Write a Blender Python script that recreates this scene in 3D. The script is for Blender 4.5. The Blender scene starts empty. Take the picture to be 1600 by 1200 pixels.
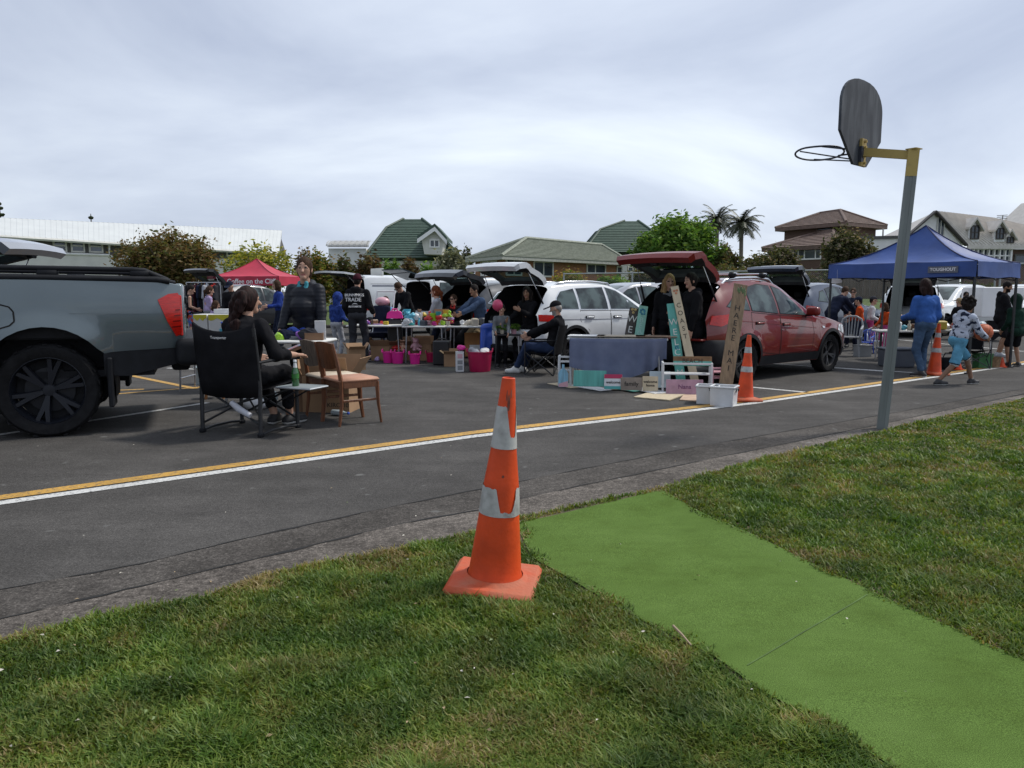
import bpy,math,random
import numpy as np
from mathutils import Vector,Matrix,noise as mnoise
from mathutils.geometry import tessellate_polygon
random.seed(7)
RNG=np.random.default_rng(11)
C=bpy.context.scene.collection
SC=bpy.context.scene
PI=math.pi
R=math.radians
# camera
CAM_H,FPX,HORIZON=1.45,1200.0,453.0
PITCH=math.atan((600-HORIZON)/FPX)
_cp,_sp=math.cos(PITCH),math.sin(PITCH)
def ray(px,py):
 a,b=(px-800)/FPX,(600-py)/FPX
 return Vector((a,_cp+b*_sp,-_sp+b*_cp))
def G(px,py,z=0.0):
 d=ray(px,py)
 t=(z-CAM_H)/d.z
 return Vector((d.x*t,d.y*t,z))
def at(px,py,Y):
 d=ray(px,py)
 t=Y/d.y
 return Vector((d.x*t,Y,CAM_H+d.z*t))
cam=bpy.data.cameras.new('camera')
cam.lens,cam.sensor_width=36*FPX/1600,36
cam.clip_start,cam.clip_end=0.1,2000
cam_o=bpy.data.objects.new('camera',cam)
cam_o.location=(0,0,CAM_H)
cam_o.rotation_euler=(PI/2-PITCH,0,0)
C.objects.link(cam_o)
SC.camera=cam_o
SC.view_settings.view_transform='Standard'
SC.view_settings.look='None'
SC.view_settings.exposure=0.2
SC.view_settings.gamma=1.0
# materials
_M={}
def lin(c):
 c=c/255.0
 return c/12.92 if c<=0.04045 else((c+0.055)/1.055)**2.4
def srgb(r,g,b):
 return(lin(r),lin(g),lin(b))
def mat(name,col,rough=0.6,metal=0.0,var=0.12,scale=6.0,bump=0.0,bscale=60.0,coat=0.0,spec=0.5,col2=None,detail=4.0,sheen=0.0,stretch=None,lo=0.35,hi=0.65,trans=0.0):
 """procedural principled material with mottled colour"""
 if name in _M:
  return _M[name]
 m=bpy.data.materials.new(name)
 m.use_nodes=True
 nt=m.node_tree
 N,L=nt.nodes,nt.links
 b=N['Principled BSDF']
 b.inputs['Roughness'].default_value=rough
 b.inputs['Metallic'].default_value=metal
 b.inputs['Specular IOR Level'].default_value=spec
 b.inputs['Coat Weight'].default_value=coat
 b.inputs['Coat Roughness'].default_value=0.04
 if sheen:
  b.inputs['Sheen Weight'].default_value=sheen
 if trans:
  b.inputs['Transmission Weight'].default_value=trans
  b.inputs['IOR'].default_value=1.1
 c=tuple(col)
 if var or col2:
  tc=N.new('ShaderNodeTexCoord')
  nz=N.new('ShaderNodeTexNoise')
  nz.inputs['Scale'].default_value=scale
  nz.inputs['Detail'].default_value=detail
  if stretch:
   mp=N.new('ShaderNodeMapping')
   mp.inputs['Scale'].default_value=stretch
   L.new(tc.outputs['Object'],mp.inputs['Vector'])
   L.new(mp.outputs['Vector'],nz.inputs['Vector'])
  else:
   L.new(tc.outputs['Object'],nz.inputs['Vector'])
  rp=N.new('ShaderNodeValToRGB')
  e=rp.color_ramp.elements
  e[0].position,e[1].position=lo,hi
  if col2:
   ca,cb=c,col2
  else:
   ca=tuple(x*(1-var)for x in c)
   cb=tuple(min(1,x*(1+var))for x in c)
  e[0].color=(*ca,1)
  e[1].color=(*cb,1)
  L.new(nz.outputs['Fac'],rp.inputs['Fac'])
  L.new(rp.outputs['Color'],b.inputs['Base Color'])
 else:
  b.inputs['Base Color'].default_value=(*c,1)
 if bump:
  tc2=N.new('ShaderNodeTexCoord')
  n2=N.new('ShaderNodeTexNoise')
  n2.inputs['Scale'].default_value=bscale
  n2.inputs['Detail'].default_value=3
  L.new(tc2.outputs['Object'],n2.inputs['Vector'])
  bp=N.new('ShaderNodeBump')
  bp.inputs['Strength'].default_value=bump
  bp.inputs['Distance'].default_value=0.02
  L.new(n2.outputs['Fac'],bp.inputs['Height'])
  L.new(bp.outputs['Normal'],b.inputs['Normal'])
 _M[name]=m
 return m
def leafy(m,k=0.4,tint=1.5):
 """let light through thin leaves and blades"""
 N,L=m.node_tree.nodes,m.node_tree.links
 b=N['Principled BSDF']
 if 'leafmix' in N:
  return m
 t=N.new('ShaderNodeBsdfTranslucent')
 mx=N.new('ShaderNodeMixShader')
 mx.name='leafmix'
 mx.inputs[0].default_value=k
 g=N.new('ShaderNodeVectorMath')
 g.operation='MULTIPLY'
 g.inputs[1].default_value=(tint*1.05,tint,tint*.6)
 L.new(b.inputs['Base Color'].links[0].from_socket,g.inputs[0])
 L.new(g.outputs[0],t.inputs['Color'])
 L.new(b.outputs[0],mx.inputs[1])
 L.new(t.outputs[0],mx.inputs[2])
 L.new(mx.outputs[0],N['Material Output'].inputs['Surface'])
 return m
# object helpers
def link(o,parent=None):
 C.objects.link(o)
 if parent is not None:
  o.parent=parent
 return o
def tag(o,label=None,cat=None,group=None,kind=None):
 if label:
  o['label']=label
 if cat:
  o['category']=cat
 if group:
  o['group']=group
 if kind:
  o['kind']=kind
 return o
def thing(name,label,cat,loc=(0,0,0),rz=0.0,group=None,rx=0.0,ry=0.0):
 o=bpy.data.objects.new(name,None)
 o.empty_display_size=0.2
 o.location=loc
 o.rotation_euler=(rx,ry,rz)
 C.objects.link(o)
 return tag(o,label,cat,group)
def copy_tree(o,parent=None,loc=None,rz=None,label=None):
 c=o.copy()
 C.objects.link(c)
 if parent is not None:
  c.parent=parent
 if loc is not None:
  c.location=loc
 if rz is not None:
  c.rotation_euler.z=rz
 if label:
  c['label']=label
 for ch in list(o.children):
  copy_tree(ch,c)
 return c
def np_mesh(name,V,F,mats,mi=None,smooth=None):
 me=bpy.data.meshes.new(name)
 me.from_pydata([tuple(v)for v in V],[],F)
 for m in(mats if isinstance(mats,(list,tuple))else[mats]):
  me.materials.append(m)
 if mi is not None:
  me.polygons.foreach_set('material_index',np.asarray(mi,dtype=np.int32))
 if smooth is not None:
  me.shade_smooth()
  if smooth<180:
   me.set_sharp_from_angle(angle=R(smooth))
 me.update()
 return me
class MB:
 def __init__(s):
  s.v,s.f,s.mi=[],[],[]
 def add(s,V,F,m=0,M=None):
  o=len(s.v)
  for p in V:
   p=Vector(p)
   s.v.append(M@p if M is not None else p)
  for f in F:
   s.f.append(tuple(i+o for i in f))
   s.mi.append(m)
  return s
 def box(s,c,d,m=0,M=None,bev=0.0,taper=1.0,rz=0.0):
  x,y,z=d[0]/2,d[1]/2,d[2]/2
  T=Matrix.Translation(Vector(c))
  if rz:
   T=T@Matrix.Rotation(rz,4,'Z')
  if M is not None:
   T=M@T
  if bev<=0:
   V=[]
   for k in(-1,1):
    t=taper if k>0 else 1
    V+=[(-x*t,-y*t,k*z),(x*t,-y*t,k*z),(x*t,y*t,k*z),(-x*t,y*t,k*z)]
   F=[(3,2,1,0),(4,5,6,7),(0,1,5,4),(1,2,6,5),(2,3,7,6),(3,0,4,7)]
   return s.add(V,F,m,T)
  b=min(bev,x*.95,y*.95,z*.95)
  V,idx=[],{}
  for i in(-1,1):
   for j in(-1,1):
    for k in(-1,1):
     t=taper if k>0 else 1
     for a in range(3):
      p=[i*x*t,j*y*t,k*z]
      for q in range(3):
       if q!=a:
        p[q]-=(i,j,k)[q]*b
      idx[(i,j,k,a)]=len(V)
      V.append(p)
  F=[]
  for a in range(3):
   o1,o2=[q for q in range(3)if q!=a]
   for sgn in(-1,1):
    loop=[]
    for(u,w)in((-1,-1),(1,-1),(1,1),(-1,1)):
     key=[0,0,0]
     key[a],key[o1],key[o2]=sgn,u,w
     loop.append(idx[(*key,a)])
    F.append(loop if(sgn>0)==(a!=1)else loop[::-1])
  for a in range(3):
   o1,o2=[q for q in range(3)if q!=a]
   for u in(-1,1):
    for w in(-1,1):
     def key(v,ax):
      k=[0,0,0]
      k[a],k[o1],k[o2]=v,u,w
      return idx[(*k,ax)]
     F.append((key(-1,o1),key(1,o1),key(1,o2),key(-1,o2)))
  for i in(-1,1):
   for j in(-1,1):
    for k in(-1,1):
     F.append(tuple(idx[(i,j,k,a)]for a in range(3)))
  return s.add(V,F,m,T)
 def tube(s,pts,r,m=0,n=8,caps=True,closed=False,M=None,flat=1.0):
  P=[Vector(p)for p in pts]
  k=len(P)
  rr=r if isinstance(r,(list,tuple))else[r]*k
  V,F=[],[]
  up=None
  for i in range(k):
   if closed:
    t=(P[(i+1)%k]-P[i-1]).normalized()
   else:
    t=(P[min(i+1,k-1)]-P[max(i-1,0)]).normalized()
   if up is None:
    up=Vector((0,0,1))if abs(t.z)<.9 else Vector((0,1,0))
   a=t.cross(up)
   if a.length<1e-5:
    a=t.cross(Vector((1,0.3,0)))
   a.normalize()
   b=a.cross(t).normalized()
   up=b
   for q in range(n):
    th=2*PI*q/n
    V.append(P[i]+(a*math.cos(th)+b*math.sin(th)*flat)*rr[i])
  lim=k if closed else k-1
  for i in range(lim):
   j=(i+1)%k
   for q in range(n):
    q2=(q+1)%n
    F.append((i*n+q,i*n+q2,j*n+q2,j*n+q))
  if caps and not closed:
   F.append(tuple(range(n))[::-1])
   F.append(tuple((k-1)*n+q for q in range(n)))
  return s.add(V,F,m,M)
 def lathe(s,prof,m=0,n=24,M=None,caps=True):
  V,F=[],[]
  for(r,z)in prof:
   for q in range(n):
    th=2*PI*q/n
    V.append((r*math.cos(th),r*math.sin(th),z))
  for i in range(len(prof)-1):
   for q in range(n):
    q2=(q+1)%n
    F.append((i*n+q,i*n+q2,(i+1)*n+q2,(i+1)*n+q))
  if caps:
   F.append(tuple(range(n))[::-1])
   F.append(tuple((len(prof)-1)*n+q for q in range(n)))
  return s.add(V,F,m,M)
 def ball(s,c,r,m=0,n=16,k=10,M=None):
  r=r if isinstance(r,(list,tuple))else(r,r,r)
  T=Matrix.Translation(Vector(c))@Matrix.Diagonal((*r,1))
  if M is not None:
   T=M@T
  V=[(0,0,-1)]
  for i in range(1,k):
   a=-PI/2+PI*i/k
   for q in range(n):
    V.append((math.cos(a)*math.cos(2*PI*q/n),math.cos(a)*math.sin(2*PI*q/n),math.sin(a)))
  V.append((0,0,1))
  F=[(0,1+(q+1)%n,1+q)for q in range(n)]
  for i in range(k-2):
   for q in range(n):
    q2=(q+1)%n
    F.append((1+i*n+q,1+i*n+q2,1+(i+1)*n+q2,1+(i+1)*n+q))
  o=1+(k-2)*n
  F+=[(o+q,o+(q+1)%n,len(V)-1)for q in range(n)]
  return s.add(V,F,m,T)
 def prism(s,poly,a,b,m=0,M=None,axis='y'):
  """extrude a 2-D outline: axis y -> outline in (x,z); axis z -> outline in (x,y); axis x -> (y,z)"""
  n=len(poly)
  def P(p,t):
   return{'y':(p[0],t,p[1]),'z':(p[0],p[1],t),'x':(t,p[0],p[1])}[axis]
  V=[P(p,a)for p in poly]+[P(p,b)for p in poly]
  F=[]
  tris=tessellate_polygon([[Vector((p[0],p[1],0))for p in poly]])
  for t in tris:
   F.append(tuple(t))
   F.append(tuple(i+n for i in t)[::-1])
  for i in range(n):
   j=(i+1)%n
   F.append((i,j,j+n,i+n))
  return s.add(V,F,m,M)
 def quad(s,a,b,c,d,m=0,M=None):
  return s.add([a,b,c,d],[(0,1,2,3)],m,M)
 def sheet(s,P,m=0,thick=0.0):
  """grid of points P[i][j]"""
  ni,nj=len(P),len(P[0])
  V=[p for row in P for p in row]
  F=[(i*nj+j,i*nj+j+1,(i+1)*nj+j+1,(i+1)*nj+j)for i in range(ni-1)for j in range(nj-1)]
  return s.add(V,F,m)
 def build(s,name,mats,parent=None,smooth=None,fix=True):
  me=bpy.data.meshes.new(name)
  me.from_pydata(s.v,[],s.f)
  for m in(mats if isinstance(mats,(list,tuple))else[mats]):
   me.materials.append(m)
  me.polygons.foreach_set('material_index',np.asarray(s.mi,dtype=np.int32))
  if fix:
   import bmesh
   bm=bmesh.new()
   bm.from_mesh(me)
   bmesh.ops.recalc_face_normals(bm,faces=bm.faces)
   bm.to_mesh(me)
   bm.free()
  if smooth:
   me.shade_smooth()
   if smooth<180:
    me.set_sharp_from_angle(angle=R(smooth))
  me.update()
  return link(bpy.data.objects.new(name,me),parent)
def txt(body,size,parent,M,material,name='lettering',depth=0.002,align='CENTER',bold=0.0,line=1.0,label=None):
 """letters as a thin mesh; text plane is local XY of M"""
 cu=bpy.data.curves.new('t','FONT')
 cu.body=body
 cu.size=size
 cu.align_x=align
 cu.align_y='CENTER'
 cu.extrude=depth
 cu.offset=bold
 cu.space_line=line
 cu.resolution_u=3
 tmp=bpy.data.objects.new('t',cu)
 C.objects.link(tmp)
 dg=bpy.context.evaluated_depsgraph_get()
 me=bpy.data.meshes.new_from_object(tmp.evaluated_get(dg))
 bpy.data.objects.remove(tmp)
 me.transform(M)
 me.materials.clear()
 me.materials.append(material)
 o=bpy.data.objects.new(name,me)
 if label:
  o['label']=label
 return link(o,parent)
def frame(o,x,y):
 """matrix with origin o, x axis, y axis (z = x cross y)"""
 x=Vector(x).normalized()
 z=x.cross(Vector(y)).normalized()
 y=z.cross(x)
 M=Matrix((x,y,z)).transposed().to_4x4()
 M.translation=Vector(o)
 return M
# smooth implicit solids (people, cloth, soft things)
def _cone(P,a,b,ra,rb):
 a,b=np.array(a,float),np.array(b,float)
 ab=b-a
 L2=max((ab*ab).sum(),1e-9)
 pa=P-a
 t=np.clip((pa@ab)/L2,0,1)
 d=np.sqrt(((pa-t[...,None]*ab)**2).sum(-1))
 return d-(ra+(rb-ra)*t)
def _ell(P,c,r,rot=None):
 p=P-np.array(c,float)
 if rot is not None:
  p=p@np.array(rot,float)
 r=np.array(r,float)
 k0=np.sqrt(((p/r)**2).sum(-1))
 k1=np.sqrt(((p/(r*r))**2).sum(-1))
 return k0*(k0-1)/np.maximum(k1,1e-6)
def _bx(P,c,h,rd,rot=None):
 p=P-np.array(c,float)
 if rot is not None:
  p=p@np.array(rot,float)
 q=np.abs(p)-(np.array(h,float)-rd)
 return np.sqrt((np.maximum(q,0)**2).sum(-1))+np.minimum(q.max(-1),0)-rd
def sdf_mesh(prims,h,k=0.02):
 """prims: ('c',a,b,ra,rb) cone, ('e',c,r[,rot]) ellipsoid, ('b',c,half,round[,rot]) box; a leading '-' cuts, '&' keeps only inside.
    -> verts, quads by surface nets"""
 lo,hi=np.full(3,1e9),np.full(3,-1e9)
 boxes=[]
 for p in prims:
  t=p[0].lstrip('-&')
  if t=='c':
   a,b=np.array(p[1],float),np.array(p[2],float)
   r=max(p[3],p[4])
   l,u=np.minimum(a,b)-r,np.maximum(a,b)+r
  else:
   c=np.array(p[1],float)
   r=np.array(p[2],float)
   if len(p)>(3 if t=='e' else 4)and p[-1]is not None:
    r=np.full(3,np.linalg.norm(r))
   l,u=c-r,c+r
  boxes.append((l,u))
  if p[0][0]not in '-&':
   lo,hi=np.minimum(lo,l),np.maximum(hi,u)
 lo=lo-3*h-k
 hi=hi+3*h+k
 n=np.ceil((hi-lo)/h).astype(int)+1
 F=np.full(n,1.0)
 ax=[lo[i]+h*np.arange(n[i])for i in range(3)]
 def ev(p,sl):
  g=np.stack(np.meshgrid(*[ax[i][sl[i]]for i in range(3)],indexing='ij'),-1)
  t=p[0].lstrip('-&')
  if t=='c':
   return _cone(g,*p[1:])
  if t=='e':
   return _ell(g,*p[1:])
  return _bx(g,*p[1:])
 for p,(l,u)in zip(prims,boxes):
  if p[0][0]=='&':
   sl=tuple(slice(0,n[i])for i in range(3))
   F[sl]=np.maximum(F[sl],ev(p,sl))
   continue
  pad=k*2+2*h
  i0=np.maximum(((l-pad-lo)/h).astype(int),0)
  i1=np.minimum(((u+pad-lo)/h).astype(int)+2,n)
  sl=tuple(slice(i0[i],i1[i])for i in range(3))
  d=ev(p,sl)
  f=F[sl]
  if p[0][0]=='-':
   F[sl]=np.maximum(f,-d)
  else:
   hh=np.clip(0.5+0.5*(f-d)/k,0,1)
   F[sl]=f+(d-f)*hh-k*hh*(1-hh)
 S=F<0
 c000=[(0,0,0),(1,0,0),(0,1,0),(1,1,0),(0,0,1),(1,0,1),(0,1,1),(1,1,1)]
 m=[n[i]-1 for i in range(3)]
 def sub(A,o):
  return A[o[0]:o[0]+m[0],o[1]:o[1]+m[1],o[2]:o[2]+m[2]]
 cnt=sum(sub(S,o).astype(np.int8)for o in c000)
 act=(cnt>0)&(cnt<8)
 idx=np.full(m,-1,dtype=np.int64)
 ii=np.argwhere(act)
 idx[act]=np.arange(len(ii))
 acc=np.zeros((len(ii),3))
 num=np.zeros(len(ii))
 for a in range(8):
  for b in range(a+1,8):
   oa,ob=np.array(c000[a]),np.array(c000[b])
   if abs(oa-ob).sum()!=1:
    continue
   fa=F[tuple((ii+oa).T)]
   fb=F[tuple((ii+ob).T)]
   x=(fa<0)!=(fb<0)
   t=np.where(x,fa/np.where(x,fa-fb,1),0)
   acc+=np.where(x[:,None],oa+t[:,None]*(ob-oa),0)
   num+=x
 V=lo+h*(ii+acc/np.maximum(num,1)[:,None])
 Q=[]
 for a in range(3):
  o1,o2=(a+1)%3,(a+2)%3
  s0=[slice(1,n[i]-1)for i in range(3)]
  s1=list(s0)
  s0[a]=slice(0,n[a]-1)
  s1[a]=slice(1,n[a])
  A,B=S[tuple(s0)],S[tuple(s1)]
  off=np.array([1,1,1])
  off[a]=0
  e=np.argwhere(A!=B)
  if not len(e):
   continue
  sg=A[tuple(e.T)]
  e=e+off
  u1,u2=np.zeros(3,int),np.zeros(3,int)
  u1[o1],u2[o2]=1,1
  q=np.stack([idx[tuple((e-u1-u2).T)],idx[tuple((e-u2).T)],idx[tuple(e.T)],idx[tuple((e-u1).T)]],1)
  q[~sg]=q[~sg][:,::-1]
  Q.append(q)
 Q=np.concatenate(Q)if Q else np.zeros((0,4),int)
 return V,Q
def soft(name,prims,h,mats,parent=None,k=0.02,mi_fn=None,fold=0.0,freq=14.0,aniso=(1,1,.45)):
 V,Q=sdf_mesh(prims,h,k)
 V0=V
 if fold and len(Q):
  Nn=np.zeros_like(V)
  fn=np.cross(V[Q[:,2]]-V[Q[:,0]],V[Q[:,3]]-V[Q[:,1]])
  for i in range(4):
   np.add.at(Nn,Q[:,i],fn)
  Nn/=np.maximum(np.linalg.norm(Nn,axis=1),1e-9)[:,None]
  P=V*np.array(aniso)*freq+len(V)*.37
  d=np.zeros(len(V))
  for j,(f_,a_)in enumerate(((1,1),(1.9,.55),(3.3,.3))):
   q=P*f_
   w_=np.sin(q[:,1]*1.3+j)*1.2+np.cos(q[:,2]*1.7+2*j)
   d+=a_*np.sin(q[:,0]+w_+.7*q[:,2])*np.cos(q[:,1]*.8-w_*.6+j)
  V=V+Nn*(d*fold)[:,None]
 me=bpy.data.meshes.new(name)
 me.vertices.add(len(V))
 me.vertices.foreach_set('co',V.astype(np.float32).ravel())
 me.loops.add(len(Q)*4)
 me.polygons.add(len(Q))
 me.loops.foreach_set('vertex_index',Q.astype(np.int32).ravel())
 me.polygons.foreach_set('loop_start',(np.arange(len(Q))*4).astype(np.int32))
 for m in(mats if isinstance(mats,(list,tuple))else[mats]):
  me.materials.append(m)
 if mi_fn is not None and len(Q):
  ce=V0[Q].mean(1)
  me.polygons.foreach_set('material_index',mi_fn(ce).astype(np.int32))
 me.update(calc_edges=True)
 me.shade_smooth()
 return link(bpy.data.objects.new(name,me),parent)
# world and sun
SUN_EL,SUN_AZ=R(52),R(66)
w=bpy.data.worlds.new('World')
SC.world=w
w.use_nodes=True
nt=w.node_tree
N,L=nt.nodes,nt.links
bg=N['Background']
sky=N.new('ShaderNodeTexSky')
sky.sky_type='NISHITA'
sky.sun_disc=False
sky.sun_elevation=SUN_EL
sky.sun_rotation=SUN_AZ
sc_=N.new('ShaderNodeVectorMath')
sc_.operation='SCALE'
sc_.inputs['Scale'].default_value=0.1
L.new(sky.outputs['Color'],sc_.inputs[0])
tc=N.new('ShaderNodeTexCoord')
sep=N.new('ShaderNodeSeparateXYZ')
L.new(tc.outputs['Generated'],sep.inputs[0])
def math_node(op,a,b):
 n=N.new('ShaderNodeMath')
 n.operation=op
 for i,x in enumerate((a,b)):
  if isinstance(x,(int,float)):
   n.inputs[i].default_value=x
  else:
   L.new(x,n.inputs[i])
 return n.outputs[0]
zz=math_node('ADD',math_node('MAXIMUM',sep.outputs['Z'],0.0),0.30)
cx=math_node('DIVIDE',sep.outputs['X'],zz)
cy=math_node('DIVIDE',sep.outputs['Y'],zz)
cb=N.new('ShaderNodeCombineXYZ')
L.new(cx,cb.inputs[0])
L.new(cy,cb.inputs[1])
mp=N.new('ShaderNodeMapping')
mp.inputs['Rotation'].default_value=(0,0,R(38))
mp.inputs['Scale'].default_value=(1.1,1.3,1)
mp.inputs['Location'].default_value=(5.1,1.7,0)
L.new(cb.outputs[0],mp.inputs['Vector'])
n1=N.new('ShaderNodeTexNoise')
n1.inputs['Scale'].default_value=0.62
n1.inputs['Detail'].default_value=7
n1.inputs['Roughness'].default_value=0.53
n1.inputs['Distortion'].default_value=0.5
L.new(mp.outputs[0],n1.inputs['Vector'])
rp=N.new('ShaderNodeValToRGB')
e=rp.color_ramp.elements
e[0].position,e[0].color=0.36,(0.84,0.91,0.99,1)
e[1].position,e[1].color=0.66,(0.45,0.51,0.65,1)
m_=rp.color_ramp.elements.new(0.5)
m_.color=(0.65,0.715,0.84,1)
L.new(n1.outputs['Fac'],rp.inputs['Fac'])
mx=N.new('ShaderNodeMix')
mx.data_type='RGBA'
mx.inputs['Factor'].default_value=0.88
L.new(sc_.outputs[0],mx.inputs['A'])
L.new(rp.outputs['Color'],mx.inputs['B'])
# thin cloud is brightest round the sun and duller in the opposite half of the sky
dt=math_node('ADD',math_node('MULTIPLY',sep.outputs['X'],math.sin(SUN_AZ)*.8),math_node('MULTIPLY',sep.outputs['Y'],math.cos(SUN_AZ)*1.1))
mr=N.new('ShaderNodeMapRange')
mr.interpolation_type='SMOOTHSTEP'
mr.inputs['From Min'].default_value=-0.75
mr.inputs['From Max'].default_value=0.45
mr.inputs['To Min'].default_value=0.80
mr.inputs['To Max'].default_value=1.0
L.new(dt,mr.inputs['Value'])
vs=N.new('ShaderNodeVectorMath')
vs.operation='SCALE'
L.new(mx.outputs['Result'],vs.inputs[0])
L.new(mr.outputs['Result'],vs.inputs['Scale'])
L.new(vs.outputs[0],bg.inputs['Color'])
bg.inputs['Strength'].default_value=1.0
sun=bpy.data.lights.new('sun','SUN')
sun.energy=2.7
sun.angle=R(7.0)
sun.color=(1.0,0.955,0.88)
so=bpy.data.objects.new('sun',sun)
d=Vector((math.sin(SUN_AZ)*math.cos(SUN_EL),math.cos(SUN_AZ)*math.cos(SUN_EL),math.sin(SUN_EL)))
so.rotation_euler=(-d).to_track_quat('-Z','Y').to_euler()
so.location=d*60
C.objects.link(so)
# GROUND
def node_mat(name):
 m=bpy.data.materials.new(name)
 m.use_nodes=True
 _M[name]=m
 return m,m.node_tree.nodes,m.node_tree.links,m.node_tree.nodes['Principled BSDF']
def ramp(N,L,fac,stops):
 r=N.new('ShaderNodeValToRGB')
 e=r.color_ramp.elements
 e[0].position,e[0].color=stops[0][0],(*stops[0][1],1)
 e[1].position,e[1].color=stops[-1][0],(*stops[-1][1],1)
 for p,c in stops[1:-1]:
  q=e.new(p)
  q.color=(*c,1)
 L.new(fac,r.inputs['Fac'])
 return r.outputs['Color']
def noise_tex(N,L,scale,detail=4,rough=0.5,stretch=None,dist=0.0):
 tc=N.new('ShaderNodeTexCoord')
 n=N.new('ShaderNodeTexNoise')
 n.inputs['Scale'].default_value=scale
 n.inputs['Detail'].default_value=detail
 n.inputs['Roughness'].default_value=rough
 n.inputs['Distortion'].default_value=dist
 if stretch:
  mp=N.new('ShaderNodeMapping')
  mp.inputs['Scale'].default_value=stretch[:3]
  if len(stretch)>3:
   mp.inputs['Rotation'].default_value=(0,0,stretch[3])
  L.new(tc.outputs['Object'],mp.inputs['Vector'])
  L.new(mp.outputs[0],n.inputs['Vector'])
 else:
  L.new(tc.outputs['Object'],n.inputs['Vector'])
 return n.outputs['Fac']
def mixc(N,L,mode,fac,a,b):
 x=N.new('ShaderNodeMix')
 x.data_type='RGBA'
 x.blend_type=mode
 if isinstance(fac,(int,float)):
  x.inputs['Factor'].default_value=fac
 else:
  L.new(fac,x.inputs['Factor'])
 for nm,v in(('A',a),('B',b)):
  if isinstance(v,tuple):
   x.inputs[nm].default_value=(*v,1)
  else:
   L.new(v,x.inputs[nm])
 return x.outputs['Result']
def bumpn(N,L,b,h,strength,dist):
 bp=N.new('ShaderNodeBump')
 bp.inputs['Strength'].default_value=strength
 bp.inputs['Distance'].default_value=dist
 L.new(h,bp.inputs['Height'])
 L.new(bp.outputs['Normal'],b.inputs['Normal'])
def g3(v):
 return(v,v,v)
def seal_mat(name,lo,hi,speck,warm=1.0,coarse=0.0):
 m,N,L,b=node_mat(name)
 big=ramp(N,L,noise_tex(N,L,0.55,5,0.6,(1,1,1)),[(0.32,(lo*warm,lo,lo/warm)),(0.68,(hi*warm,hi,hi/warm))])
 streak=ramp(N,L,noise_tex(N,L,2.2,4,0.55,(0.35,2.2,1,R(-24))),[(0.35,g3(0.90)),(0.7,g3(1.08))])
 c=mixc(N,L,'MULTIPLY',1.0,big,streak)
 fine=ramp(N,L,noise_tex(N,L,95,3,0.7),[(0.36,g3(0.62)),(0.56,g3(1.0)),(0.70,g3(speck))])
 c=mixc(N,L,'MULTIPLY',1.0,c,fine)
 mid=ramp(N,L,noise_tex(N,L,30,4,0.75),[(0.34,g3(1-coarse)),(0.66,g3(1+coarse))])
 c=mixc(N,L,'MULTIPLY',1.0,c,mid)
 patch=ramp(N,L,noise_tex(N,L,1.4,6,0.75),[(0.42,g3(1-coarse*.6)),(0.60,g3(1+coarse*.6))])
 c=mixc(N,L,'MULTIPLY',1.0,c,patch)
 spots=ramp(N,L,noise_tex(N,L,7.0,2,0.4),[(0.70,g3(0)),(0.76,g3(1))])
 c=mixc(N,L,'MIX',spots,c,(hi*1.5,hi*1.48,hi*1.42))
 L.new(c,b.inputs['Base Color'])
 b.inputs['Roughness'].default_value=0.88
 b.inputs['Specular IOR Level'].default_value=0.12
 bumpn(N,L,b,noise_tex(N,L,120,2,0.6),0.5,0.006)
 return m
M_asphalt=seal_mat('asphalt',0.060,0.084,1.8,1.055,.20)
M_oldseal=seal_mat('old_seal',0.050,0.088,2.1,1.10,.32)
M_concrete=seal_mat('edging_concrete',0.078,0.135,2.2,1.13,.45)
def sheet_px(name,top,bot,z,m,label=None,kind='structure',dip=None):
 """flat ground strip between two pixel polylines (converted to ground points)"""
 mb=MB()
 A=[G(*p,z)for p in top]
 B=[G(*p,z)for p in bot]
 mb.sheet([A,B])
 return tag(mb.build(name,m),kind=kind)
mb=MB()
mb.quad((-420,-30,0),(420,-30,0),(420,700,0),(-420,700,0))
tag(mb.build('ground',M_asphalt),kind='structure')
def line_y(pts,x):
 """interpolate / extrapolate a pixel polyline on the ground plane"""
 for i in range(len(pts)-1):
  if x<=pts[i+1][0]or i==len(pts)-2:
   (x0,y0),(x1,y1)=pts[i],pts[i+1]
   return y0+(y1-y0)*(x-x0)/(x1-x0)
CR1=[(-260,985),(0,921),(220,880),(380,841),(500,815),(600,794),(810,752),(1075,700),(1378,648),(1600,607),(1900,556)]
CR2=[(-260,1035),(0,967),(450,861),(630,817),(750,796),(810,779),(1060,727),(1378,662),(1600,615),(1900,563)]
GRB=[(-260,1075),(50,997),(160,965),(320,937),(415,903),(500,885),(600,867),(740,837),(806,814),(1035,764),(1100,745),(1240,708),(1378,676),(1480,651),(1600,624),(1900,569)]
xs=[-260,0,110,220,330,440,550,660,770,880,990,1100,1210,1320,1430,1540,1700,1900]
o1=[(x,line_y(CR1,x))for x in xs]
o2=[(x,line_y(CR2,x))for x in xs]
o3=[(x,line_y(GRB,x)+14)for x in xs]
sheet_px('old_seal_strip',o1,[(x,y+2)for x,y in o2],0.004,M_oldseal)
sheet_px('concrete_edging',o2,o3,0.008,M_concrete)
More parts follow.
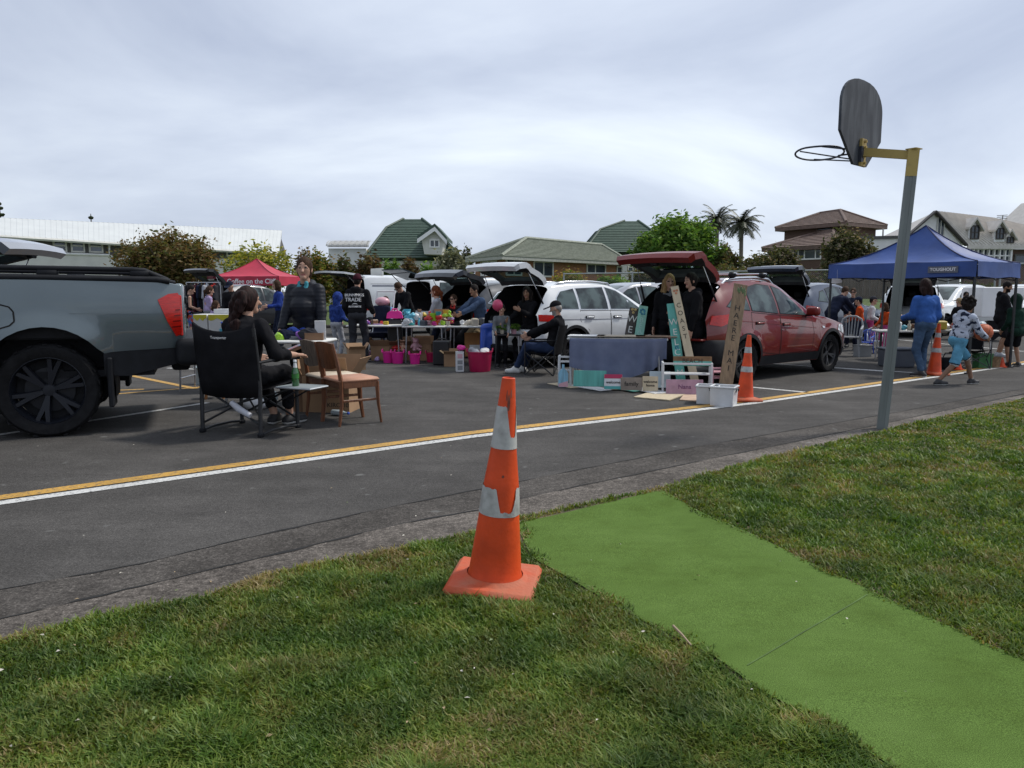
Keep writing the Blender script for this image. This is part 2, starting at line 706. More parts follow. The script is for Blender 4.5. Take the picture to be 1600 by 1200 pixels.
# the cracks along both joints: thin wavering dark gaps
M_crack=mat('crack_dirt',g3(0.012),0.95,var=0.3)
def crack(pl,z,wmin,wmax,name):
 mb=MB()
 P=[G(x,line_y(pl,x),z)for x in np.linspace(-200,1850,260)]
 A,B=[],[]
 for i,p in enumerate(P):
  t=(P[min(i+1,len(P)-1)]-P[max(i-1,0)]).normalized()
  n=Vector((-t.y,t.x,0))
  j=mnoise.noise(Vector((i*.21,3.1,z*99)))
  ww=max(0.0006,wmin+(wmax-wmin)*(0.5+mnoise.noise(Vector((i*.13,8.7,1)))))
  c=p+n*j*0.012
  A.append(c+n*ww)
  B.append(c-n*ww)
 mb.sheet([A,B])
 return tag(mb.build(name,M_crack),kind='structure')
crack(CR1,0.007,0.0005,0.013,'pavement_joint')
crack(CR2,0.011,0.0005,0.016,'pavement_joint')
def paint_mat(name,col):
 m,N,L,b=node_mat(name)
 wear=ramp(N,L,noise_tex(N,L,34,6,0.75),[(0.36,g3(0.12)),(0.50,g3(.95))])
 c=mixc(N,L,'MIX',wear,g3(0.075),col)
 gr=ramp(N,L,noise_tex(N,L,2.0,3),[(0.3,g3(0.78)),(0.7,g3(1.05))])
 L.new(mixc(N,L,'MULTIPLY',1.0,c,gr),b.inputs['Base Color'])
 b.inputs['Roughness'].default_value=0.75
 return m
M_pyel=paint_mat('road_paint_yellow',(0.55,0.31,0.055))
M_pwhi=paint_mat('road_paint_white',(0.62,0.62,0.60))
lx=[(-300,826.5,8.2),(0,777,7.0),(370,726,6.0),(740,675.5,4.9),(1180,625,3.6),(1400,594,3.0),(1600,565.5,2.4),(1900,523,1.9)]
sheet_px('yellow_line',[(x,y-t/2)for x,y,t in lx],[(x,y+t/2)for x,y,t in lx],0.004,M_pyel)
sheet_px('white_line',[(x,y+t*.80)for x,y,t in lx],[(x,y+t*1.66)for x,y,t in lx],0.004,M_pwhi)
def bar(name,p,q,wdt,m,z=0.004):
 a,b=G(*p,z),G(*q,z)
 t=(b-a).normalized()
 n=Vector((-t.y,t.x,0))*wdt/2
 mb=MB()
 mb.quad(a-n,b-n,b+n,a+n)
 return tag(mb.build(name,m),kind='structure')
bar('white_line',(-60,688),(325,629),0.085,M_pwhi)
bar('yellow_line',(196,585),(305,607),0.11,M_pyel,0.0045)
bar('yellow_line',(150,618),(322,604),0.09,M_pyel,0.004)
bar('yellow_line',(150,611),(225,608),0.09,M_pyel,0.005)
bar('white_line',(262,575),(312,577),0.10,M_pwhi)
bar('white_line',(1165,604),(1262,613),0.10,M_pwhi)
bar('white_line',(1206,568),(1380,580),0.10,M_pwhi)
bar('white_line',(1300,574),(1440,583),0.09,M_pwhi,0.005)
bar('white_line',(1396,530),(1600,549),0.10,M_pwhi)
# turf mat
MATR=[(1032,762),(1085,795),(1170,832),(1275,882),(1355,920),(1465,970),(1600,1030),(1860,1140)]
MATL=[(806,814),(830,870),(935,930),(1025,980),(1120,1027),(1190,1080),(1270,1120),(1375,1185),(1560,1300)]
m,N,L,b=node_mat('turf_mat_green')
c=ramp(N,L,noise_tex(N,L,1.3,4,0.6),[(0.3,(0.088,0.150,0.031)),(0.7,(0.108,0.178,0.042))])
st=ramp(N,L,noise_tex(N,L,9,4,0.65,(0.6,2.0,1,R(-52))),[(0.3,g3(0.93)),(0.7,g3(1.06))])
c=mixc(N,L,'MULTIPLY',1.0,c,st)
c=mixc(N,L,'MULTIPLY',1.0,c,ramp(N,L,noise_tex(N,L,260,2,0.6),[(0.35,g3(0.6)),(0.65,g3(1.35))]))
c=mixc(N,L,'MULTIPLY',1.0,c,ramp(N,L,noise_tex(N,L,2.6,6,.72),[(.36,(.92,.90,.88)),(.5,g3(1)),(.68,(1.05,1.04,1.06))]))
c=mixc(N,L,'MIX',ramp(N,L,noise_tex(N,L,40,3,.6),[(.66,g3(0)),(.76,g3(.4))]),c,(.16,.20,.09))
L.new(c,b.inputs['Base Color'])
b.inputs['Roughness'].default_value=0.9
b.inputs['Specular IOR Level'].default_value=0.06
bumpn(N,L,b,noise_tex(N,L,300,2),0.7,0.008)
M_turf=m
Lg=[G(*p,.026)for p in MATL]
Rg=[G(*p,.026)for p in MATR]
def resamp(P,n):
 d=[0]
 for i in range(1,len(P)):
  d.append(d[-1]+(P[i]-P[i-1]).length)
 o=[]
 for k in range(n):
  t=d[-1]*k/(n-1)
  i=max(j for j in range(len(d)-1)if d[j]<=t+1e-9)
  o.append(P[i].lerp(P[i+1],(t-d[i])/(d[i+1]-d[i])))
 return o
# straight edges fitted through the first and last points; the lawn overlaps the edges unevenly
mb=MB()
nL=40
la,lb=Lg[0],Lg[-1]
ra,rb=Rg[0],Rg[-1]
rows=[]
LA,RA=resamp(Lg,nL),resamp(Rg,nL)
for i in range(nL):
 t=i/(nL-1)
 a=LA[i]
 b2=RA[i]
 row=[]
 for j in range(13):
  p=a.lerp(b2,j/12)
  p.z=0.026+0.005*mnoise.noise(Vector((p.x,p.y,0))*2.0)-(0.012 if i==0 else 0)
  row.append(p)
 rows.append(row)
mb.sheet(rows)
matobj=mb.build('turf_mat',M_turf,smooth=180)
tag(matobj,'long artificial turf strip laid across the lawn from the concrete edging','mat')
sp,sq=G(1168,1032,0.0475),G(1356,922,0.0475)
mb=MB()
tt=(sq-sp).normalized()
nn=Vector((-tt.y,tt.x,0))*0.003
P1=[sp.lerp(sq,i/40)for i in range(41)]
for p in P1:
 p.z=.026+.005*mnoise.noise(Vector((p.x,p.y,0))*2.0)+.0025
mb.sheet([[p+nn*(1+.5*mnoise.noise(p*9))for p in P1],[p-nn for p in P1]])
mb.build('seam',mat('turf_seam',(0.072,0.128,0.030),0.95,var=0.3),matobj)
# lawn
lawn_px=[(x,y)for x,y in GRB]
poly=[G(*p)for p in lawn_px]+[Vector((26,16,0)),Vector((26,-6,0)),Vector((-12,-6,0)),Vector((-12,1.5,0))]
LP=np.array([(p.x,p.y)for p in poly])
MP=np.array([(p.x,p.y)for p in(LA+RA[::-1])])
def inpoly(P,x,y):
 c=np.zeros(len(x),bool)
 j=len(P)-1
 for i in range(len(P)):
  xi,yi,xj,yj=*P[i],*P[j]
  k=((yi>y)!=(yj>y))&(x<(xj-xi)*(y-yi)/((yj-yi)+1e-12)+xi)
  c^=k
  j=i
 return c
def polydist(P,x,y,closed=True):
 d=np.full(len(x),1e9)
 n=len(P)
 for i in range(n if closed else n-1):
  a,b=P[i],P[(i+1)%n]
  ab=b-a
  t=np.clip(((x-a[0])*ab[0]+(y-a[1])*ab[1])/max(ab@ab,1e-9),0,1)
  d=np.minimum(d,np.hypot(x-a[0]-t*ab[0],y-a[1]-t*ab[1]))
 return d
m,N,L,b=node_mat('lawn_soil')
c=ramp(N,L,noise_tex(N,L,5,5,0.7),[(0.35,(0.060,0.062,0.024)),(0.52,(0.095,0.080,0.040)),(0.68,(0.17,0.125,0.072))])
c=mixc(N,L,'MULTIPLY',1.0,c,ramp(N,L,noise_tex(N,L,90,3,0.7),[(0.3,g3(0.5)),(0.7,g3(1.4))]))
L.new(c,b.inputs['Base Color'])
b.inputs['Roughness'].default_value=0.95
bumpn(N,L,b,noise_tex(N,L,60,3),0.8,0.02)
mb=MB()
tr=tessellate_polygon([[Vector((p.x,p.y,0))for p in poly]])
mb.add([(p.x,p.y,0.018)for p in poly],[tuple(t)for t in tr])
tag(mb.build('lawn_soil',m),kind='structure')
def vnoise(x,y,s,seed):
 """cheap value noise on arrays"""
 r=np.random.default_rng(seed)
 T=r.random((64,64))
 xs_,ys_=x*s+300,y*s+300
 xi,yi=np.floor(xs_).astype(int),np.floor(ys_).astype(int)
 fx,fy=xs_-xi,ys_-yi
 fx,fy=fx*fx*(3-2*fx),fy*fy*(3-2*fy)
 g=lambda a,b:T[a%64,b%64]
 return(g(xi,yi)*(1-fx)+g(xi+1,yi)*fx)*(1-fy)+(g(xi,yi+1)*(1-fx)+g(xi+1,yi+1)*fx)*fy
def grow_grass(n):
 r=np.random.default_rng(5)
 dm=2.0*(20.0/2.0)**(r.random(n)**1.25)
 an=(r.random(n)-0.5)*1.95
 x,y=dm*np.sin(an),dm*np.cos(an)
 k=inpoly(LP,x,y)
 inm=inpoly(MP,x,y)
 dmat=polydist(MP,x,y)
 dedge=polydist(LP[:len(GRB)],x,y,closed=False)
 edge_w=0.001+0.022*vnoise(x,y,3.0,3)
 k&=(~inm&(dmat>edge_w*(0.3+0.9*r.random(n))))|(inm&(dmat<0.055*vnoise(x,y,5.0,9)*r.random(n)*1.8))
 k&=dedge>0.04*vnoise(x,y,4.0,8)*r.random(n)
 x,y,dm,dmat,dedge=x[k],y[k],dm[k],dmat[k],dedge[k]
 n=len(x)
 tuft=vnoise(x,y,3.4,1)*0.6+vnoise(x,y,8.0,2)*0.4
 dry=vnoise(x,y,1.7,4)*0.30+vnoise(x,y,5.0,6)*0.35+vnoise(x,y,13.0,16)*0.35
 hgt=0.014+0.026*r.random(n)+0.070*np.clip(tuft-0.5,0,1)*r.random(n)*2.0
 rim=np.clip(1-dmat/0.16,0,1)*(x<1.9)
 hgt*=1-0.45*rim*(1-.8*vnoise(x,y,7,12))
 far=np.clip((dm-5)/6,0,1)
 hgt*=1-0.35*far
 wid=(0.0019+0.0028*r.random(n))*np.maximum(1,dm/3.6)
 az=r.random(n)*2*PI
 lean=(0.25+1.0*r.random(n))*hgt
 ca,sa=np.cos(az),np.sin(az)
 pz=np.full(n,0.016)
 br=az+PI/2+(r.random(n)-.5)
 wx,wy=np.cos(br)*wid,np.sin(br)*wid
 B=np.stack([x,y,pz],1)
 W=np.stack([wx,wy,np.zeros(n)],1)
 Mid=B+np.stack([ca*lean*.4,sa*lean*.4,hgt*.62],1)
 Tip=B+np.stack([ca*lean,sa*lean,hgt*(1.0-0.25*r.random(n))],1)
 V=np.stack([B-W,B+W,Mid+W*.8,Mid-W*.8,Tip],1).reshape(-1,3)
 base=np.arange(n)*5
 quad=np.stack([base,base+1,base+2,base+3],1)
 tri=np.stack([base+3,base+2,base+4],1)
 nl=7*n
 loops=np.concatenate([quad,tri],1).ravel()
 starts=np.stack([np.arange(n)*7,np.arange(n)*7+4],1).ravel()
 q=dry*.95+.02+0.36*(r.random(n)-.5)-0.25*np.clip(tuft-.5,0,1)
 q+=0.16*np.clip(1-dedge/0.12,0,1)+0.08*np.clip(1-dmat/0.07,0,1)
 mi=np.digitize(q,[0.35,0.53,0.69,0.79])
 me=bpy.data.meshes.new('lawn_grass')
 me.vertices.add(len(V))
 me.vertices.foreach_set('co',V.astype(np.float32).ravel())
 me.loops.add(nl)
 me.loops.foreach_set('vertex_index',loops.astype(np.int32))
 me.polygons.add(2*n)
 me.polygons.foreach_set('loop_start',starts.astype(np.int32))
 for nm,c in(('grass_deep',(0.056,0.114,0.013)),('grass_mid',(0.102,0.162,0.022)),('grass_light',(0.158,0.200,0.036)),('grass_olive',(0.18,0.165,0.036)),('grass_straw',(0.29,0.23,0.105))):
  me.materials.append(leafy(mat(nm,c,0.5,var=0.3,scale=3.0,spec=0.3),.33,1.3))
 me.polygons.foreach_set('material_index',np.repeat(mi,2).astype(np.int32))
 me.update(calc_edges=True)
 me.shade_smooth()
 o=link(bpy.data.objects.new('lawn_grass',me))
 return tag(o,'uneven mown lawn grass with straw patches beside the car park','grass',kind='stuff')
grow_grass(1100000)
# fallen leaves, twigs and daisies are uncountable litter on lawn and seal
mb=MB()
for _ in range(110):
 px_,py_=random.uniform(0,1600),random.uniform(690,1190)
 p=G(px_,py_)
 inside=bool(inpoly(LP,np.array([p.x]),np.array([p.y]))[0])
 if inpoly(MP,np.array([p.x]),np.array([p.y]))[0]and random.random()<.7:
  continue
 p.z=0.046 if inside else 0.014
 s=random.uniform(0.005,0.012)
 M=Matrix.Translation(p)@Matrix.Rotation(random.uniform(0,6.3),4,'Z')@Matrix.Rotation(random.uniform(-.5,.5),4,'X')
 mb.add([(-s,-s*.4,0),(0,-s*.6,s*.3),(s,0,0),(0,s*.6,s*.3)],[(0,1,2,3)],random.choice((0,0,1,2)),M)
tag(mb.build('leaf_litter',[mat('litter_pale',(0.5,0.47,0.4)),mat('litter_tan',(0.3,0.22,0.12)),mat('litter_green',(0.12,0.17,0.05))]),'scattered pale leaf scraps on the seal and lawn','litter',kind='stuff')
mb=MB()
a=G(1052,978,0.052)
mb.tube([a,G(1066,992,0.058),G(1080,1008,0.052)],[0.006,0.005,0.003],n=6)
tag(mb.build('twig',mat('twig_bark',(0.33,0.25,0.16))),'dry bent twig on the edge of the turf strip','twig')
# BUILDINGS
def wloc(o):
 return(Matrix.Translation(o.location)@o.rotation_euler.to_matrix().to_4x4()).inverted()
def wb(mb,name,mats,parent,smooth=None,label=None):
 """build a part given in world coordinates under a thing"""
 Mi=wloc(parent)
 mb.v=[Mi@v for v in mb.v]
 o=mb.build(name,mats,parent,smooth)
 if label:
  o['label']=label
 return o
def plane_hit(px,py,P,Dv):
 """pixel ray meets the vertical plane through P along horizontal Dv"""
 n=Vector((-Dv.y,Dv.x,0))
 d=ray(px,py)
 o=Vector((0,0,CAM_H))
 t=(Vector((P.x,P.y,0))-o).dot(n)/d.dot(n)
 return o+d*t
def tiles(mb,a,b,c,d,rows,m=0,lift=0.05):
 """roof plane a-b (eave) to d-c (ridge) laid as overlapping rows"""
 a,b,c,d=map(Vector,(a,b,c,d))
 n=(b-a).cross(d-a)
 n.normalize()
 if n.z<0:
  n=-n
 for i in range(rows):
  t0,t1=i/rows,(i+1)/rows
  A,B=a.lerp(d,t0),b.lerp(c,t0)
  D,E=a.lerp(d,t1),b.lerp(c,t1)
  mb.add([A+n*lift,B+n*lift,E+n*lift*.15,D+n*lift*.15,A,B],[(0,1,2,3),(4,5,1,0)],m)
def window_on(parent,P,Dv,box,mframe,mglass,bars=(),depth=0.06,hbars=(),name='window'):
 """window on a vertical facade by its pixel box: frame > pane"""
 x0,y0,x1,y1=box
 A,B=plane_hit(x0,(y0+y1)/2,P,Dv),plane_hit(x1,(y0+y1)/2,P,Dv)
 zt,zb_=plane_hit((x0+x1)/2,y0,P,Dv).z,plane_hit((x0+x1)/2,y1,P,Dv).z
 t=Vector((B.x-A.x,B.y-A.y,0))
 W=t.length
 t.normalize()
 n=Vector((t.y,-t.x,0))
 if n.y>0:
  n=-n
 T=frame(Vector((A.x,A.y,zb_)),t,(0,0,1))
 if T.col[2].xyz.dot(n)<0:
  n=-n
 sgn=1 if T.col[2].y<0 else-1
 H=zt-zb_
 fw=min(0.09,W*.12)
 mb=MB()
 dd=depth*sgn
 for c,d in(((W/2,fw/2),(W,fw)),((W/2,H-fw/2),(W,fw)),((fw/2,H/2),(fw,H-2*fw)),((W-fw/2,H/2),(fw,H-2*fw))):
  mb.box((c[0],c[1],dd*.5),(d[0],d[1],depth),0,T)
 for u in bars:
  mb.box((W*u,H/2,dd*.45),(fw*.8,H-2*fw,depth*.8),0,T)
 for u in hbars:
  mb.box((W/2,H*u,dd*.4),(W-2*fw,fw*.8,depth*.6),0,T)
 f=wb(mb,name,mframe,parent)
 mb=MB()
 mb.box((W/2,H/2,dd*.16),(W-2*fw,H-2*fw,depth*.2),0,T)
 Mi=wloc(parent)
 mb.v=[Mi@v for v in mb.v]
 mb.build('pane',mglass,f)
 return f
M_glass=mat('window_glass',(0.035,0.05,0.065),0.06,var=0.5,scale=0.8,spec=0.8)
M_white=mat('white_paint',(0.82,0.82,0.82),0.55,var=0.05,scale=2)
M_offw=mat('offwhite_board',(0.60,0.60,0.56),0.65,var=0.07,scale=1.5)
M_greyw=mat('dark_grey_cladding',(0.10,0.098,0.092),0.8,var=0.1,scale=2,stretch=(0.3,0.3,9))
M_iron=mat('white_iron',(0.56,0.58,0.57),0.42,var=0.04,scale=1.2)
M_brown=mat('brown_brick',(0.12,0.075,0.058),0.85,var=0.2,scale=8,stretch=(1,1,5))
M_browntile=mat('brown_tile',(0.135,0.088,0.070),0.7,var=0.18,scale=5)
M_greentile=mat('green_tile',(0.040,0.075,0.053),0.6,var=0.15,scale=4)
M_gytile=mat('lichen_tile',(0.235,0.255,0.205),0.75,var=0.16,scale=5)
M_beigetile=mat('beige_iron',(0.58,0.545,0.50),0.6,var=0.08,scale=3)
M_timber=mat('weathered_timber',(0.115,0.09,0.07),0.85,var=0.25,scale=5,stretch=(5,5,0.5))
m,N,L,b=node_mat('orange_brick')
tc_=N.new('ShaderNodeTexCoord')
mp_=N.new('ShaderNodeMapping')
mp_.inputs['Rotation'].default_value=(R(90),0,0)
L.new(tc_.outputs['Object'],mp_.inputs['Vector'])
bk=N.new('ShaderNodeTexBrick')
bk.inputs['Scale'].default_value=4.4
bk.inputs['Color1'].default_value=(0.34,0.145,0.062,1)
bk.inputs['Color2'].default_value=(0.25,0.105,0.05,1)
bk.inputs['Mortar'].default_value=(0.33,0.25,0.19,1)
bk.inputs['Mortar Size'].default_value=0.012
L.new(mp_.outputs[0],bk.inputs['Vector'])
L.new(bk.outputs['Color'],b.inputs['Base Color'])
b.inputs['Roughness'].default_value=0.85
M_brick=m
def wall_quad(mb,A,B,z0,z1,m=0,thick=0.25):
 """vertical wall slab from A to B (ground points), thickness away from the camera"""
 A,B=Vector((A.x,A.y,0)),Vector((B.x,B.y,0))
 t=(B-A).normalized()
 n=Vector((-t.y,t.x,0))
 if n.y<0:
  n=-n
 mb.prism([(A.x,A.y),(B.x,B.y),(B.x+n.x*thick,B.y+n.y*thick),(A.x+n.x*thick,A.y+n.y*thick)],z0,z1,m,axis='z')
# long school block on the left
e0,e1=at(0,367,40),at(436,395,52)
r0,r1=at(0,340,43.5),at(441,360,55.5)
dv=(e1-e0)
EL=e0-dv*0.5
RL=r0-(r1-r0)*0.5
sch=thing('school_block','long dark grey school block with a white iron roof and pale lower wall','building',(e0.x,e0.y,0))
mb=MB()
n_r=90
A_,B_=[EL.lerp(e1,i/n_r)for i in range(n_r+1)],[RL.lerp(r1,i/n_r)for i in range(n_r+1)]
for i in range(n_r):
 t=(A_[i+1]-A_[i])
 up=Vector((0,0,0.012))
 mb.quad(A_[i],A_[i]+t*.8,B_[i]+t*.8,B_[i])
 mb.add([A_[i]+t*.8,A_[i]+t*.85+up,A_[i]+t*.95+up,A_[i+1],B_[i]+t*.8,B_[i]+t*.85+up,B_[i]+t*.95+up,B_[i+1]],[(0,1,5,4),(1,2,6,5),(2,3,7,6)])
bk_=Vector((-1.7,5.0,0))
mb.quad(RL,r1,r1+bk_+Vector((0,0,-1.2)),RL+bk_+Vector((0,0,-1.2)))
wb(mb,'roof',M_iron,sch)
mb=MB()
mb.tube([EL+Vector((0,-.08,-.09)),e1+Vector((0,-.08,-.09))],0.10,n=6)
wb(mb,'gutter',M_offw,sch)
dvn=dv.normalized()
nin=Vector((-dvn.y,dvn.x,0))
w0,w1=EL+nin*.55,e1+nin*.55-dvn*.5
P0=w0
zled=plane_hit(120,397,P0,dvn).z
zl2=plane_hit(400,403,P0,dvn).z
mb=MB()
mb.add([(w0.x,w0.y,zled),(w1.x,w1.y,zled),(w1.x,w1.y,e1.z-.02),(w0.x,w0.y,EL.z-.02)],[(0,1,2,3)])
wb(mb,'upper_wall',M_greyw,sch)
mb=MB()
wall_quad(mb,w0-nin*.12,w1-nin*.12,0,zled,thick=0.37)
wb(mb,'lower_wall',M_offw,sch)
mb=MB()
mb.prism([(w1.x,w1.y),(w1.x+.1,w1.y+.25),(w1.x-1.2,w1.y+5),(w1.x-1.4,w1.y+4.9)],0,e1.z-.1,axis='z')
mb.add([e1+nin*.5,e1+Vector((-1.2,6,0)),r1+Vector((-.3,.3,-.15))],[(0,1,2)])
wb(mb,'gable_wall',M_greyw,sch)
for bx_ in((2,372,16,392),(82,373.5,104,394),(110,374,132,394.5),(138,375,160.5,395),(300,380,322,398),(329,383,347,394),(353,384.5,371.5,401)):
 window_on(sch,P0,dvn,bx_,M_offw,mat('school_glass',(0.045,0.075,0.12),0.08,var=0.6,scale=0.6,spec=0.8),hbars=(0.5,))
for pts in([(44,367),(44,373),(48.5,379),(48.5,396)],[(86,396),(170.5,398.5),(170.5,381)]):
 mb=MB()
 mb.tube([plane_hit(x,y,P0-nin*.15,dvn)for x,y in pts],0.07,n=6)
 wb(mb,'downpipe',M_white,sch)
# pale shed with a rolled roof
Y=60
a,b_=at(511,384,Y),at(574,386,Y)
sh=thing('rolled_roof_shed','small white shed with a rolled grey iron roof behind the hedge','shed',(a.x,a.y,0))
mb=MB()
mb.box(((a.x+b_.x)/2,Y+2,a.z/2-.1),(b_.x-a.x-.2,4,a.z-.2))
wb(mb,'wall',M_white,sh)
mb=MB()
zt=at(540,374,Y).z
nseg=22
for i in range(nseg):
 u0,u1=a.x+(b_.x-a.x)*i/nseg,a.x+(b_.x-a.x)*(i+.82)/nseg
 rows=[[(u,Y-.4+2.4*(1-math.cos(th)),a.z-.1+(zt-a.z+.1)*math.sin(th)+(0.05 if i%3==0 else 0))for th in np.linspace(0,PI/2,7)]for u in(u0,u1)]
 mb.sheet(rows)
 rows2=[[(u,Y-.39+2.4*(1-math.cos(th)),a.z-.13+(zt-a.z+.1)*math.sin(th))for th in np.linspace(0,PI/2,7)]for u in(u1,u1+.2)]
 mb.sheet(rows2)
wb(mb,'roof',mat('grey_iron',(0.42,0.42,0.40),0.5,var=0.1),sh)
# green tiled houses with stepped hip roofs
def green_house(name,label,ridge,mid,eave,Y,d=(0.2,1.7,4.2),wall=True):
 """px rows: ridge (x0,x1,y), mid (x0,x1,y), eave (x0,x1,y)"""
 o=at((eave[0]+eave[1])/2,eave[2],Y)
 th=thing(name,label,'house',(o.x,o.y,0))
 rings=[]
 for(x0,x1,y),dd in zip((eave,mid,ridge),(d[2],d[1],d[0])):
  yf=Y+d[2]-dd
  p,q=at(x0,y,yf),at(x1,y,yf)
  z=(p.z+q.z)/2
  rings.append([Vector((p.x,yf,z)),Vector((q.x,yf,z)),Vector((q.x,Y+d[2]+dd,z)),Vector((p.x,Y+d[2]+dd,z))])
 mb=MB()
 for k in range(2):
  lo,hi=rings[k],rings[k+1]
  for i in range(4):
   j=(i+1)%4
   tiles(mb,lo[i],lo[j],hi[j],hi[i],13 if k==0 else 6,lift=0.04)
 mb.add(rings[2],[(0,1,2,3)])
 for k in range(2):
  for i in range(4):
   mb.tube([rings[k][i]+Vector((0,0,.05)),rings[k+1][i]+Vector((0,0,.05))],0.09,n=5)
 roof=wb(mb,'roof',M_greentile,th)
 e=rings[0]
 mb=MB()
 mb.box(((e[0].x+e[1].x)/2,(e[0].y+e[2].y)/2,e[0].z/2-.1),(e[1].x-e[0].x-.8,e[2].y-e[0].y-.8,e[0].z-.2))
 wb(mb,'wall',M_offw,th)
 return th
gh=green_house('green_roof_house','house with a steep dark green tiled roof and a white dormer',(630,659,342.5),(604,676,356),(568,716,403),54)
Yd=52.5
ap,le,re_=at(680,355,Yd),at(653,374,Yd),at(699,376,Yd)
bl,br_=at(663,397,Yd),at(690,398,Yd)
mb=MB()
mb.prism([(ap.x,ap.z),(le.x+.25,le.z-.05),(bl.x,bl.z),(br_.x,br_.z),(re_.x-.25,re_.z-.05)],Yd,Yd+4.5)
dm=wb(mb,'dormer',M_offw,gh)
mb=MB()
for e_ in(le,re_):
 t=(e_-ap)
 up=Vector((0,0,.22))
 bkv=Vector((0,4.6,0))
 fr=Vector((0,-.35,0))
 mb.add([ap+fr,e_+fr,e_+bkv,ap+bkv,ap+fr+up,e_+fr+up,e_+bkv+up,ap+bkv+up],[(0,1,2,3),(4,5,6,7),(0,1,5,4),(2,3,7,6),(1,2,6,5)])
wb(mb,'dormer_roof',M_greentile,gh)
mb=MB()
for e_ in(le,re_):
 fr=Vector((0,-.42,0))
 up=Vector((0,0,.2))
 mb.add([ap+fr,e_+fr,e_+fr-up*1.4,ap+fr-up*1.4,ap+fr*.9,e_+fr*.9,e_+fr*.9-up*1.4,ap+fr*.9-up*1.4],[(0,1,2,3),(4,5,6,7),(2,3,7,6),(0,1,5,4)])
wb(mb,'bargeboard',M_white,gh)
window_on(gh,Vector((0,Yd-.01,0)),Vector((1,0,0)),(671,374,687,387),M_white,M_glass,bars=(0.5,))
green_house('green_roof_house','dark green stepped roof rising behind the brick bungalow',(976,997,345.5),(938,1016,359),(912,1046,394),62,d=(0.2,1.8,4.0))
# brick bungalow
Cc,Bb,Aa=at(784,401,42),at(985,411,52),at(727,406,46.5)
R1,R2=at(822,376,47),at(940,386,54)
ze=3.25
for p in(Cc,Bb,Aa):
 p.z=ze
R1.z=R2.z=4.5
bh=thing('brick_bungalow','low orange brick bungalow with a lichen grey tiled hip roof','house',(Cc.x,Cc.y,0))
back=Aa+(Bb-Cc)
mb=MB()
tiles(mb,Cc,Bb,R2,R1,15,lift=.06)
tiles(mb,Aa,Cc,R1,R1,15,lift=.06)
tiles(mb,Bb,back,R2,R2,15,lift=.06)
tiles(mb,back,Aa,R1,R2,15,lift=.06)
for p,q in((Cc,R1),(Aa,R1),(R1,R2),(Bb,R2)):
 mb.tube([p+Vector((0,0,.06)),q+Vector((0,0,.06))],0.1,n=5)
wb(mb,'roof',M_gytile,bh)
mb=MB()
for p,q in((Cc,Bb),(Aa,Cc)):
 mb.quad(p+Vector((0,0,.07)),q+Vector((0,0,.07)),q-Vector((0,0,.16)),p-Vector((0,0,.16)))
 mb.quad(p-Vector((0,0,.16)),q-Vector((0,0,.16)),q+Vector((.3,.9,-.16)),p+Vector((.3,.9,-.16)))
wb(mb,'fascia',mat('fascia_grey',(0.36,0.37,0.33)),bh)
d1,d2=(Bb-Cc).normalized(),(Aa-Cc).normalized()
Cw=Cc+d1*.55+d2*.55
Bw,Aw=Cw+d1*((Bb-Cc).length-1.1),Cw+d2*((Aa-Cc).length-1.1)
mb=MB()
bw=Bw+Aw-Cw
mb.prism([(Cw.x,Cw.y),(Bw.x,Bw.y),(bw.x,bw.y),(Aw.x,Aw.y)],0,ze-.16,axis='z')
wb(mb,'wall',M_brick,bh)
nf=Vector((d1.y,-d1.x,0))*.01
for bx_,bars in(((833,408,864,433),(.5,)),((916,412,946,428),(.45,)),((963,416,971.5,428),()),((790,404,815,431),(.5,)),((980,416,996,426),(.5,))):
 window_on(bh,Cw+nf,d1,bx_,M_offw,M_glass,bars=bars)
nf2=Vector((d2.y,-d2.x,0))
nf2=nf2*(.01 if nf2.y<0 else-.01)
window_on(bh,Cw+nf2,d2,(752,407,777,431),M_white,M_glass,bars=(.5,))
# brown two storey house
Yb=50
bt=thing('brown_brick_house','two storey brown brick house with brown tiled hip roofs and a balcony','house',(at(1300,400,Yb).x,Yb,0))
def hip(eL,eC,eR,apx,ridge_l,rows,m=M_browntile,name='roof',parent=bt):
 mb=MB()
 tiles(mb,eL,eC,apx,ridge_l,rows)
 tiles(mb,eC,eR,apx,apx,rows)
 bkk=eL+(eR-eC)
 tiles(mb,eR,bkk,ridge_l,apx,rows)
 tiles(mb,bkk,eL,ridge_l,ridge_l,rows)
 for p,q in((eC,apx),(apx,ridge_l),(eL,ridge_l),(eR,apx)):
  mb.tube([p+Vector((0,0,.05)),q+Vector((0,0,.05))],.09,n=5)
 d_=Vector((0,0,.22))
 mb.quad(eL,eC,eC-d_,eL-d_)
 mb.quad(eC,eR,eR-d_,eC-d_)
 mb.add([eL-d_,eC-d_,eR-d_,bkk-d_],[(0,1,2,3)])
 return wb(mb,name,m,parent)
def lev(px,py,Y,z):
 p=at(px,py,Y)
 p.z=z
 return p
ze=at(1322,347,Yb).z
eC,eL,eR=lev(1322,347,Yb,ze),lev(1211,356,55,ze),lev(1387,351,53,ze)
apx=at(1313,329,54)
rl=lev(1282,332,56,apx.z)
hip(eL,eC,eR,apx,rl,10,name='upper_roof')
c2,l2,r2=lev(1318,350,51,0),lev(1226,357,55,0),lev(1369,352,53.2,0)
mb=MB()
b2_=l2+r2-c2
mb.prism([(c2.x,c2.y),(r2.x,r2.y),(b2_.x,b2_.y),(l2.x,l2.y)],0,ze-.22,axis='z')
wb(mb,'wall',M_brown,bt)
dvb=(c2-l2).normalized()
window_on(bt,c2+Vector((0,-.02,0)),dvb,(1276,352,1300,361),M_browntile,M_glass)
mb=MB()
pt=lev(1380,360,52.6,0)
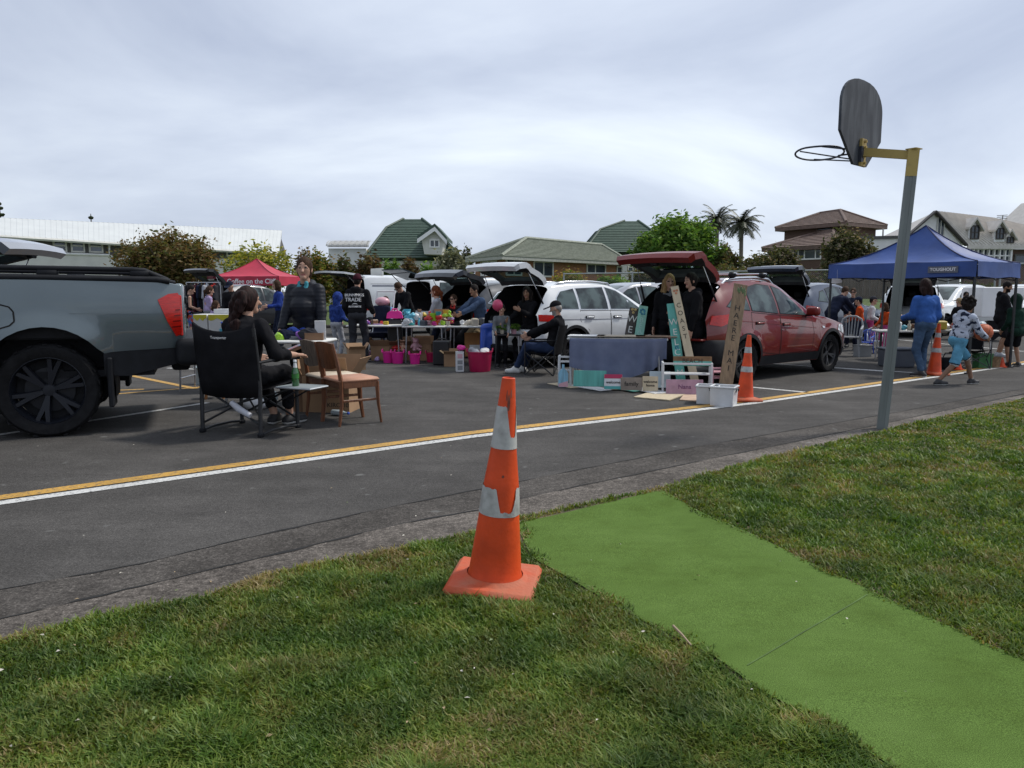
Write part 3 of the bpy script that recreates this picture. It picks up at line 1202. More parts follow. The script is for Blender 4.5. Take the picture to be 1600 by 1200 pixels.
mb.tube([(pt.x,pt.y,at(1380,372,52.6).z),(pt.x,pt.y,ze-.22)],.06,n=6)
wb(mb,'balcony_post',M_offw,bt)
mb=MB()
mb.prism([(r2.x,r2.y-1),(pt.x+.1,pt.y-.1),(pt.x+.1,pt.y+4),(r2.x,r2.y+3)],at(1380,374,52.6).z-.15,at(1380,372,52.6).z,axis='z')
wb(mb,'balcony',M_timber,bt)
zl=at(1303,383,48).z
hip(lev(1190,388,52,zl),lev(1306,384,47.5,zl),lev(1330,384,50,zl),at(1302,361,50.5),lev(1276,361,52.5,at(1302,361,50.5).z),9,name='lower_roof')
c3,l3,r3=lev(1300,390,48.2,0),lev(1203,390,52,0),lev(1322,390,50,0)
mb=MB()
b3_=l3+r3-c3
mb.prism([(c3.x,c3.y),(r3.x,r3.y),(b3_.x,b3_.y),(l3.x,l3.y)],0,zl-.22,axis='z')
wb(mb,'lower_wall',M_brown,bt)
d3=(c3-l3).normalized()
window_on(bt,c3+Vector((0,-.02,0)),d3,(1239,386,1284,406),M_white,M_glass,bars=(.2,.42,.8))
# white flat wall building between the houses
a=at(1350,371,46)
fl=thing('flat_roof_building','plain white flat roofed building between the brown house and the gabled house','building',(a.x,a.y,0))
b_=at(1436,370,45)
mb=MB()
mb.prism([(a.x,a.y),(b_.x,b_.y),(b_.x+.5,b_.y+5),(a.x+.5,a.y+5)],0,a.z-.1,axis='z')
wb(mb,'wall',M_white,fl)
mb=MB()
mb.prism([(a.x-.1,a.y-.12),(b_.x+.1,b_.y-.12),(b_.x+.6,b_.y+5.1),(a.x+.4,a.y+5.1)],a.z-.1,a.z+.06,axis='z')
wb(mb,'roof_cap',M_greyw,fl)
# white gabled house with dormers at the right
Yg=44
wg=thing('gabled_house','white gabled house with a beige iron roof and three dormers','house',(at(1463,400,Yg).x,Yg,0))
ap,gl,gr=at(1463,330,Yg),at(1421,367,Yg),at(1512,383,Yg)
rr=lev(1538,338,47,ap.z)
er=lev(1640,396,44.5,gr.z)
mb=MB()
n_=Vector((0,0,1))
Lr=(rr-ap)
er2=gr+Vector((Lr.x*1.9,.6,0))
rr2=ap+Vector((Lr.x*1.15,3.2,-.1))
for i in range(40):
 t0,t1=i/40,(i+.88)/40
 A,B,Cq,Dq=gr.lerp(er2,t0),gr.lerp(er2,t1),ap.lerp(rr2,t1),ap.lerp(rr2,t0)
 mb.quad(A,B,Cq,Dq)
 B2,C2=gr.lerp(er2,(i+1)/40),ap.lerp(rr2,(i+1)/40)
 u=Vector((0,-.02,.05))
 mb.quad(B,B2,C2,Cq)
 mb.add([B,(B+B2)/2+u,B2,Cq,(Cq+C2)/2+u,C2],[(0,1,4,3),(1,2,5,4)])
mb.quad(rr2,er2,er2+Vector((1,5,0)),rr2+Vector((.5,2,-.3)))
mb.quad(ap,gl,gl+Vector((1,7,0)),rr2)
mb.quad(gr,er2,er2-n_*.2,gr-n_*.2)
wb(mb,'roof',M_beigetile,wg)
mb=MB()
ins=Vector((0,.25,0))
mb.prism([(ap.x,ap.z-.12),(gl.x+.1,gl.z),(gl.x+.1,0),(gr.x-.15,0),(gr.x-.15,gr.z)],Yg+.3,Yg+.55)
wb(mb,'gable_wall',M_white,wg)
mb=MB()
for e_ in(gl,gr):
 mb.add([ap+Vector((0,-.05,.05)),e_+Vector((0,-.05,.05)),e_+Vector((0,-.05,-.05)),ap+Vector((0,-.05,-.06)),ap+Vector((0,.3,.05)),e_+Vector((0,.3,.05)),e_+Vector((0,.3,-.05)),ap+Vector((0,.3,-.06))],[(0,1,2,3),(4,5,6,7),(0,1,5,4),(3,2,6,7)])
wb(mb,'bargeboard',mat('dark_trim',(0.05,0.042,0.038)),wg)
window_on(wg,Vector((0,Yg+.28,0)),Vector((1,0,0)),(1463.5,339,1475.5,374),M_offw,M_glass,bars=(.5,))
# eave wall under the roof with a band of white windows
we=gr+Vector((.2,.5,0))
we2=er2+Vector((0,.5,0))
mb=MB()
wall_quad(mb,we,we2,0,gr.z-.2)
wb(mb,'side_wall',M_brown,wg)
ds=(we2-we).normalized()
window_on(wg,we+Vector((0,-.02,0)),ds,(1503+12,388,1576,414),M_white,M_glass,bars=(.14,.28,.42,.56,.70,.84),hbars=(.55,),depth=.3)
window_on(wg,we+Vector((0,-.02,0)),ds,(1584,397,1612,414),M_greyw,M_glass)
for(xl,xa,xr,ya,yb_,wl,wr_,Yd)in((1493,1525,1536,343,358,1516,1530,44.25),(1533,1564,1576,347,362,1556,1568.5,44.35),(1566,1579,1588,361,372,1573,1584,44.45)):
 d_=MB()
 A,Lp,Rp=at(xa,ya,Yd-.3),at(wl-3,yb_,Yd-.3),at(xr,yb_+4,Yd-.3)
 zb0=at(wl,378 if xa<1570 else 384,Yd).z
 d_.prism([(A.x,A.z-.1),(Lp.x+.1,Lp.z),(Lp.x+.1,zb0),(Rp.x-.15,zb0),(Rp.x-.15,Rp.z)],Yd-.2,Yd+3.5)
 wb(d_,'dormer',M_white,wg)
 d_=MB()
 up=Vector((0,0,.12))
 bkv=Vector((-.3,4.0,0))
 for e_ in(Lp,Rp):
  fr=Vector((0,-.15,0))
  d_.add([A+fr,e_+fr,e_+bkv,A+bkv,A+fr+up,e_+fr+up,e_+bkv+up,A+bkv+up],[(0,1,2,3),(4,5,6,7),(0,1,5,4),(2,3,7,6),(1,2,6,5)])
 wb(d_,'dormer_roof',M_beigetile,wg)
 window_on(wg,Vector((0,Yd-.22,0)),Vector((1,0,0)),(wl,ya+9,wr_,374 if xa<1570 else 380),mat('dark_trim',(0.05,0.042,0.038)),M_glass,bars=(.5,),hbars=(.5,))
mb=MB()
q=lev(1566,348,47.5,0)
zt_=at(1566,337,47.5).z
mb.tube([(q.x,q.y,at(1566,352,47.5).z-.5),(q.x,q.y,zt_)],.03,n=5)
for k in range(4):
 mb.tube([(q.x-.35,q.y,zt_-.1*k),(q.x+.35,q.y+.1,zt_-.1*k+.05)],.02,n=4)
wb(mb,'aerial',M_greyw,wg)
a=at(1590,366,60)
nh=thing('far_house','sliver of a white house with a beige roof at the picture edge','house',(a.x+2,60,0))
mb=MB()
mb.box((a.x+3,62,2.5),(6,4,5))
wb(mb,'wall',M_white,nh)
mb=MB()
mb.prism([(a.x-.4,4.9),(a.x+3,8.2),(a.x+6.4,4.9),(a.x+6.4,5.05),(a.x+3,8.5),(a.x-.4,5.1)],59.5,64.5)
wb(mb,'roof',M_beigetile,nh)
# TREES
def leaf_mesh(name,blobs,leaf,mats,rng,clumps=26,flat=0.5,spread=0.32):
 P=[]
 for(c,r,n)in blobs:
  c,r=np.array(c),np.array(r)
  u=rng.normal(size=(clumps,3))
  u/=np.linalg.norm(u,axis=1)[:,None]
  cc=c+u*r*(0.45+0.5*rng.random((clumps,1)))
  w_=rng.integers(0,clumps,n)
  P.append(cc[w_]+np.clip(rng.normal(size=(n,3)),-1.7,1.7)*r*spread*(0.35+.65*rng.random((n,1))))
 P=np.concatenate(P)
 n=len(P)
 d=rng.normal(size=(n,3))
 d[:,2]*=flat
 d/=np.linalg.norm(d,axis=1)[:,None]
 h=rng.normal(size=(n,3))
 s=np.cross(d,h)
 s/=np.linalg.norm(s,axis=1)[:,None]
 sz=leaf*(0.6+0.8*rng.random((n,1)))
 a,b_=d*sz,s*sz*0.42
 V=np.stack([P-a,P+b_,P+a,P-b_],1).reshape(-1,3)
 F=np.arange(4*n,dtype=np.int32)
 me=bpy.data.meshes.new(name)
 me.vertices.add(4*n)
 me.vertices.foreach_set('co',V.astype(np.float32).ravel())
 me.loops.add(4*n)
 me.loops.foreach_set('vertex_index',F)
 me.polygons.add(n)
 me.polygons.foreach_set('loop_start',(np.arange(n)*4).astype(np.int32))
 for m_ in mats:
  me.materials.append(m_)
 me.polygons.foreach_set('material_index',rng.integers(0,len(mats),n).astype(np.int32))
 me.update(calc_edges=True)
 return me
def leafm(name,c,var=0.35,scale=1.4):
 return leafy(mat(name,c,0.65,var=var,scale=scale,spec=0.2),.35,1.4)
LM={'magnolia':[leafm('magnolia_brown',(0.140,0.088,0.036)),leafm('magnolia_green',(0.082,0.094,0.027)),leafm('magnolia_olive',(0.105,0.100,0.034)),leafm('magnolia_tan',(0.19,0.135,0.06))],'lime':[leafm('lime_leaf',(0.280,0.308,0.049)),leafm('lime_dark',(0.119,0.154,0.028)),leafm('lime_yellow',(0.392,0.350,0.070))],'olive':[leafm('olive_leaf',(0.101,0.115,0.036)),leafm('olive_brown',(0.137,0.098,0.045)),leafm('olive_dark',(0.050,0.064,0.022))],'russet':[leafm('russet_leaf',(0.154,0.092,0.042)),leafm('russet_olive',(0.112,0.101,0.042)),leafm('russet_dark',(0.070,0.048,0.028))],'sage':[leafm('sage_leaf',(0.175,0.189,0.123)),leafm('sage_dark',(0.092,0.106,0.064)),leafm('sage_pale',(0.280,0.280,0.196))],'bright':[leafm('bright_leaf',(0.105,0.210,0.035)),leafm('bright_dark',(0.056,0.123,0.024)),leafm('bright_pale',(0.175,0.273,0.056))],'dark':[leafm('dark_leaf',(0.048,0.067,0.028)),leafm('dark_mid',(0.076,0.092,0.035)),leafm('dark_brown',(0.087,0.064,0.039))],'bloom':[leafm('bloom_dark',(0.052,0.062,0.026)),leafm('bloom_mid',(0.078,0.088,0.036)),leafm('bloom_deep',(0.040,0.048,0.020)),leafm('bloom_olive',(0.10,0.096,0.045)),leafm('bloom_mid',(0.078,0.088,0.036)),leafm('bloom_pale',(0.25,0.20,0.145))],'yellowgreen':[leafm('yg_leaf',(0.196,0.224,0.045)),leafm('yg_dark',(0.091,0.123,0.028)),leafm('yg_orange',(0.322,0.210,0.063))],}
M_bark=mat('bark',(0.10,0.078,0.058),0.9,var=0.3,scale=9,stretch=(4,4,.6))
_trng=np.random.default_rng(21)
def plant(name,label,cat,kind,px0,px1,ytop,ybase,Y,n=2600,leaf=0.13,group=None,lobes=5,trunk=True,depth=None,zmin=None,fill=1.0,clumps=26):
 """tree or shrub whose crown fills the pixel box at depth Y"""
 l,r_=at(px0,ybase,Y),at(px1,ybase,Y)
 zt,zb_=at((px0+px1)/2,ytop,Y).z,(at(px0,ybase,Y).z if zmin is None else zmin)
 if name=='shrub':
  zb_=.25
 elif name!='broadleaf_tree':
  zb_=min(zb_,1.1)
 cx,W,H=(l.x+r_.x)/2,(r_.x-l.x),zt-zb_
 th=thing(name,label,cat,(cx,Y,0),group=group)
 n=int(n*1.9)
 leaf*=.82
 blobs=[((0,0,zb_+H*.48),(W*.40,(depth or W)*.33,H*.42),int(n*.35))]
 for i in range(lobes):
  u=(i+.5)/lobes*2-1
  hh=math.sqrt(max(0.05,1-u*u))
  blobs.append(((u*W*.40,random.uniform(-.3,.1)*(depth or W)*.6,zb_+H*(.26+.40*hh*random.uniform(.8,1.12))),(W*.6/lobes+W*.06,(depth or W)*.24,H*.29),int(n*.65/lobes)))
 me=leaf_mesh('crown',blobs,leaf,LM[kind],_trng,clumps=clumps)
 link(bpy.data.objects.new('crown',me),th)
 if trunk:
  mb=MB()
  tz=zb_+H*.45
  tr=max(.06,W*.03)
  mb.tube([(0,0,-.05),(.05*W*.2,0,tz*.5),(0,.05,tz)],[tr*1.25,tr,tr*.7],n=8)
  for k in range(6):
   a=k*1.05+.3
   mb.tube([(0,.02,tz*(.55+.06*k)),(math.cos(a)*W*.16,math.sin(a)*W*.14,tz*.8+H*.1),(math.cos(a)*W*.34,math.sin(a)*W*.3,zb_+H*(.62+.05*(k%3)))],[tr*.6,tr*.35,tr*.12],n=6)
  mb.build('trunk',M_bark,th,60)
 return th
plant('magnolia_tree','round bronze leaved tree in front of the white roofed school block','tree','magnolia',192,346,351,446,34,6500,0.12,lobes=6)
plant('lime_tree','thin yellow green tree behind the red coffee gazebo','tree','lime',352,470,376,462,37,1700,0.12,lobes=6,clumps=18)
hg='shrubs along the back boundary'
plant('shrub','yellow and orange tinted shrub right of the coffee gazebo','shrub','yellowgreen',474,530,387,450,39,2400,0.13,hg)
plant('shrub','dusky red topped shrub just past the end of the school roof','shrub','russet',455,500,382,430,43,1300,0.12,hg)
plant('shrub','olive brown shrub below the rolled roof shed','shrub','olive',520,562,394,450,38,2000,0.13,hg)
plant('shrub','tall russet brown shrub left of the green roofed house','shrub','russet',548,606,391,452,38.5,2600,0.13,hg)
plant('shrub','bright green shrub under the big green roof','shrub','bright',590,630,402,450,37.5,1800,0.12,hg)
plant('shrub','rusty orange shrub below the green roof eave','shrub','russet',615,664,400,450,38.5,2000,0.12,hg)
plant('shrub','small bright green shrub beside the grey leaved shrub','shrub','bright',650,690,406,446,38,1300,0.12,hg)
plant('shrub','grey green leaved shrub in front of the white dormer','shrub','sage',676,738,384,446,37,3200,0.12,hg)
plant('tree','small dark tree between the dormer house and the bungalow','tree','dark',714,742,380,412,56,900,0.13)
plant('shrub','wide clipped green hedge shrub under the bungalow windows','shrub','yellowgreen',862,925,420,460,38,2600,0.12,hg)
plant('shrub','green hedge shrub behind the fence beside the red car tailgate','shrub','bright',915,985,426,466,37.5,2400,0.12,hg)
plant('shrub','dull olive shrub behind the red tailgate','shrub','olive',975,1050,410,462,38.5,2400,0.12,hg)
plant('broadleaf_tree','large bright green broadleaf tree behind the red tailgate','tree','bright',986,1122,335,446,44,9000,0.17,lobes=7)
plant('tree','rounded dark olive tree left of the palm trunk','tree','olive',1106,1158,377,424,43,2200,0.13)
plant('tree','flowering pink tinged tree right of the palm trunk','tree','bloom',1160,1252,381,446,41,4200,0.13,lobes=6)
plant('tree','dense dark tree with pale blooms in front of the brown house','tree','bloom',1280,1360,354,436,40,5000,0.13,lobes=6)
plant('shrub','dark olive shrub behind the roof bars of the red car','shrub','olive',1100,1185,408,460,37.5,2600,0.12,hg)
plant('shrub','brown leaved shrub behind the fence left of the blue gazebo','shrub','dark',1180,1290,416,470,37,3000,0.12,hg)
plant('shrub','dark leafy bush under the right side of the blue gazebo','shrub','dark',1478,1560,438,494,38,3000,0.12,hg)
plant('shrub','olive bush on the bank right of the brown timber fence','shrub','olive',1545,1640,440,500,39,2600,0.12,hg)
for i,(x0,x1,yt,yb_)in enumerate(((812,846,370,384),(846,880,368,386),(880,918,374,390))):
 plant('tree',['thin wispy tree top left of the bungalow ridge','feathery dark tree top above the middle of the bungalow ridge','low tan tree top above the right of the bungalow ridge'][i],'tree',['dark','dark','yellowgreen'][i],x0,x1,yt,yb_,62,420,0.14,'tree tops beyond the bungalow',lobes=4,clumps=12)
def palm(label,px,ytop,ybase,Y,scale,n=24):
 b0=at(px,ybase,Y)
 zt=at(px,ytop,Y).z
 th=thing('palm_tree',label,'palm',(b0.x,Y,0),group='palms behind the fence')
 mb=MB()
 mb.tube([(0.1,0,0),(.05,0,zt*.5),(0,0,zt)],[.26*scale,.2*scale,.2*scale],n=9)
 mb.tube([(0,0,zt-.15),(0,0,zt+.9*scale)],[.26*scale,.18*scale],n=9)
 mb.build('trunk',mat('palm_trunk',(0.16,0.135,0.11),var=.2,stretch=(1,1,8)),th,60)
 for k in range(n):
  a=k*2.399
  el=1.25-1.55*(k/n)+random.uniform(-.1,.1)
  Ln=(2.0+.5*random.random())*scale
  o=Vector((0,0,zt+.8*scale))
  pts=[o]
  dvec=Vector((math.cos(a)*math.cos(el),math.sin(a)*math.cos(el),math.sin(el)))
  for q in range(8):
   dvec=(dvec+Vector((0,0,-.17))).normalized()
   pts.append(pts[-1]+dvec*Ln/8)
  f=MB()
  f.tube(pts,[.03*scale*(1-.1*i)for i in range(9)],n=4)
  side=Vector((-math.sin(a),math.cos(a),0))
  for q in range(1,9):
   for h_ in range(3):
    p=pts[q-1].lerp(pts[q],h_/3)
    t=(pts[q]-pts[q-1]).normalized()
    for sg in(-1,1):
     ll=.72*scale*(1-abs(q-4)/7)
     tip=p+side*sg*ll*.8+t*ll*.5+Vector((0,0,-ll*.35+random.uniform(-.05,.05)))
     f.add([p-t*.05*scale,p+t*.06*scale,tip],[(0,1,2)])
  f.build('frond',mat('palm_frond',(0.050,0.058,0.030),.55,var=.4,scale=1.2),th)
 return th
palm('tall palm with a straight bare trunk and drooping fronds',1156,362,430,46,.60,34)
palm('palm half hidden behind the bright green broadleaf tree',1118,356,430,50,.62,30)
def norfolk(px,rows,Y,label):
 b0=at(px,400,Y)
 th=thing('norfolk_pine',label,'tree',(b0.x,Y,0),group='pine tops behind the school roof')
 mb=MB()
 mb.tube([(0,0,0),(0,0,at(px,rows[0][1]-6,Y).z)],[.5,.06],n=6)
 mb.build('trunk',M_bark,th)
 f=MB()
 for hw,y in rows:
  z=at(px,y,Y).z
  r_=hw*Y/FPX
  for k in range(7):
   a=k*.9
   e=Vector((math.cos(a)*r_,math.sin(a)*r_,z+r_*.22))
   f.tube([(0,0,z),(e.x*.6,e.y*.6,z-r_*.04),e],[.28,.24,.1],n=5)
 f.build('crown',LM['dark'][0],th)
norfolk(5,[(3,318),(5,325),(6.5,335.5)],110,'norfolk pine top with three branch whorls above the school roof')
norfolk(146,[(3.5,340),(6,352)],120,'single whorl norfolk pine top poking above the school roof')
# FENCE, BANK
m,N,L,b=node_mat('bank_grass')
c=ramp(N,L,noise_tex(N,L,0.8,5,0.7),[(0.3,(0.050,0.085,0.018)),(0.7,(0.085,0.12,0.030))])
c=mixc(N,L,'MULTIPLY',1.0,c,ramp(N,L,noise_tex(N,L,9,4,0.7),[(0.3,g3(0.6)),(0.7,g3(1.3))]))
L.new(c,b.inputs['Base Color'])
b.inputs['Roughness'].default_value=.95
bumpn(N,L,b,noise_tex(N,L,14,3),.9,.08)
M_bank=m
mb=MB()
rows=[]
for i in range(60):
 x=-60+110*i/59
 hgt=0.35+0.65*max(0,min(1,(x-2)/12))
 j=.12*mnoise.noise(Vector((x*.5,0,0)))
 rows.append([(x,29.8+j,0.0),(x,30.4,.14*hgt),(x,32.5,hgt*.75),(x,34.5,hgt),(x,40,hgt+.1),(x,90,hgt+.1)])
mb.sheet(rows)
tag(mb.build('grass_bank',M_bank,smooth=180),kind='structure')
mb=MB()
mb.box((14,29.6,.06),(60,.16,.12),bev=.03)
tag(mb.build('kerb',M_concrete),kind='structure')
M_galv=mat('galvanised_steel',(0.30,0.32,0.33),0.45,0.6,var=.15)
m,N,L,b=node_mat('chain_link')
tc_=N.new('ShaderNodeTexCoord')
sp_=N.new('ShaderNodeSeparateXYZ')
L.new(tc_.outputs['Object'],sp_.inputs[0])
def mth(op,a,b_,N=N,L=L):
 n=N.new('ShaderNodeMath')
 n.operation=op
 for i,x in enumerate((a,b_)):
  if isinstance(x,(int,float)):
   n.inputs[i].default_value=x
  else:
   L.new(x,n.inputs[i])
 return n.outputs[0]
u_=mth('ADD',sp_.outputs['X'],sp_.outputs['Z'])
v_=mth('SUBTRACT',sp_.outputs['X'],sp_.outputs['Z'])
fu=mth('LESS_THAN',mth('FRACT',mth('MULTIPLY',u_,11.0),0),.06)
fv=mth('LESS_THAN',mth('FRACT',mth('MULTIPLY',v_,11.0),0),.06)
al=mth('MAXIMUM',fu,fv)
L.new(al,b.inputs['Alpha'])
b.inputs['Base Color'].default_value=(.25,.27,.28,1)
b.inputs['Metallic'].default_value=.5
M_chain=m
def chain_fence(label,xa,xb,y,zb0,zb1,ztop,posts):
 th=thing('chain_link_fence',label,'fence',(xa,y,zb0),group=None)
 mb=MB()
 mb.tube([(xa,y,ztop[0]),(xb,y,ztop[1])],.035,n=6)
 wb(mb,'top_rail',M_galv,th)
 mb=MB()
 mb.quad((xa,y+.02,zb0),(xb,y+.02,zb1),(xb,y+.02,ztop[1]),(xa,y+.02,ztop[0]))
 wb(mb,'mesh_panel',M_chain,th)
 for px in posts:
  t=(px-xa)/(xb-xa)
  mb=MB()
  zt_=ztop[0]+(ztop[1]-ztop[0])*t
  mb.tube([(px,y,zb0+(zb1-zb0)*t-.1),(px,y,zt_+.05)],.04,n=7)
  wb(mb,'post',M_galv,th)
fx=lambda px,Y=34.5:at(px,430,Y).x
chain_fence('galvanised chain link fence running behind the white and red cars',fx(880),fx(1556),34.5,.4,1.0,(at(880,428,34.5).z,at(1556,418,34.5).z),[fx(p)for p in(881,988,1095,1200,1305,1396,1482,1555)])
chain_fence('short length of chain link fence right of the blue gazebo peak',fx(1562,33),fx(1720,33),33,.8,.9,(at(1562,412,33).z,at(1700,411,33).z),[fx(p,33)for p in(1563,1640,1719)])
# dark timber fence and a grey wall on the bank behind the gazebo
a,b_=at(1296,434,36.5),at(1424,434,36.5)
tf=thing('timber_fence','dark brown timber fence on the grass bank behind the blue gazebo','fence',(a.x,36.5,.9))
mb=MB()
k=int((b_.x-a.x)/.16)
for i in range(k):
 x=a.x+(i+.5)*(b_.x-a.x)/k
 mb.box((x,36.5+.012*(i%2),1.55),(.15,.03,1.65+.03*random.random()))
wb(mb,'boards',M_timber,tf)
mb=MB()
for z in(1.1,2.0):
 mb.box(((a.x+b_.x)/2,36.56,z),(b_.x-a.x,.06,.1))
wb(mb,'rail',M_timber,tf)
a,b_=at(1410,438,37.5),at(1500,438,37.5)
gw=thing('retaining_wall','plain grey block wall behind the blue gazebo legs','wall',(a.x,37.5,.9))
mb=MB()
mb.box(((a.x+b_.x)/2,37.6,1.35),(b_.x-a.x,.2,1.4),bev=.02)
wb(mb,'wall_face',mat('grey_block',(0.20,0.195,0.185),var=.12,scale=2),gw)
mb=MB()
mb.box(((a.x+b_.x)/2,37.6,2.09),(b_.x-a.x+.06,.28,.07),bev=.015)
wb(mb,'coping',M_concrete,gw)
# VEHICLES
def paint(name,col,rough=0.22,metal=0.25,coat=1.0):
 return mat(name,col,rough,metal,var=0.05,scale=2.5,coat=coat,spec=0.3)
def two_sided(m,rough=.3,coat=1.0):
 nm_=m.name+'_shell'
 if nm_ in _M:
  return _M[nm_]
 m=m.copy()
 m.name=nm_
 _M[nm_]=m
 N,L=m.node_tree.nodes,m.node_tree.links
 b=N['Principled BSDF']
 src=b.inputs['Base Color'].links[0].from_socket
 ge=N.new('ShaderNodeNewGeometry')
 L.new(mixc(N,L,'MIX',ge.outputs['Backfacing'],src,(0.02,0.02,0.022)),b.inputs['Base Color'])
 for nm,v in(('Roughness',rough),('Coat Weight',coat)):
  mr=N.new('ShaderNodeMapRange')
  mr.inputs['To Min'].default_value=v
  mr.inputs['To Max'].default_value=.8 if nm=='Roughness' else 0
  L.new(ge.outputs['Backfacing'],mr.inputs['Value'])
  L.new(mr.outputs['Result'],b.inputs[nm])
 return m
P_red=paint('car_paint_red',(0.150,0.008,0.006),.42,.0,.28)
P_white=paint('car_paint_white',(0.66,0.68,0.69),.3,0.0)
P_silver=paint('car_paint_silver',(0.32,0.33,0.36),.3,.6)
P_slate=paint('car_paint_slate',(0.118,0.150,0.163),.34,.35,.8)
P_dark=paint('car_paint_dark',(0.030,0.032,0.037),.3,.4,.7)
P_navy=paint('car_paint_navy',(0.035,0.05,0.085),.25,.4)
M_plas=mat('black_plastic',(0.012,0.013,0.016),0.6,var=.2,scale=12,spec=.22)
M_tyre=mat('tyre_rubber',(0.012,0.012,0.013),0.85,var=.25,scale=14,bump=.25,bscale=40,spec=.15)
M_rimk=mat('black_rim',(0.014,0.016,0.022),0.4,.2,var=.1,spec=.35)
M_rims=mat('alloy_rim',(0.10,0.10,0.105),0.35,.8,var=.1)
M_cglass=mat('car_glass',(0.012,0.018,0.020),0.03,col2=(0.075,0.105,0.105),scale=3.2,spec=.42,lo=.42,hi=.62,coat=0)
M_inter=mat('car_interior',(0.022,0.022,0.024),0.85,var=.3,scale=6)
M_seat=mat('seat_cloth',(0.03,0.03,0.032),0.9,var=.2)
M_tail=mat('tail_light_red',(0.46,0.010,0.005),0.2,var=.2,scale=18,coat=.35,stretch=(1,1,6))
M_head=mat('head_light',(0.6,0.62,0.64),0.08,.2,var=.2,coat=1)
M_chrome=mat('chrome',(0.62,0.63,0.65),0.18,1.0,var=.03)
M_seam=mat('panel_gap',g3(0.006),0.9,var=.2)
M_tint=None
def tint_glass():
 global M_tint
 if M_tint is None:
  m,N,L,b=node_mat('tinted_glass_clear')
  tr=N.new('ShaderNodeBsdfTransparent')
  tr.inputs['Color'].default_value=(.30,.40,.38,1)
  gl=N.new('ShaderNodeBsdfGlossy')
  gl.inputs['Roughness'].default_value=.04
  gl.inputs['Color'].default_value=(.8,.85,.85,1)
  fr=N.new('ShaderNodeFresnel')
  fr.inputs['IOR'].default_value=1.5
  mx=N.new('ShaderNodeMixShader')
  L.new(fr.outputs[0],mx.inputs[0])
  L.new(tr.outputs[0],mx.inputs[1])
  L.new(gl.outputs[0],mx.inputs[2])
  L.new(mx.outputs[0],N['Material Output'].inputs['Surface'])
  M_tint=m
 return M_tint
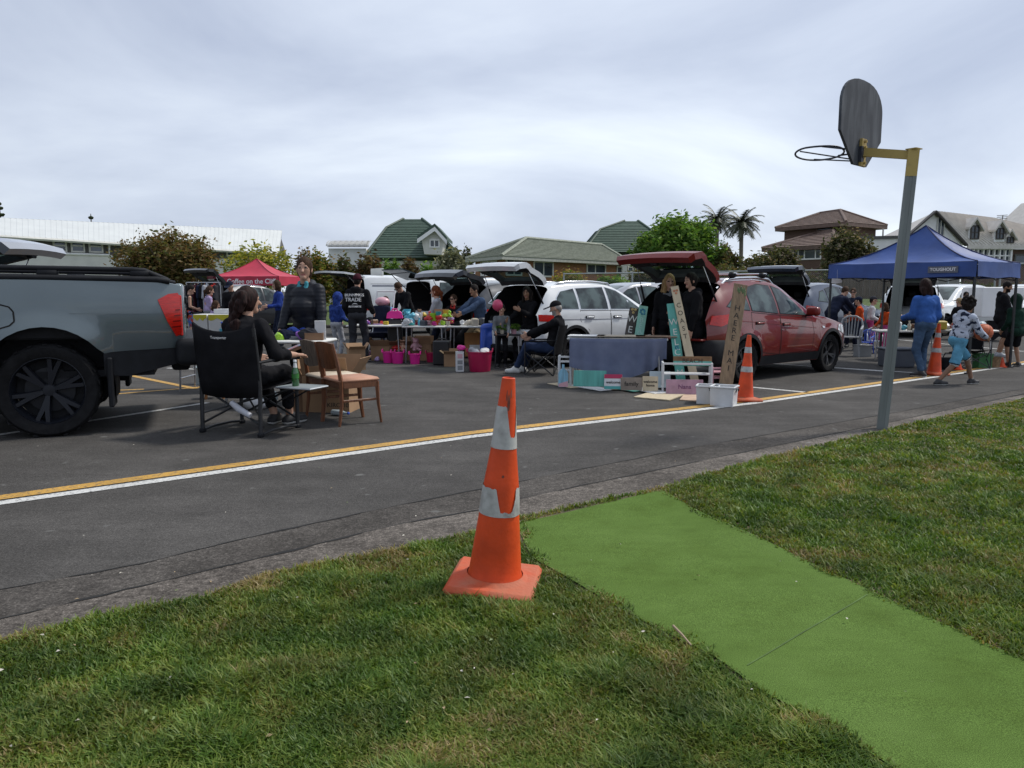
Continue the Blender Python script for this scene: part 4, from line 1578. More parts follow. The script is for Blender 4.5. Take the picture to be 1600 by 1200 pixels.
class Car:
 def __init__(s,T):
  s.T=T
  s.x0,s.x1=T['x']
  s.ra,s.rw=T['ra'],T['rw']
  s.wb_=T['wheelbase']
  g=np.linspace(s.x0,s.x1,400)
  k=np.exp(-0.5*(np.linspace(-3,3,31))**2)
  k/=k.sum()
  s.g=g
  s.tab={}
  for n in('zs','zb','zr','zt','wb','wr'):
   v=np.interp(g,[p[0]for p in T[n]],[p[1]for p in T[n]])
   sm=T.get('smooth',1)
   for _ in range(sm):
    pv=np.pad(v,15,mode='reflect',reflect_type='odd')
    v=np.convolve(pv,k,'valid')
   s.tab[n]=v
 def q(s,n,x):
  return float(np.interp(x,s.g,s.tab[n]))
 def ys(s,x,z):
  zb_,zs_,w=s.q('zb',x),s.q('zs',x),s.q('wb',x)
  if z<=zb_:
   t=max(0,(z-zs_)/max(zb_-zs_,.01))
   f=1-.07*max(0,(.5-t)/.5)**2-s.T.get('shoulder',.05)*max(0,(t-.6)/.4)**1.6
   y=w*f
   for xa in(0,s.wb_):
    r=math.hypot(x-xa,z-s.rw)
    if r<s.ra+.14:
     y+=s.T.get('flare',.018)*(1-max(0,r-s.ra)/.14)**.7
   return y
  zr_=max(s.q('zr',x),zb_+.004)
  u=min(1,(z-zb_)/(zr_-zb_))
  yb=w*(1-s.T.get('shoulder',.05))
  wr_=min(s.q('wr',x),yb)
  return yb+(wr_-yb)*u+.025*4*u*(1-u)*min(1,(zr_-zb_)/.3)
 def zlow(s,x):
  z=s.q('zs',x)
  for xa in(0,s.wb_):
   d=abs(x-xa)
   if d<s.ra:
    z=max(z,s.rw+math.sqrt(s.ra**2-d*d)*s.T.get('arch_k',1.0))
  return z
 def shell(s,th,pm,open_from=None,open_zmin=None,name='body'):
  xs=set(np.round(np.arange(s.x0,s.x1+1e-6,.06),4))|{round(s.x1,4)}
  for xa in(0,s.wb_):
   xs={x for x in xs if abs(x-xa)>s.ra+.02 or abs(x-xa)<.001}
   xs|={round(xa+s.ra*math.cos(a),4)for a in np.linspace(0,PI,19)}
   xs|={round(xa-s.ra-.004,4),round(xa+s.ra+.004,4)}
  for b in s.T.get('breaks',()):
   xs|={b-.004,b+.004}
  xs=sorted(x for x in xs if s.x0<=x<=s.x1)
  NB,NG,NR=9,5,6
  V,rows=[],[]
  mb=MB()
  for sg in(1,-1):
   P=[]
   for x in xs:
    zb_,zl=s.q('zb',x),s.zlow(x)
    zr_=max(s.q('zr',x),zb_+.004)
    zt_=max(s.q('zt',x),zr_+.002)
    col=[]
    for i in range(NB):
     z=zl+(zb_-zl)*i/(NB-1)
     col.append((x,sg*s.ys(x,z),z))
    for i in range(1,NG+1):
     z=zb_+(zr_-zb_)*i/NG
     col.append((x,sg*s.ys(x,z),z))
    yr=s.ys(x,zr_)
    for i in range(1,NR+1):
     a=PI/2*i/NR
     col.append((x,sg*yr*math.cos(a)**.75 if i<NR else 0,zr_+(zt_-zr_)*math.sin(a)**.8))
    P.append(col)
   o=len(mb.v)
   n=len(P[0])
   mb.v+=[Vector(p)for c in P for p in c]
   for i in range(len(xs)-1):
    for j in range(n-1):
     xm=(xs[i]+xs[i+1])/2
     if open_from is not None and xm<open_from and j>=NB+NG-1:
      continue
     f=(o+i*n+j,o+(i+1)*n+j,o+(i+1)*n+j+1,o+i*n+j+1)
     mb.f.append(f if sg<0 else f[::-1])
     mb.mi.append(0)
   for e,i in((0,0),(1,len(xs)-1)):
    zmax=open_zmin if(e==0 and open_zmin)else 9
    for j in range(n-1):
     p,q=P[i][j],P[i][j+1]
     if q[2]>zmax:
      break
     b=len(mb.v)
     mb.v+=[Vector(p),Vector(q),Vector((q[0],0,q[2])),Vector((p[0],0,p[2]))]
     mb.f.append((b,b+1,b+2,b+3))
     mb.mi.append(0)
  import bmesh
  me=bpy.data.meshes.new(name)
  me.from_pydata(mb.v,[],mb.f)
  me.materials.append(two_sided(pm))
  me.materials.append(M_inter)
  bm=bmesh.new()
  bm.from_mesh(me)
  bmesh.ops.remove_doubles(bm,verts=bm.verts,dist=.0015)
  bmesh.ops.recalc_face_normals(bm,faces=bm.faces)
  bm.to_mesh(me)
  bm.free()
  me.shade_smooth()
  me.set_sharp_from_angle(angle=R(38))
  return link(bpy.data.objects.new(name,me),th)
 def drape(s,poly,off=.005,cell=.09,sides=(1,-1),mb=None,m=0):
  """lay an (x,z) outline on the body side, cut into small cells so it follows the curve"""
  mb=mb or MB()
  xs_=[p[0]for p in poly]
  zs_=[p[1]for p in poly]
  def clip(pl,ax,v,keep_gt):
   o=[]
   for i in range(len(pl)):
    a,b=pl[i-1],pl[i]
    ia,ib=(a[ax]>=v)==keep_gt,(b[ax]>=v)==keep_gt
    if ia!=ib:
     t=(v-a[ax])/(b[ax]-a[ax])
     o.append((a[0]+(b[0]-a[0])*t,a[1]+(b[1]-a[1])*t))
    if ib:
     o.append(b)
   return o
  nx,nz=max(1,int((max(xs_)-min(xs_))/cell)),max(1,int((max(zs_)-min(zs_))/cell))
  for i in range(nx):
   x_0=min(xs_)+(max(xs_)-min(xs_))*i/nx
   x_1=min(xs_)+(max(xs_)-min(xs_))*(i+1)/nx
   c1=clip(clip(poly,0,x_0,True),0,x_1+1e-9,False)
   if len(c1)<3:
    continue
   for j in range(nz):
    z_0=min(zs_)+(max(zs_)-min(zs_))*j/nz
    z_1=min(zs_)+(max(zs_)-min(zs_))*(j+1)/nz
    c2=clip(clip(c1,1,z_0,True),1,z_1+1e-9,False)
    c3=[]
    for p in c2:
     if not c3 or math.hypot(p[0]-c3[-1][0],p[1]-c3[-1][1])>1e-5:
      c3.append(p)
    if len(c3)>2 and math.hypot(c3[0][0]-c3[-1][0],c3[0][1]-c3[-1][1])<1e-5:
     c3.pop()
    if len(c3)<3:
     continue
    for sg in sides:
     V=[(p[0],sg*(s.ys(p[0],p[1])+off),p[1])for p in c3]
     mb.add(V,[tuple(range(len(V)))if sg<0 else tuple(range(len(V)))[::-1]],m)
  return mb
 def put(s,mb,name,m,th,smooth=50):
  import bmesh
  me=bpy.data.meshes.new(name)
  me.from_pydata(mb.v,[],mb.f)
  for q in(m if isinstance(m,(list,tuple))else[m]):
   me.materials.append(q)
  me.polygons.foreach_set('material_index',np.asarray(mb.mi,dtype=np.int32))
  bm=bmesh.new()
  bm.from_mesh(me)
  bmesh.ops.remove_doubles(bm,verts=bm.verts,dist=.0005)
  bm.to_mesh(me)
  bm.free()
  me.shade_smooth()
  me.set_sharp_from_angle(angle=R(smooth))
  return link(bpy.data.objects.new(name,me),th)
 def line(s,pts,w,off,sides,mb):
  """thin draped strip along an (x,z) polyline"""
  for i in range(len(pts)-1):
   a,b=Vector((*pts[i],0)),Vector((*pts[i+1],0))
   t=(b-a).normalized()
   n=Vector((-t.y,t.x,0))*w/2
   s.drape([tuple((a-n)[:2]),tuple((b-n)[:2]),tuple((b+n)[:2]),tuple((a+n)[:2])],off,.12,sides,mb)
  return mb
 def side(s,sg):
  return(sg,)
 def windows(s,th,polys,sides=(1,-1),trim=M_plas,grow=.022):
  for sg in sides:
   for pl in polys:
    cx=sum(p[0]for p in pl)/len(pl)
    cz=sum(p[1]for p in pl)/len(pl)
    big=[]
    for p in pl:
     v=Vector((p[0]-cx,p[1]-cz))
     v=v*(1+grow/max(v.length,.1))
     big.append((cx+v.x,cz+v.y))
    fr=s.put(s.drape(big,.003,.09,(sg,)),'window',trim,th)
    s.put(s.drape(pl,.006,.09,(sg,)),'pane',M_cglass,fr)
 def liners(s,th):
  mb=MB()
  for xa in(0,s.wb_):
   for sg in(1,-1):
    w=s.q('wb',xa)
    A=np.linspace(-.15,PI+.15,21)
    rr=s.ra+.004
    r1=[(xa+rr*math.cos(a),sg*(w*.955),s.rw+rr*math.sin(a)*s.T.get('arch_k',1))for a in A]
    r2=[(p[0],sg*(w-.42),p[2])for p in r1]
    mb.sheet([r1,r2])
    mb.add(r2,[tuple(range(len(r2)))])
  mb.box(((s.x0+s.x1)/2,0,s.q('zs',s.wb_/2)+.05),(s.x1-s.x0-.5,s.q('wb',1)*1.7,.06))
  return mb.build('underbody',M_plas,th)
 def wheels(s,th,rim=M_rims,spokes=5,rimr=.70,tread=.22,at_=None):
  proto=None
  for xa in(0,s.wb_):
   for sg in(1,-1):
    w=s.q('wb',xa)
    loc=Vector((xa,sg*(w-tread*.5-.005),s.rw))
    if proto is None:
     proto=make_wheel(th,s.rw,rimr*s.rw,tread,rim,spokes)
     o=proto
    else:
     o=proto.copy()
     C.objects.link(o)
     o.parent=th
     for ch in proto.children:
      c=ch.copy()
      C.objects.link(c)
      c.parent=o
    o.location=loc
    o.rotation_euler=(0,0,0 if sg>0 else PI)
 def handles(s,th,spots,parent_doors=None,m=None):
  for(x,z)in spots:
   for sg in(1,-1):
    mb=MB()
    y=sg*(s.ys(x,z)+.018)
    mb.box((x,y,z),(.20,.03,.034),bev=.012)
    mb.box((x,sg*(s.ys(x,z)+.006),z+.004),(.24,.012,.05),1,bev=.004)
    mb.build('door_handle',[m or M_chrome,M_seam],th,60)
 def mirror(s,th,x,z,m,sides=(1,-1)):
  for sg in sides:
   y=s.ys(x,z)
   soft('wing_mirror',[('b',(x+.02,sg*(y+.14),z+.05),(.07,.11,.075),.05),('c',(x+.02,sg*y,z-.02),(x+.02,sg*(y+.08),z),.022,.025)],.014,[m,M_plas],th,.03,lambda ce:(ce[:,2]<z-.005))
def make_wheel(th,r,rr,wdt,rim_m,spokes):
 """wheel with its axle along y, outer face at +y"""
 Mx=Matrix.Rotation(-PI/2,4,'X')
 mb=MB()
 h=wdt/2
 mb.lathe([(rr,-h*.8),(rr,h*.80),(rr*.965,h*.84),(rr*.93,h*.60),(rr*.90,h*.30),(rr*.88,-h*.1)],n=40,M=Mx,caps=False)
 mb.lathe([(.001,h*.52),(rr*.16,h*.50),(rr*.2,h*.40),(rr*.2,-h*.1)],n=20,M=Mx,caps=False)
 for k in range(spokes):
  a=2*PI*k/spokes+.3
  for q in(-1,1):
   a2=a+q*.16
   V=[]
   for(rad,hw,zt)in((rr*.16,rr*.07,.50),(rr*.55,rr*.085,.60),(rr*.93,rr*.075,.66)):
    c,s_=math.cos(a+q*.16*rad/rr),math.sin(a+q*.16*rad/rr)
    for(t,z)in((-hw,zt*h-.04),(-hw*.7,zt*h),(hw*.7,zt*h),(hw,zt*h-.04)):
     V.append((c*rad-s_*t,s_*rad+c*t,z))
   F=[]
   for i in range(2):
    for j in range(3):
     F.append((i*4+j,i*4+j+1,(i+1)*4+j+1,(i+1)*4+j))
   mb.add(V,F,0,Mx)
 mb.lathe([(rr*.66,-h*.05),(rr*.2,-h*.02)],0,n=24,M=Mx,caps=False)
 mb.lathe([(rr*.9,-h*.3),(.01,-h*.3)],2,n=24,M=Mx,caps=False)
 wh=mb.build('wheel',[rim_m,M_rims,M_plas],th,40)
 mb=MB()
 mb.lathe([(rr*.985,-h*.82),(rr*1.08,-h*.98),(r*.93,-h),(r*.985,-h*.84),(r,-h*.6),(r,h*.6),(r*.985,h*.84),(r*.93,h),(rr*1.08,h*.98),(rr*.985,h*.82)],n=48,M=Mx,caps=False)
 for k in range(44):
  a=2*PI*k/44
  M=Mx@Matrix.Rotation(a,4,'Z')@Matrix.Translation((r-.002,0,0))
  mb.box((0,0,h*.62*(1 if k%2 else-1)),(.012,r*.085,h*.62),M=M)
 mb.build('tyre',M_tyre,wh,40)
 return wh
def tailgate(th,hinge,prof,widths,ang,paint_m,glass_rows,inner=M_inter,thick=.07,name='tailgate',strut=None,side_in=.17,light=None):
 """open tailgate: prof = closed profile from the hinge [(dx,dz)...]; ang lifts it about the hinge (radians)"""
 hx,hz=hinge
 P=[]
 ca,sa=math.cos(ang),math.sin(ang)
 for dx,dz in prof:
  P.append((hx+dx*ca+dz*sa,hz-dx*sa+dz*ca))
 N_=[]
 for i in range(len(P)):
  a,b=P[max(0,i-1)],P[min(len(P)-1,i+1)]
  t=Vector((b[0]-a[0],b[1]-a[1])).normalized()
  N_.append(Vector((-t.y,t.x)))
 out,inn=MB(),MB()
 cols=[-1,-1+side_in,-.5,0,.5,1-side_in,1]
 def pt(i,u,d):
  w=widths[i]
  return Vector((P[i][0]+N_[i].x*d+0.03*(1-u*u)*(-1),u*w,P[i][1]+N_[i].y*d+.02*(1-u*u)))
 sgn=-1
 for i in range(len(P)-1):
  for j in range(6):
   if i in glass_rows and 1<=j<=4:
    continue
   out.quad(pt(i,cols[j],0),pt(i,cols[j+1],0),pt(i+1,cols[j+1],0),pt(i+1,cols[j],0))
   inn.quad(pt(i,cols[j],sgn*-thick),pt(i,cols[j+1],sgn*-thick),pt(i+1,cols[j+1],sgn*-thick),pt(i+1,cols[j],sgn*-thick))
  for u in(-1,1):
   inn.quad(pt(i,u,0),pt(i+1,u,0),pt(i+1,u,sgn*-thick),pt(i,u,sgn*-thick),1)
  if i in glass_rows:
   for u in(cols[1],cols[5]):
    inn.quad(pt(i,u,0),pt(i+1,u,0),pt(i+1,u,sgn*-thick),pt(i,u,sgn*-thick))
 for i in(0,len(P)-1):
  for j in range(6):
   inn.quad(pt(i,cols[j],0),pt(i,cols[j+1],0),pt(i,cols[j+1],sgn*-thick),pt(i,cols[j],sgn*-thick),1)
 g0,g1=min(glass_rows),max(glass_rows)+1
 for i in(g0,g1):
  for j in range(1,5):
   inn.quad(pt(i,cols[j],0),pt(i,cols[j+1],0),pt(i,cols[j+1],sgn*-thick),pt(i,cols[j],sgn*-thick))
 tg=out.build(name,paint_m,th,50)
 inn.build('inner_trim',[inner,paint_m],tg,40)
 gl=MB()
 for i in range(g0,g1):
  for j in range(1,5):
   gl.quad(pt(i,cols[j],sgn*-.02),pt(i,cols[j+1],sgn*-.02),pt(i+1,cols[j+1],sgn*-.02),pt(i+1,cols[j],sgn*-.02))
 gl.build('rear_window',tint_glass(),tg,60)
 k=len(P)-1
 mb=MB()
 mb.box(pt(k,0,sgn*-thick)+Vector((.06,0,-.01)),(.07,.12,.05),bev=.01)
 mb.build('latch',M_plas,tg)
 if light:
  mb=MB()
  for u0,u1 in((-1,-.55),(.55,1)):
   a,b_=light
   mb.quad(pt(a,u0,.006),pt(a,u1,.006),pt(b_,u1,.006),pt(b_,u0,.006))
  mb.build('tail_light',M_tail,tg)
 if strut:
  for sg in(-1,1):
   mb=MB()
   i=strut[0]
   q=pt(i,sg*.93,sgn*-thick)
   b_=Vector((strut[1],sg*strut[3],strut[2]))
   mid=b_.lerp(q,.55)
   mb.tube([b_,mid],.016,0,7)
   mb.tube([mid,q],.008,1,6)
   mb.build('gas_strut',[M_plas,M_chrome],tg,60)
 return tg
def boot(th,car,z_load,seat_x=.75,m=M_inter,seat_h=1.22,ceil=None):
 """dark boot lining: floor, sides, rear seat backs"""
 w=car.q('wb',-.3)-.13
 mb=MB()
 x_=car.x0+.05
 mb.box(((x_+seat_x)/2,0,z_load-.03),(seat_x-x_,2*w,.04),0)
 for sg in(-1,1):
  mb.prism([(x_+.02,z_load),(seat_x,z_load),(seat_x,car.q('zb',seat_x)+.02),(0,car.q('zb',0.0)+.02),(x_+.1,car.q('zb',x_)-.05)],sg*(w-.02),sg*(w+.02),0)
 o=mb.build('boot_lining',m,th)
 mb=MB()
 for y in(-.45,0,.45):
  mb.box((seat_x+.05,y*w/.75,(z_load+seat_h)/2),(.16,.43*w/.75,seat_h-z_load),bev=.05)
  mb.box((seat_x+.08,y*w/.75,seat_h+.1),(.10,.24,.17),bev=.04)
 mb.build('rear_seat',M_seat,th,60)
 return o
def arc_poly(xa,zc,r0,r1,a0,a1,n=18,k=1.0):
 o=[(xa+r1*math.cos(a),zc+r1*math.sin(a)*k)for a in np.linspace(a0,a1,n)]
 return o+[(xa+r0*math.cos(a),zc+r0*math.sin(a)*k)for a in np.linspace(a1,a0,n)]
def bumper(th,car,x_in,z0,z1,m,w=None,name='rear_bumper',depth=.06,split=None):
 """rounded bumper that wraps the tail corners"""
 n=14
 prof=[(0,z0),(.55,z0+.015),(1,z0+.07),(1,z1-.06),(.7,z1-.005),(.2,z1)]
 rows=[]
 w=w or car.q('wb',x_in)
 xe=car.x0-depth
 path=[]
 rc=.22
 path.append((x_in,w+.012))
 path.append((xe+rc,w+.012))
 for a in np.linspace(0,PI/2,6)[1:]:
  path.append((xe+rc-rc*math.sin(a),w+.012-rc+rc*math.cos(a)))
 full=path+[(p[0],-p[1])for p in path[::-1]]
 for i,(x,y)in enumerate(full):
  row=[]
  for(d,z)in prof:
   k=(1-d)*.10
   cx_,cy_=max(x,xe+rc),max(-w+rc,min(w-rc,y))
   v=Vector((x-cx_,y-cy_))
   if v.length<1e-4:
    v=Vector((-1,0))if abs(y)<w*.8 else Vector((0,1 if y>0 else-1))
   v.normalize()
   row.append((x-v.x*k,y-v.y*k,z))
  rows.append(row)
 mb=MB()
 mb.sheet(rows)
 return mb.build(name,m,th,40)
def place(th,rr,psi,car,side=-1):
 """set the thing so that the tyre contact of the rear wheel on `side` (-1 right) is at the ground point rr"""
 w=car.q('wb',0)-.02
 left=Vector((-math.sin(psi),math.cos(psi),0))
 p=rr-left*(side*w)
 th.location=(p.x,p.y,0)
 th.rotation_euler=(0,0,psi)
# red SUV
PSI=R(40)
T_red=dict(x=(-.84,3.52),wheelbase=2.62,ra=.395,rw=.335,shoulder=.045,flare=.022,zs=[(-.84,.44),(-.5,.30),(0,.25),(2.6,.24),(3.2,.24),(3.52,.36)],zb=[(-.84,.98),(-.55,1.11),(-.2,1.12),(.4,1.07),(1.2,1.01),(2.1,.965),(2.6,.94),(3.2,.83),(3.42,.70),(3.52,.60)],zr=[(-.84,.99),(-.72,1.16),(-.55,1.36),(-.32,1.51),(.1,1.56),(.7,1.575),(1.15,1.54),(1.5,1.40),(1.95,1.13),(2.15,.99),(2.6,.95),(3.2,.84),(3.42,.71),(3.52,.605)],zt=[(-.84,1.0),(-.6,1.40),(-.42,1.58),(-.1,1.635),(.5,1.655),(1.0,1.63),(1.4,1.50),(1.95,1.19),(2.15,1.07),(2.6,1.02),(3.2,.91),(3.42,.76),(3.52,.61)],wb=[(-.84,.76),(-.6,.865),(-.2,.905),(.5,.91),(2.6,.91),(3.1,.88),(3.35,.79),(3.52,.60)],wr=[(-.84,.72),(-.4,.62),(.2,.625),(1.0,.62),(1.6,.66),(2.1,.80),(2.6,.80),(3.2,.76),(3.52,.55)])
def suv_details(car,th,pm,wins,doors,cladding=True,clad_z=.40,handles=(),rails=True,rim=M_rims,trim=M_plas,spokes=5):
 car.liners(th)
 car.wheels(th,rim=rim,spokes=spokes)
 car.windows(th,wins,trim=trim)
 for pl in doors:
  for sg in(1,-1):
   mb=MB()
   car.line(list(pl)+[pl[0]],.009,.0025,(sg,),mb)
   car.put(mb,'door_seam',M_seam,th)
 if cladding:
  mb=MB()
  for xa in(0,car.wb_):
   car.drape(arc_poly(xa,car.rw,car.ra-.002,car.ra+.055,-.02,PI+.02),.010,.06,mb=mb)
  a,b_=car.ra,car.wb_-car.ra
  car.drape([(a,car.q('zs',1)+.005),(b_,car.q('zs',1)+.005),(b_,clad_z),(a,clad_z)],.012,.15,mb=mb)
  car.drape([(car.wb_+car.ra,.27),(car.x1-.12,.33),(car.x1-.12,clad_z+.02),(car.wb_+car.ra,clad_z)],.010,.1,mb=mb)
  car.put(mb,'sill_cladding',M_plas,th)
 car.handles(th,handles,m=pm)
def red_suv():
 car=Car(T_red)
 th=thing('parked_car','dark red hatchback SUV with open tailgate and bare roof bars, parked behind the sign stall','car')
 place(th,G(1150,452+1.45*1200/12.35),PSI,car)
 th.location=(3.08,12.65,0)
 car.shell(th,P_red,open_from=-.33,open_zmin=.72)
 bumper(th,car,-.40,.30,.70,[M_plas])
 mb=MB()
 mb.box((car.x0-.02,0,.70),(.22,1.50,.03),bev=.01)
 mb.build('boot_sill',P_red,th)
 boot(th,car,.70)
 wins=[[(-.42,1.20),(-.22,1.165),(.12,1.135),(.10,1.44),(-.10,1.39)],[(.19,1.13),(.92,1.075),(.93,1.515),(.60,1.53),(.20,1.475)],[(1.0,1.07),(1.82,1.025),(1.56,1.26),(1.25,1.45),(1.01,1.515)]]
 doors=[[(.40,.46),(.96,.40),(.97,1.04),(.15,1.10),(.14,.86),(.36,.66)],[(.98,.40),(1.98,.42),(2.02,.72),(1.98,.98),(.98,1.04)]]
 suv_details(car,th,P_red,wins,doors,handles=((.36,.925),(1.14,.885)))
 mb=MB()
 car.line([(-.30,.98),(.5,.93),(1.3,.86),(2.1,.80)],.012,.003,(1,-1),mb)
 car.put(mb,'body_crease',P_red,th)
 for sg in(1,-1):
  t=car.put(car.drape([(-.80,.93),(-.62,.90),(-.30,.985),(-.18,1.055),(-.42,1.085),(-.74,1.06)],.012,.06,(sg,)),'tail_light',M_tail,th)
  car.put(car.drape([(2.86,.74),(3.30,.62),(3.40,.68),(3.18,.82),(2.95,.84)],.008,.06,(sg,)),'head_light',M_head,th)
  car.put(car.drape([(2.30,.80),(2.37,.79),(2.37,.82),(2.30,.83)],.012,.06,(sg,)),'side_repeater',M_chrome,th)
  mb=MB()
  pts=[(x,sg*(car.q('wr',x)-.045),car.q('zr',x)+(.075 if-.25<x<1.15 else .01))for x in np.linspace(-.40,1.28,15)]
  mb.tube(pts,.022,n=8)
  mb.build('roof_rail',M_chrome,th,60)
 for x in(.02,.86):
  mb=MB()
  mb.tube([(x,-.66,1.71),(x,.66,1.71)],.022,0,8,flat=.6)
  for sg in(1,-1):
   mb.box((x,sg*.585,1.685),(.13,.10,.085),1,bev=.025)
  mb.build('roof_bar',[M_chrome,M_plas],th,60)
 car.mirror(th,1.80,1.04,P_red)
 mb=MB()
 rows=[[(x,y*(car.ys(x,car.q('zr',x))-.05),car.q('zr',x)+(car.q('zt',x)-car.q('zr',x))*math.sin(math.acos(min(1,abs(y)**(1/.75))))**.8+.006)for y in np.linspace(-.97,.97,13)]for x in np.linspace(1.22,2.02,10)]
 mb.sheet(rows)
 mb.build('windscreen',M_cglass,th,60)
 tailgate(th,(-.33,1.61),[(0,0),(-.10,-.05),(-.20,-.17),(-.33,-.42),(-.40,-.50),(-.47,-.62),(-.46,-.82),(-.40,-.90)],[.60,.62,.64,.69,.73,.75,.75,.70],R(84),P_red,(1,2),thick=.10,strut=(3,-.50,1.17,.72))
 return th
red_suv()
# white SUV
T_wht=dict(x=(-.86,3.44),wheelbase=2.60,ra=.40,rw=.34,shoulder=.035,flare=.012,zs=[(-.86,.44),(-.5,.30),(0,.26),(2.6,.25),(3.2,.26),(3.44,.36)],zb=[(-.86,.98),(-.5,1.03),(.4,1.03),(1.2,1.02),(2.1,1.00),(2.6,.97),(3.2,.90),(3.38,.76),(3.44,.64)],zr=[(-.86,.99),(-.76,1.10),(-.62,1.34),(-.48,1.48),(.1,1.535),(.7,1.545),(1.2,1.51),(1.55,1.38),(2.0,1.12),(2.2,1.02),(2.6,.98),(3.2,.91),(3.38,.77),(3.44,.645)],zt=[(-.86,1.0),(-.66,1.38),(-.52,1.555),(-.1,1.60),(.5,1.615),(1.1,1.59),(1.5,1.46),(2.0,1.18),(2.2,1.09),(2.6,1.05),(3.2,.97),(3.38,.82),(3.44,.65)],wb=[(-.86,.80),(-.6,.88),(-.2,.905),(.5,.91),(2.6,.91),(3.1,.88),(3.3,.80),(3.44,.64)],wr=[(-.86,.74),(-.4,.64),(.2,.645),(1.0,.64),(1.6,.68),(2.1,.80),(2.6,.80),(3.2,.76),(3.44,.58)])
def white_suv():
 car=Car(T_wht)
 th=thing('parked_car','white SUV with chrome edged windows and raised tailgate, beside the seated man in a cap','car')
 th.location=(.62,15.25,0)
 th.rotation_euler=(0,0,PSI)
 car.shell(th,P_white,open_from=-.47,open_zmin=.74)
 bumper(th,car,-.42,.30,.72,[P_white])
 mb=MB()
 mb.box((car.x0-.03,0,.34),(.12,1.45,.14),bev=.03)
 mb.build('lower_valance',M_plas,th)
 boot(th,car,.72)
 wins=[[(-.42,1.10),(.13,1.09),(.13,1.475),(-.22,1.42),(-.36,1.30)],[(.19,1.09),(.94,1.08),(.96,1.505),(.20,1.48)],[(1.02,1.08),(1.92,1.065),(1.62,1.28),(1.34,1.43),(1.03,1.505)]]
 doors=[[(.42,.46),(.98,.40),(.99,1.05),(.16,1.06),(.15,.86),(.38,.68)],[(1.0,.40),(2.02,.42),(2.06,.72),(2.02,1.02),(1.0,1.05)]]
 suv_details(car,th,P_white,wins,doors,handles=((.40,.93),(1.18,.92)),trim=M_chrome,clad_z=.38)
 mb=MB()
 car.line([(-.45,.90),(.5,.885),(1.4,.88),(2.2,.87)],.016,.003,(1,-1),mb)
 car.put(mb,'body_crease',P_silver,th)
 for sg in(1,-1):
  car.put(car.drape([(-.84,.88),(-.52,.86),(-.36,.93),(-.40,.985),(-.84,1.0)],.012,.06,(sg,)),'tail_light',M_tail,th)
  mb=MB()
  pts=[(x,sg*(car.q('wr',x)-.045),car.q('zr',x)+(.07 if-.25<x<1.25 else .005))for x in np.linspace(-.42,1.40,17)]
  mb.tube(pts,.02,n=8)
  mb.build('roof_rail',M_chrome,th,60)
 car.mirror(th,1.86,1.06,P_white)
 tailgate(th,(-.47,1.585),[(0,0),(-.10,-.06),(-.20,-.20),(-.30,-.44),(-.36,-.52),(-.40,-.62),(-.39,-.80),(-.34,-.88)],[.62,.64,.66,.71,.75,.77,.77,.72],R(86),P_white,(1,2),thick=.10,strut=(3,-.62,1.10,.74),light=(4,6))
 return th
white_suv()
# dark hatch between the ute and the white SUV
T_drk={k:(v if not isinstance(v,list)else list(v))for k,v in T_wht.items()}
def dark_suv():
 T=dict(T_red)
 T['zb']=[(x,z*.97)for x,z in T_red['zb']]
 car=Car(T)
 th=thing('parked_car','charcoal hatchback SUV with raised tailgate, behind the man in the denim shirt','car')
 th.location=(-.70,17.5,0)
 th.rotation_euler=(0,0,PSI)
 car.shell(th,P_dark,open_from=-.33,open_zmin=.72)
 bumper(th,car,-.40,.30,.70,[P_dark])
 boot(th,car,.70)
 wins=[[(-.42,1.17),(-.22,1.135),(.12,1.105),(.10,1.43),(-.10,1.38)],[(.19,1.10),(.92,1.045),(.93,1.505),(.60,1.52),(.20,1.465)],[(1.0,1.04),(1.82,.995),(1.56,1.25),(1.25,1.44),(1.01,1.505)]]
 doors=[[(.40,.46),(.96,.40),(.97,1.01),(.15,1.07),(.14,.86),(.36,.66)]]
 suv_details(car,th,P_dark,wins,doors,handles=((.36,.90),),trim=M_chrome)
 for sg in(1,-1):
  car.put(car.drape([(-.82,.86),(-.40,.86),(-.30,.95),(-.42,1.04),(-.78,1.02)],.012,.06,(sg,)),'tail_light',M_tail,th)
 tailgate(th,(-.33,1.61),[(0,0),(-.10,-.05),(-.20,-.17),(-.33,-.42),(-.40,-.50),(-.47,-.62),(-.46,-.82),(-.40,-.90)],[.60,.62,.66,.72,.75,.77,.77,.72],R(72),P_dark,(1,2),thick=.10,strut=(3,-.50,1.17,.72),light=(5,6))
 return th
dark_suv()
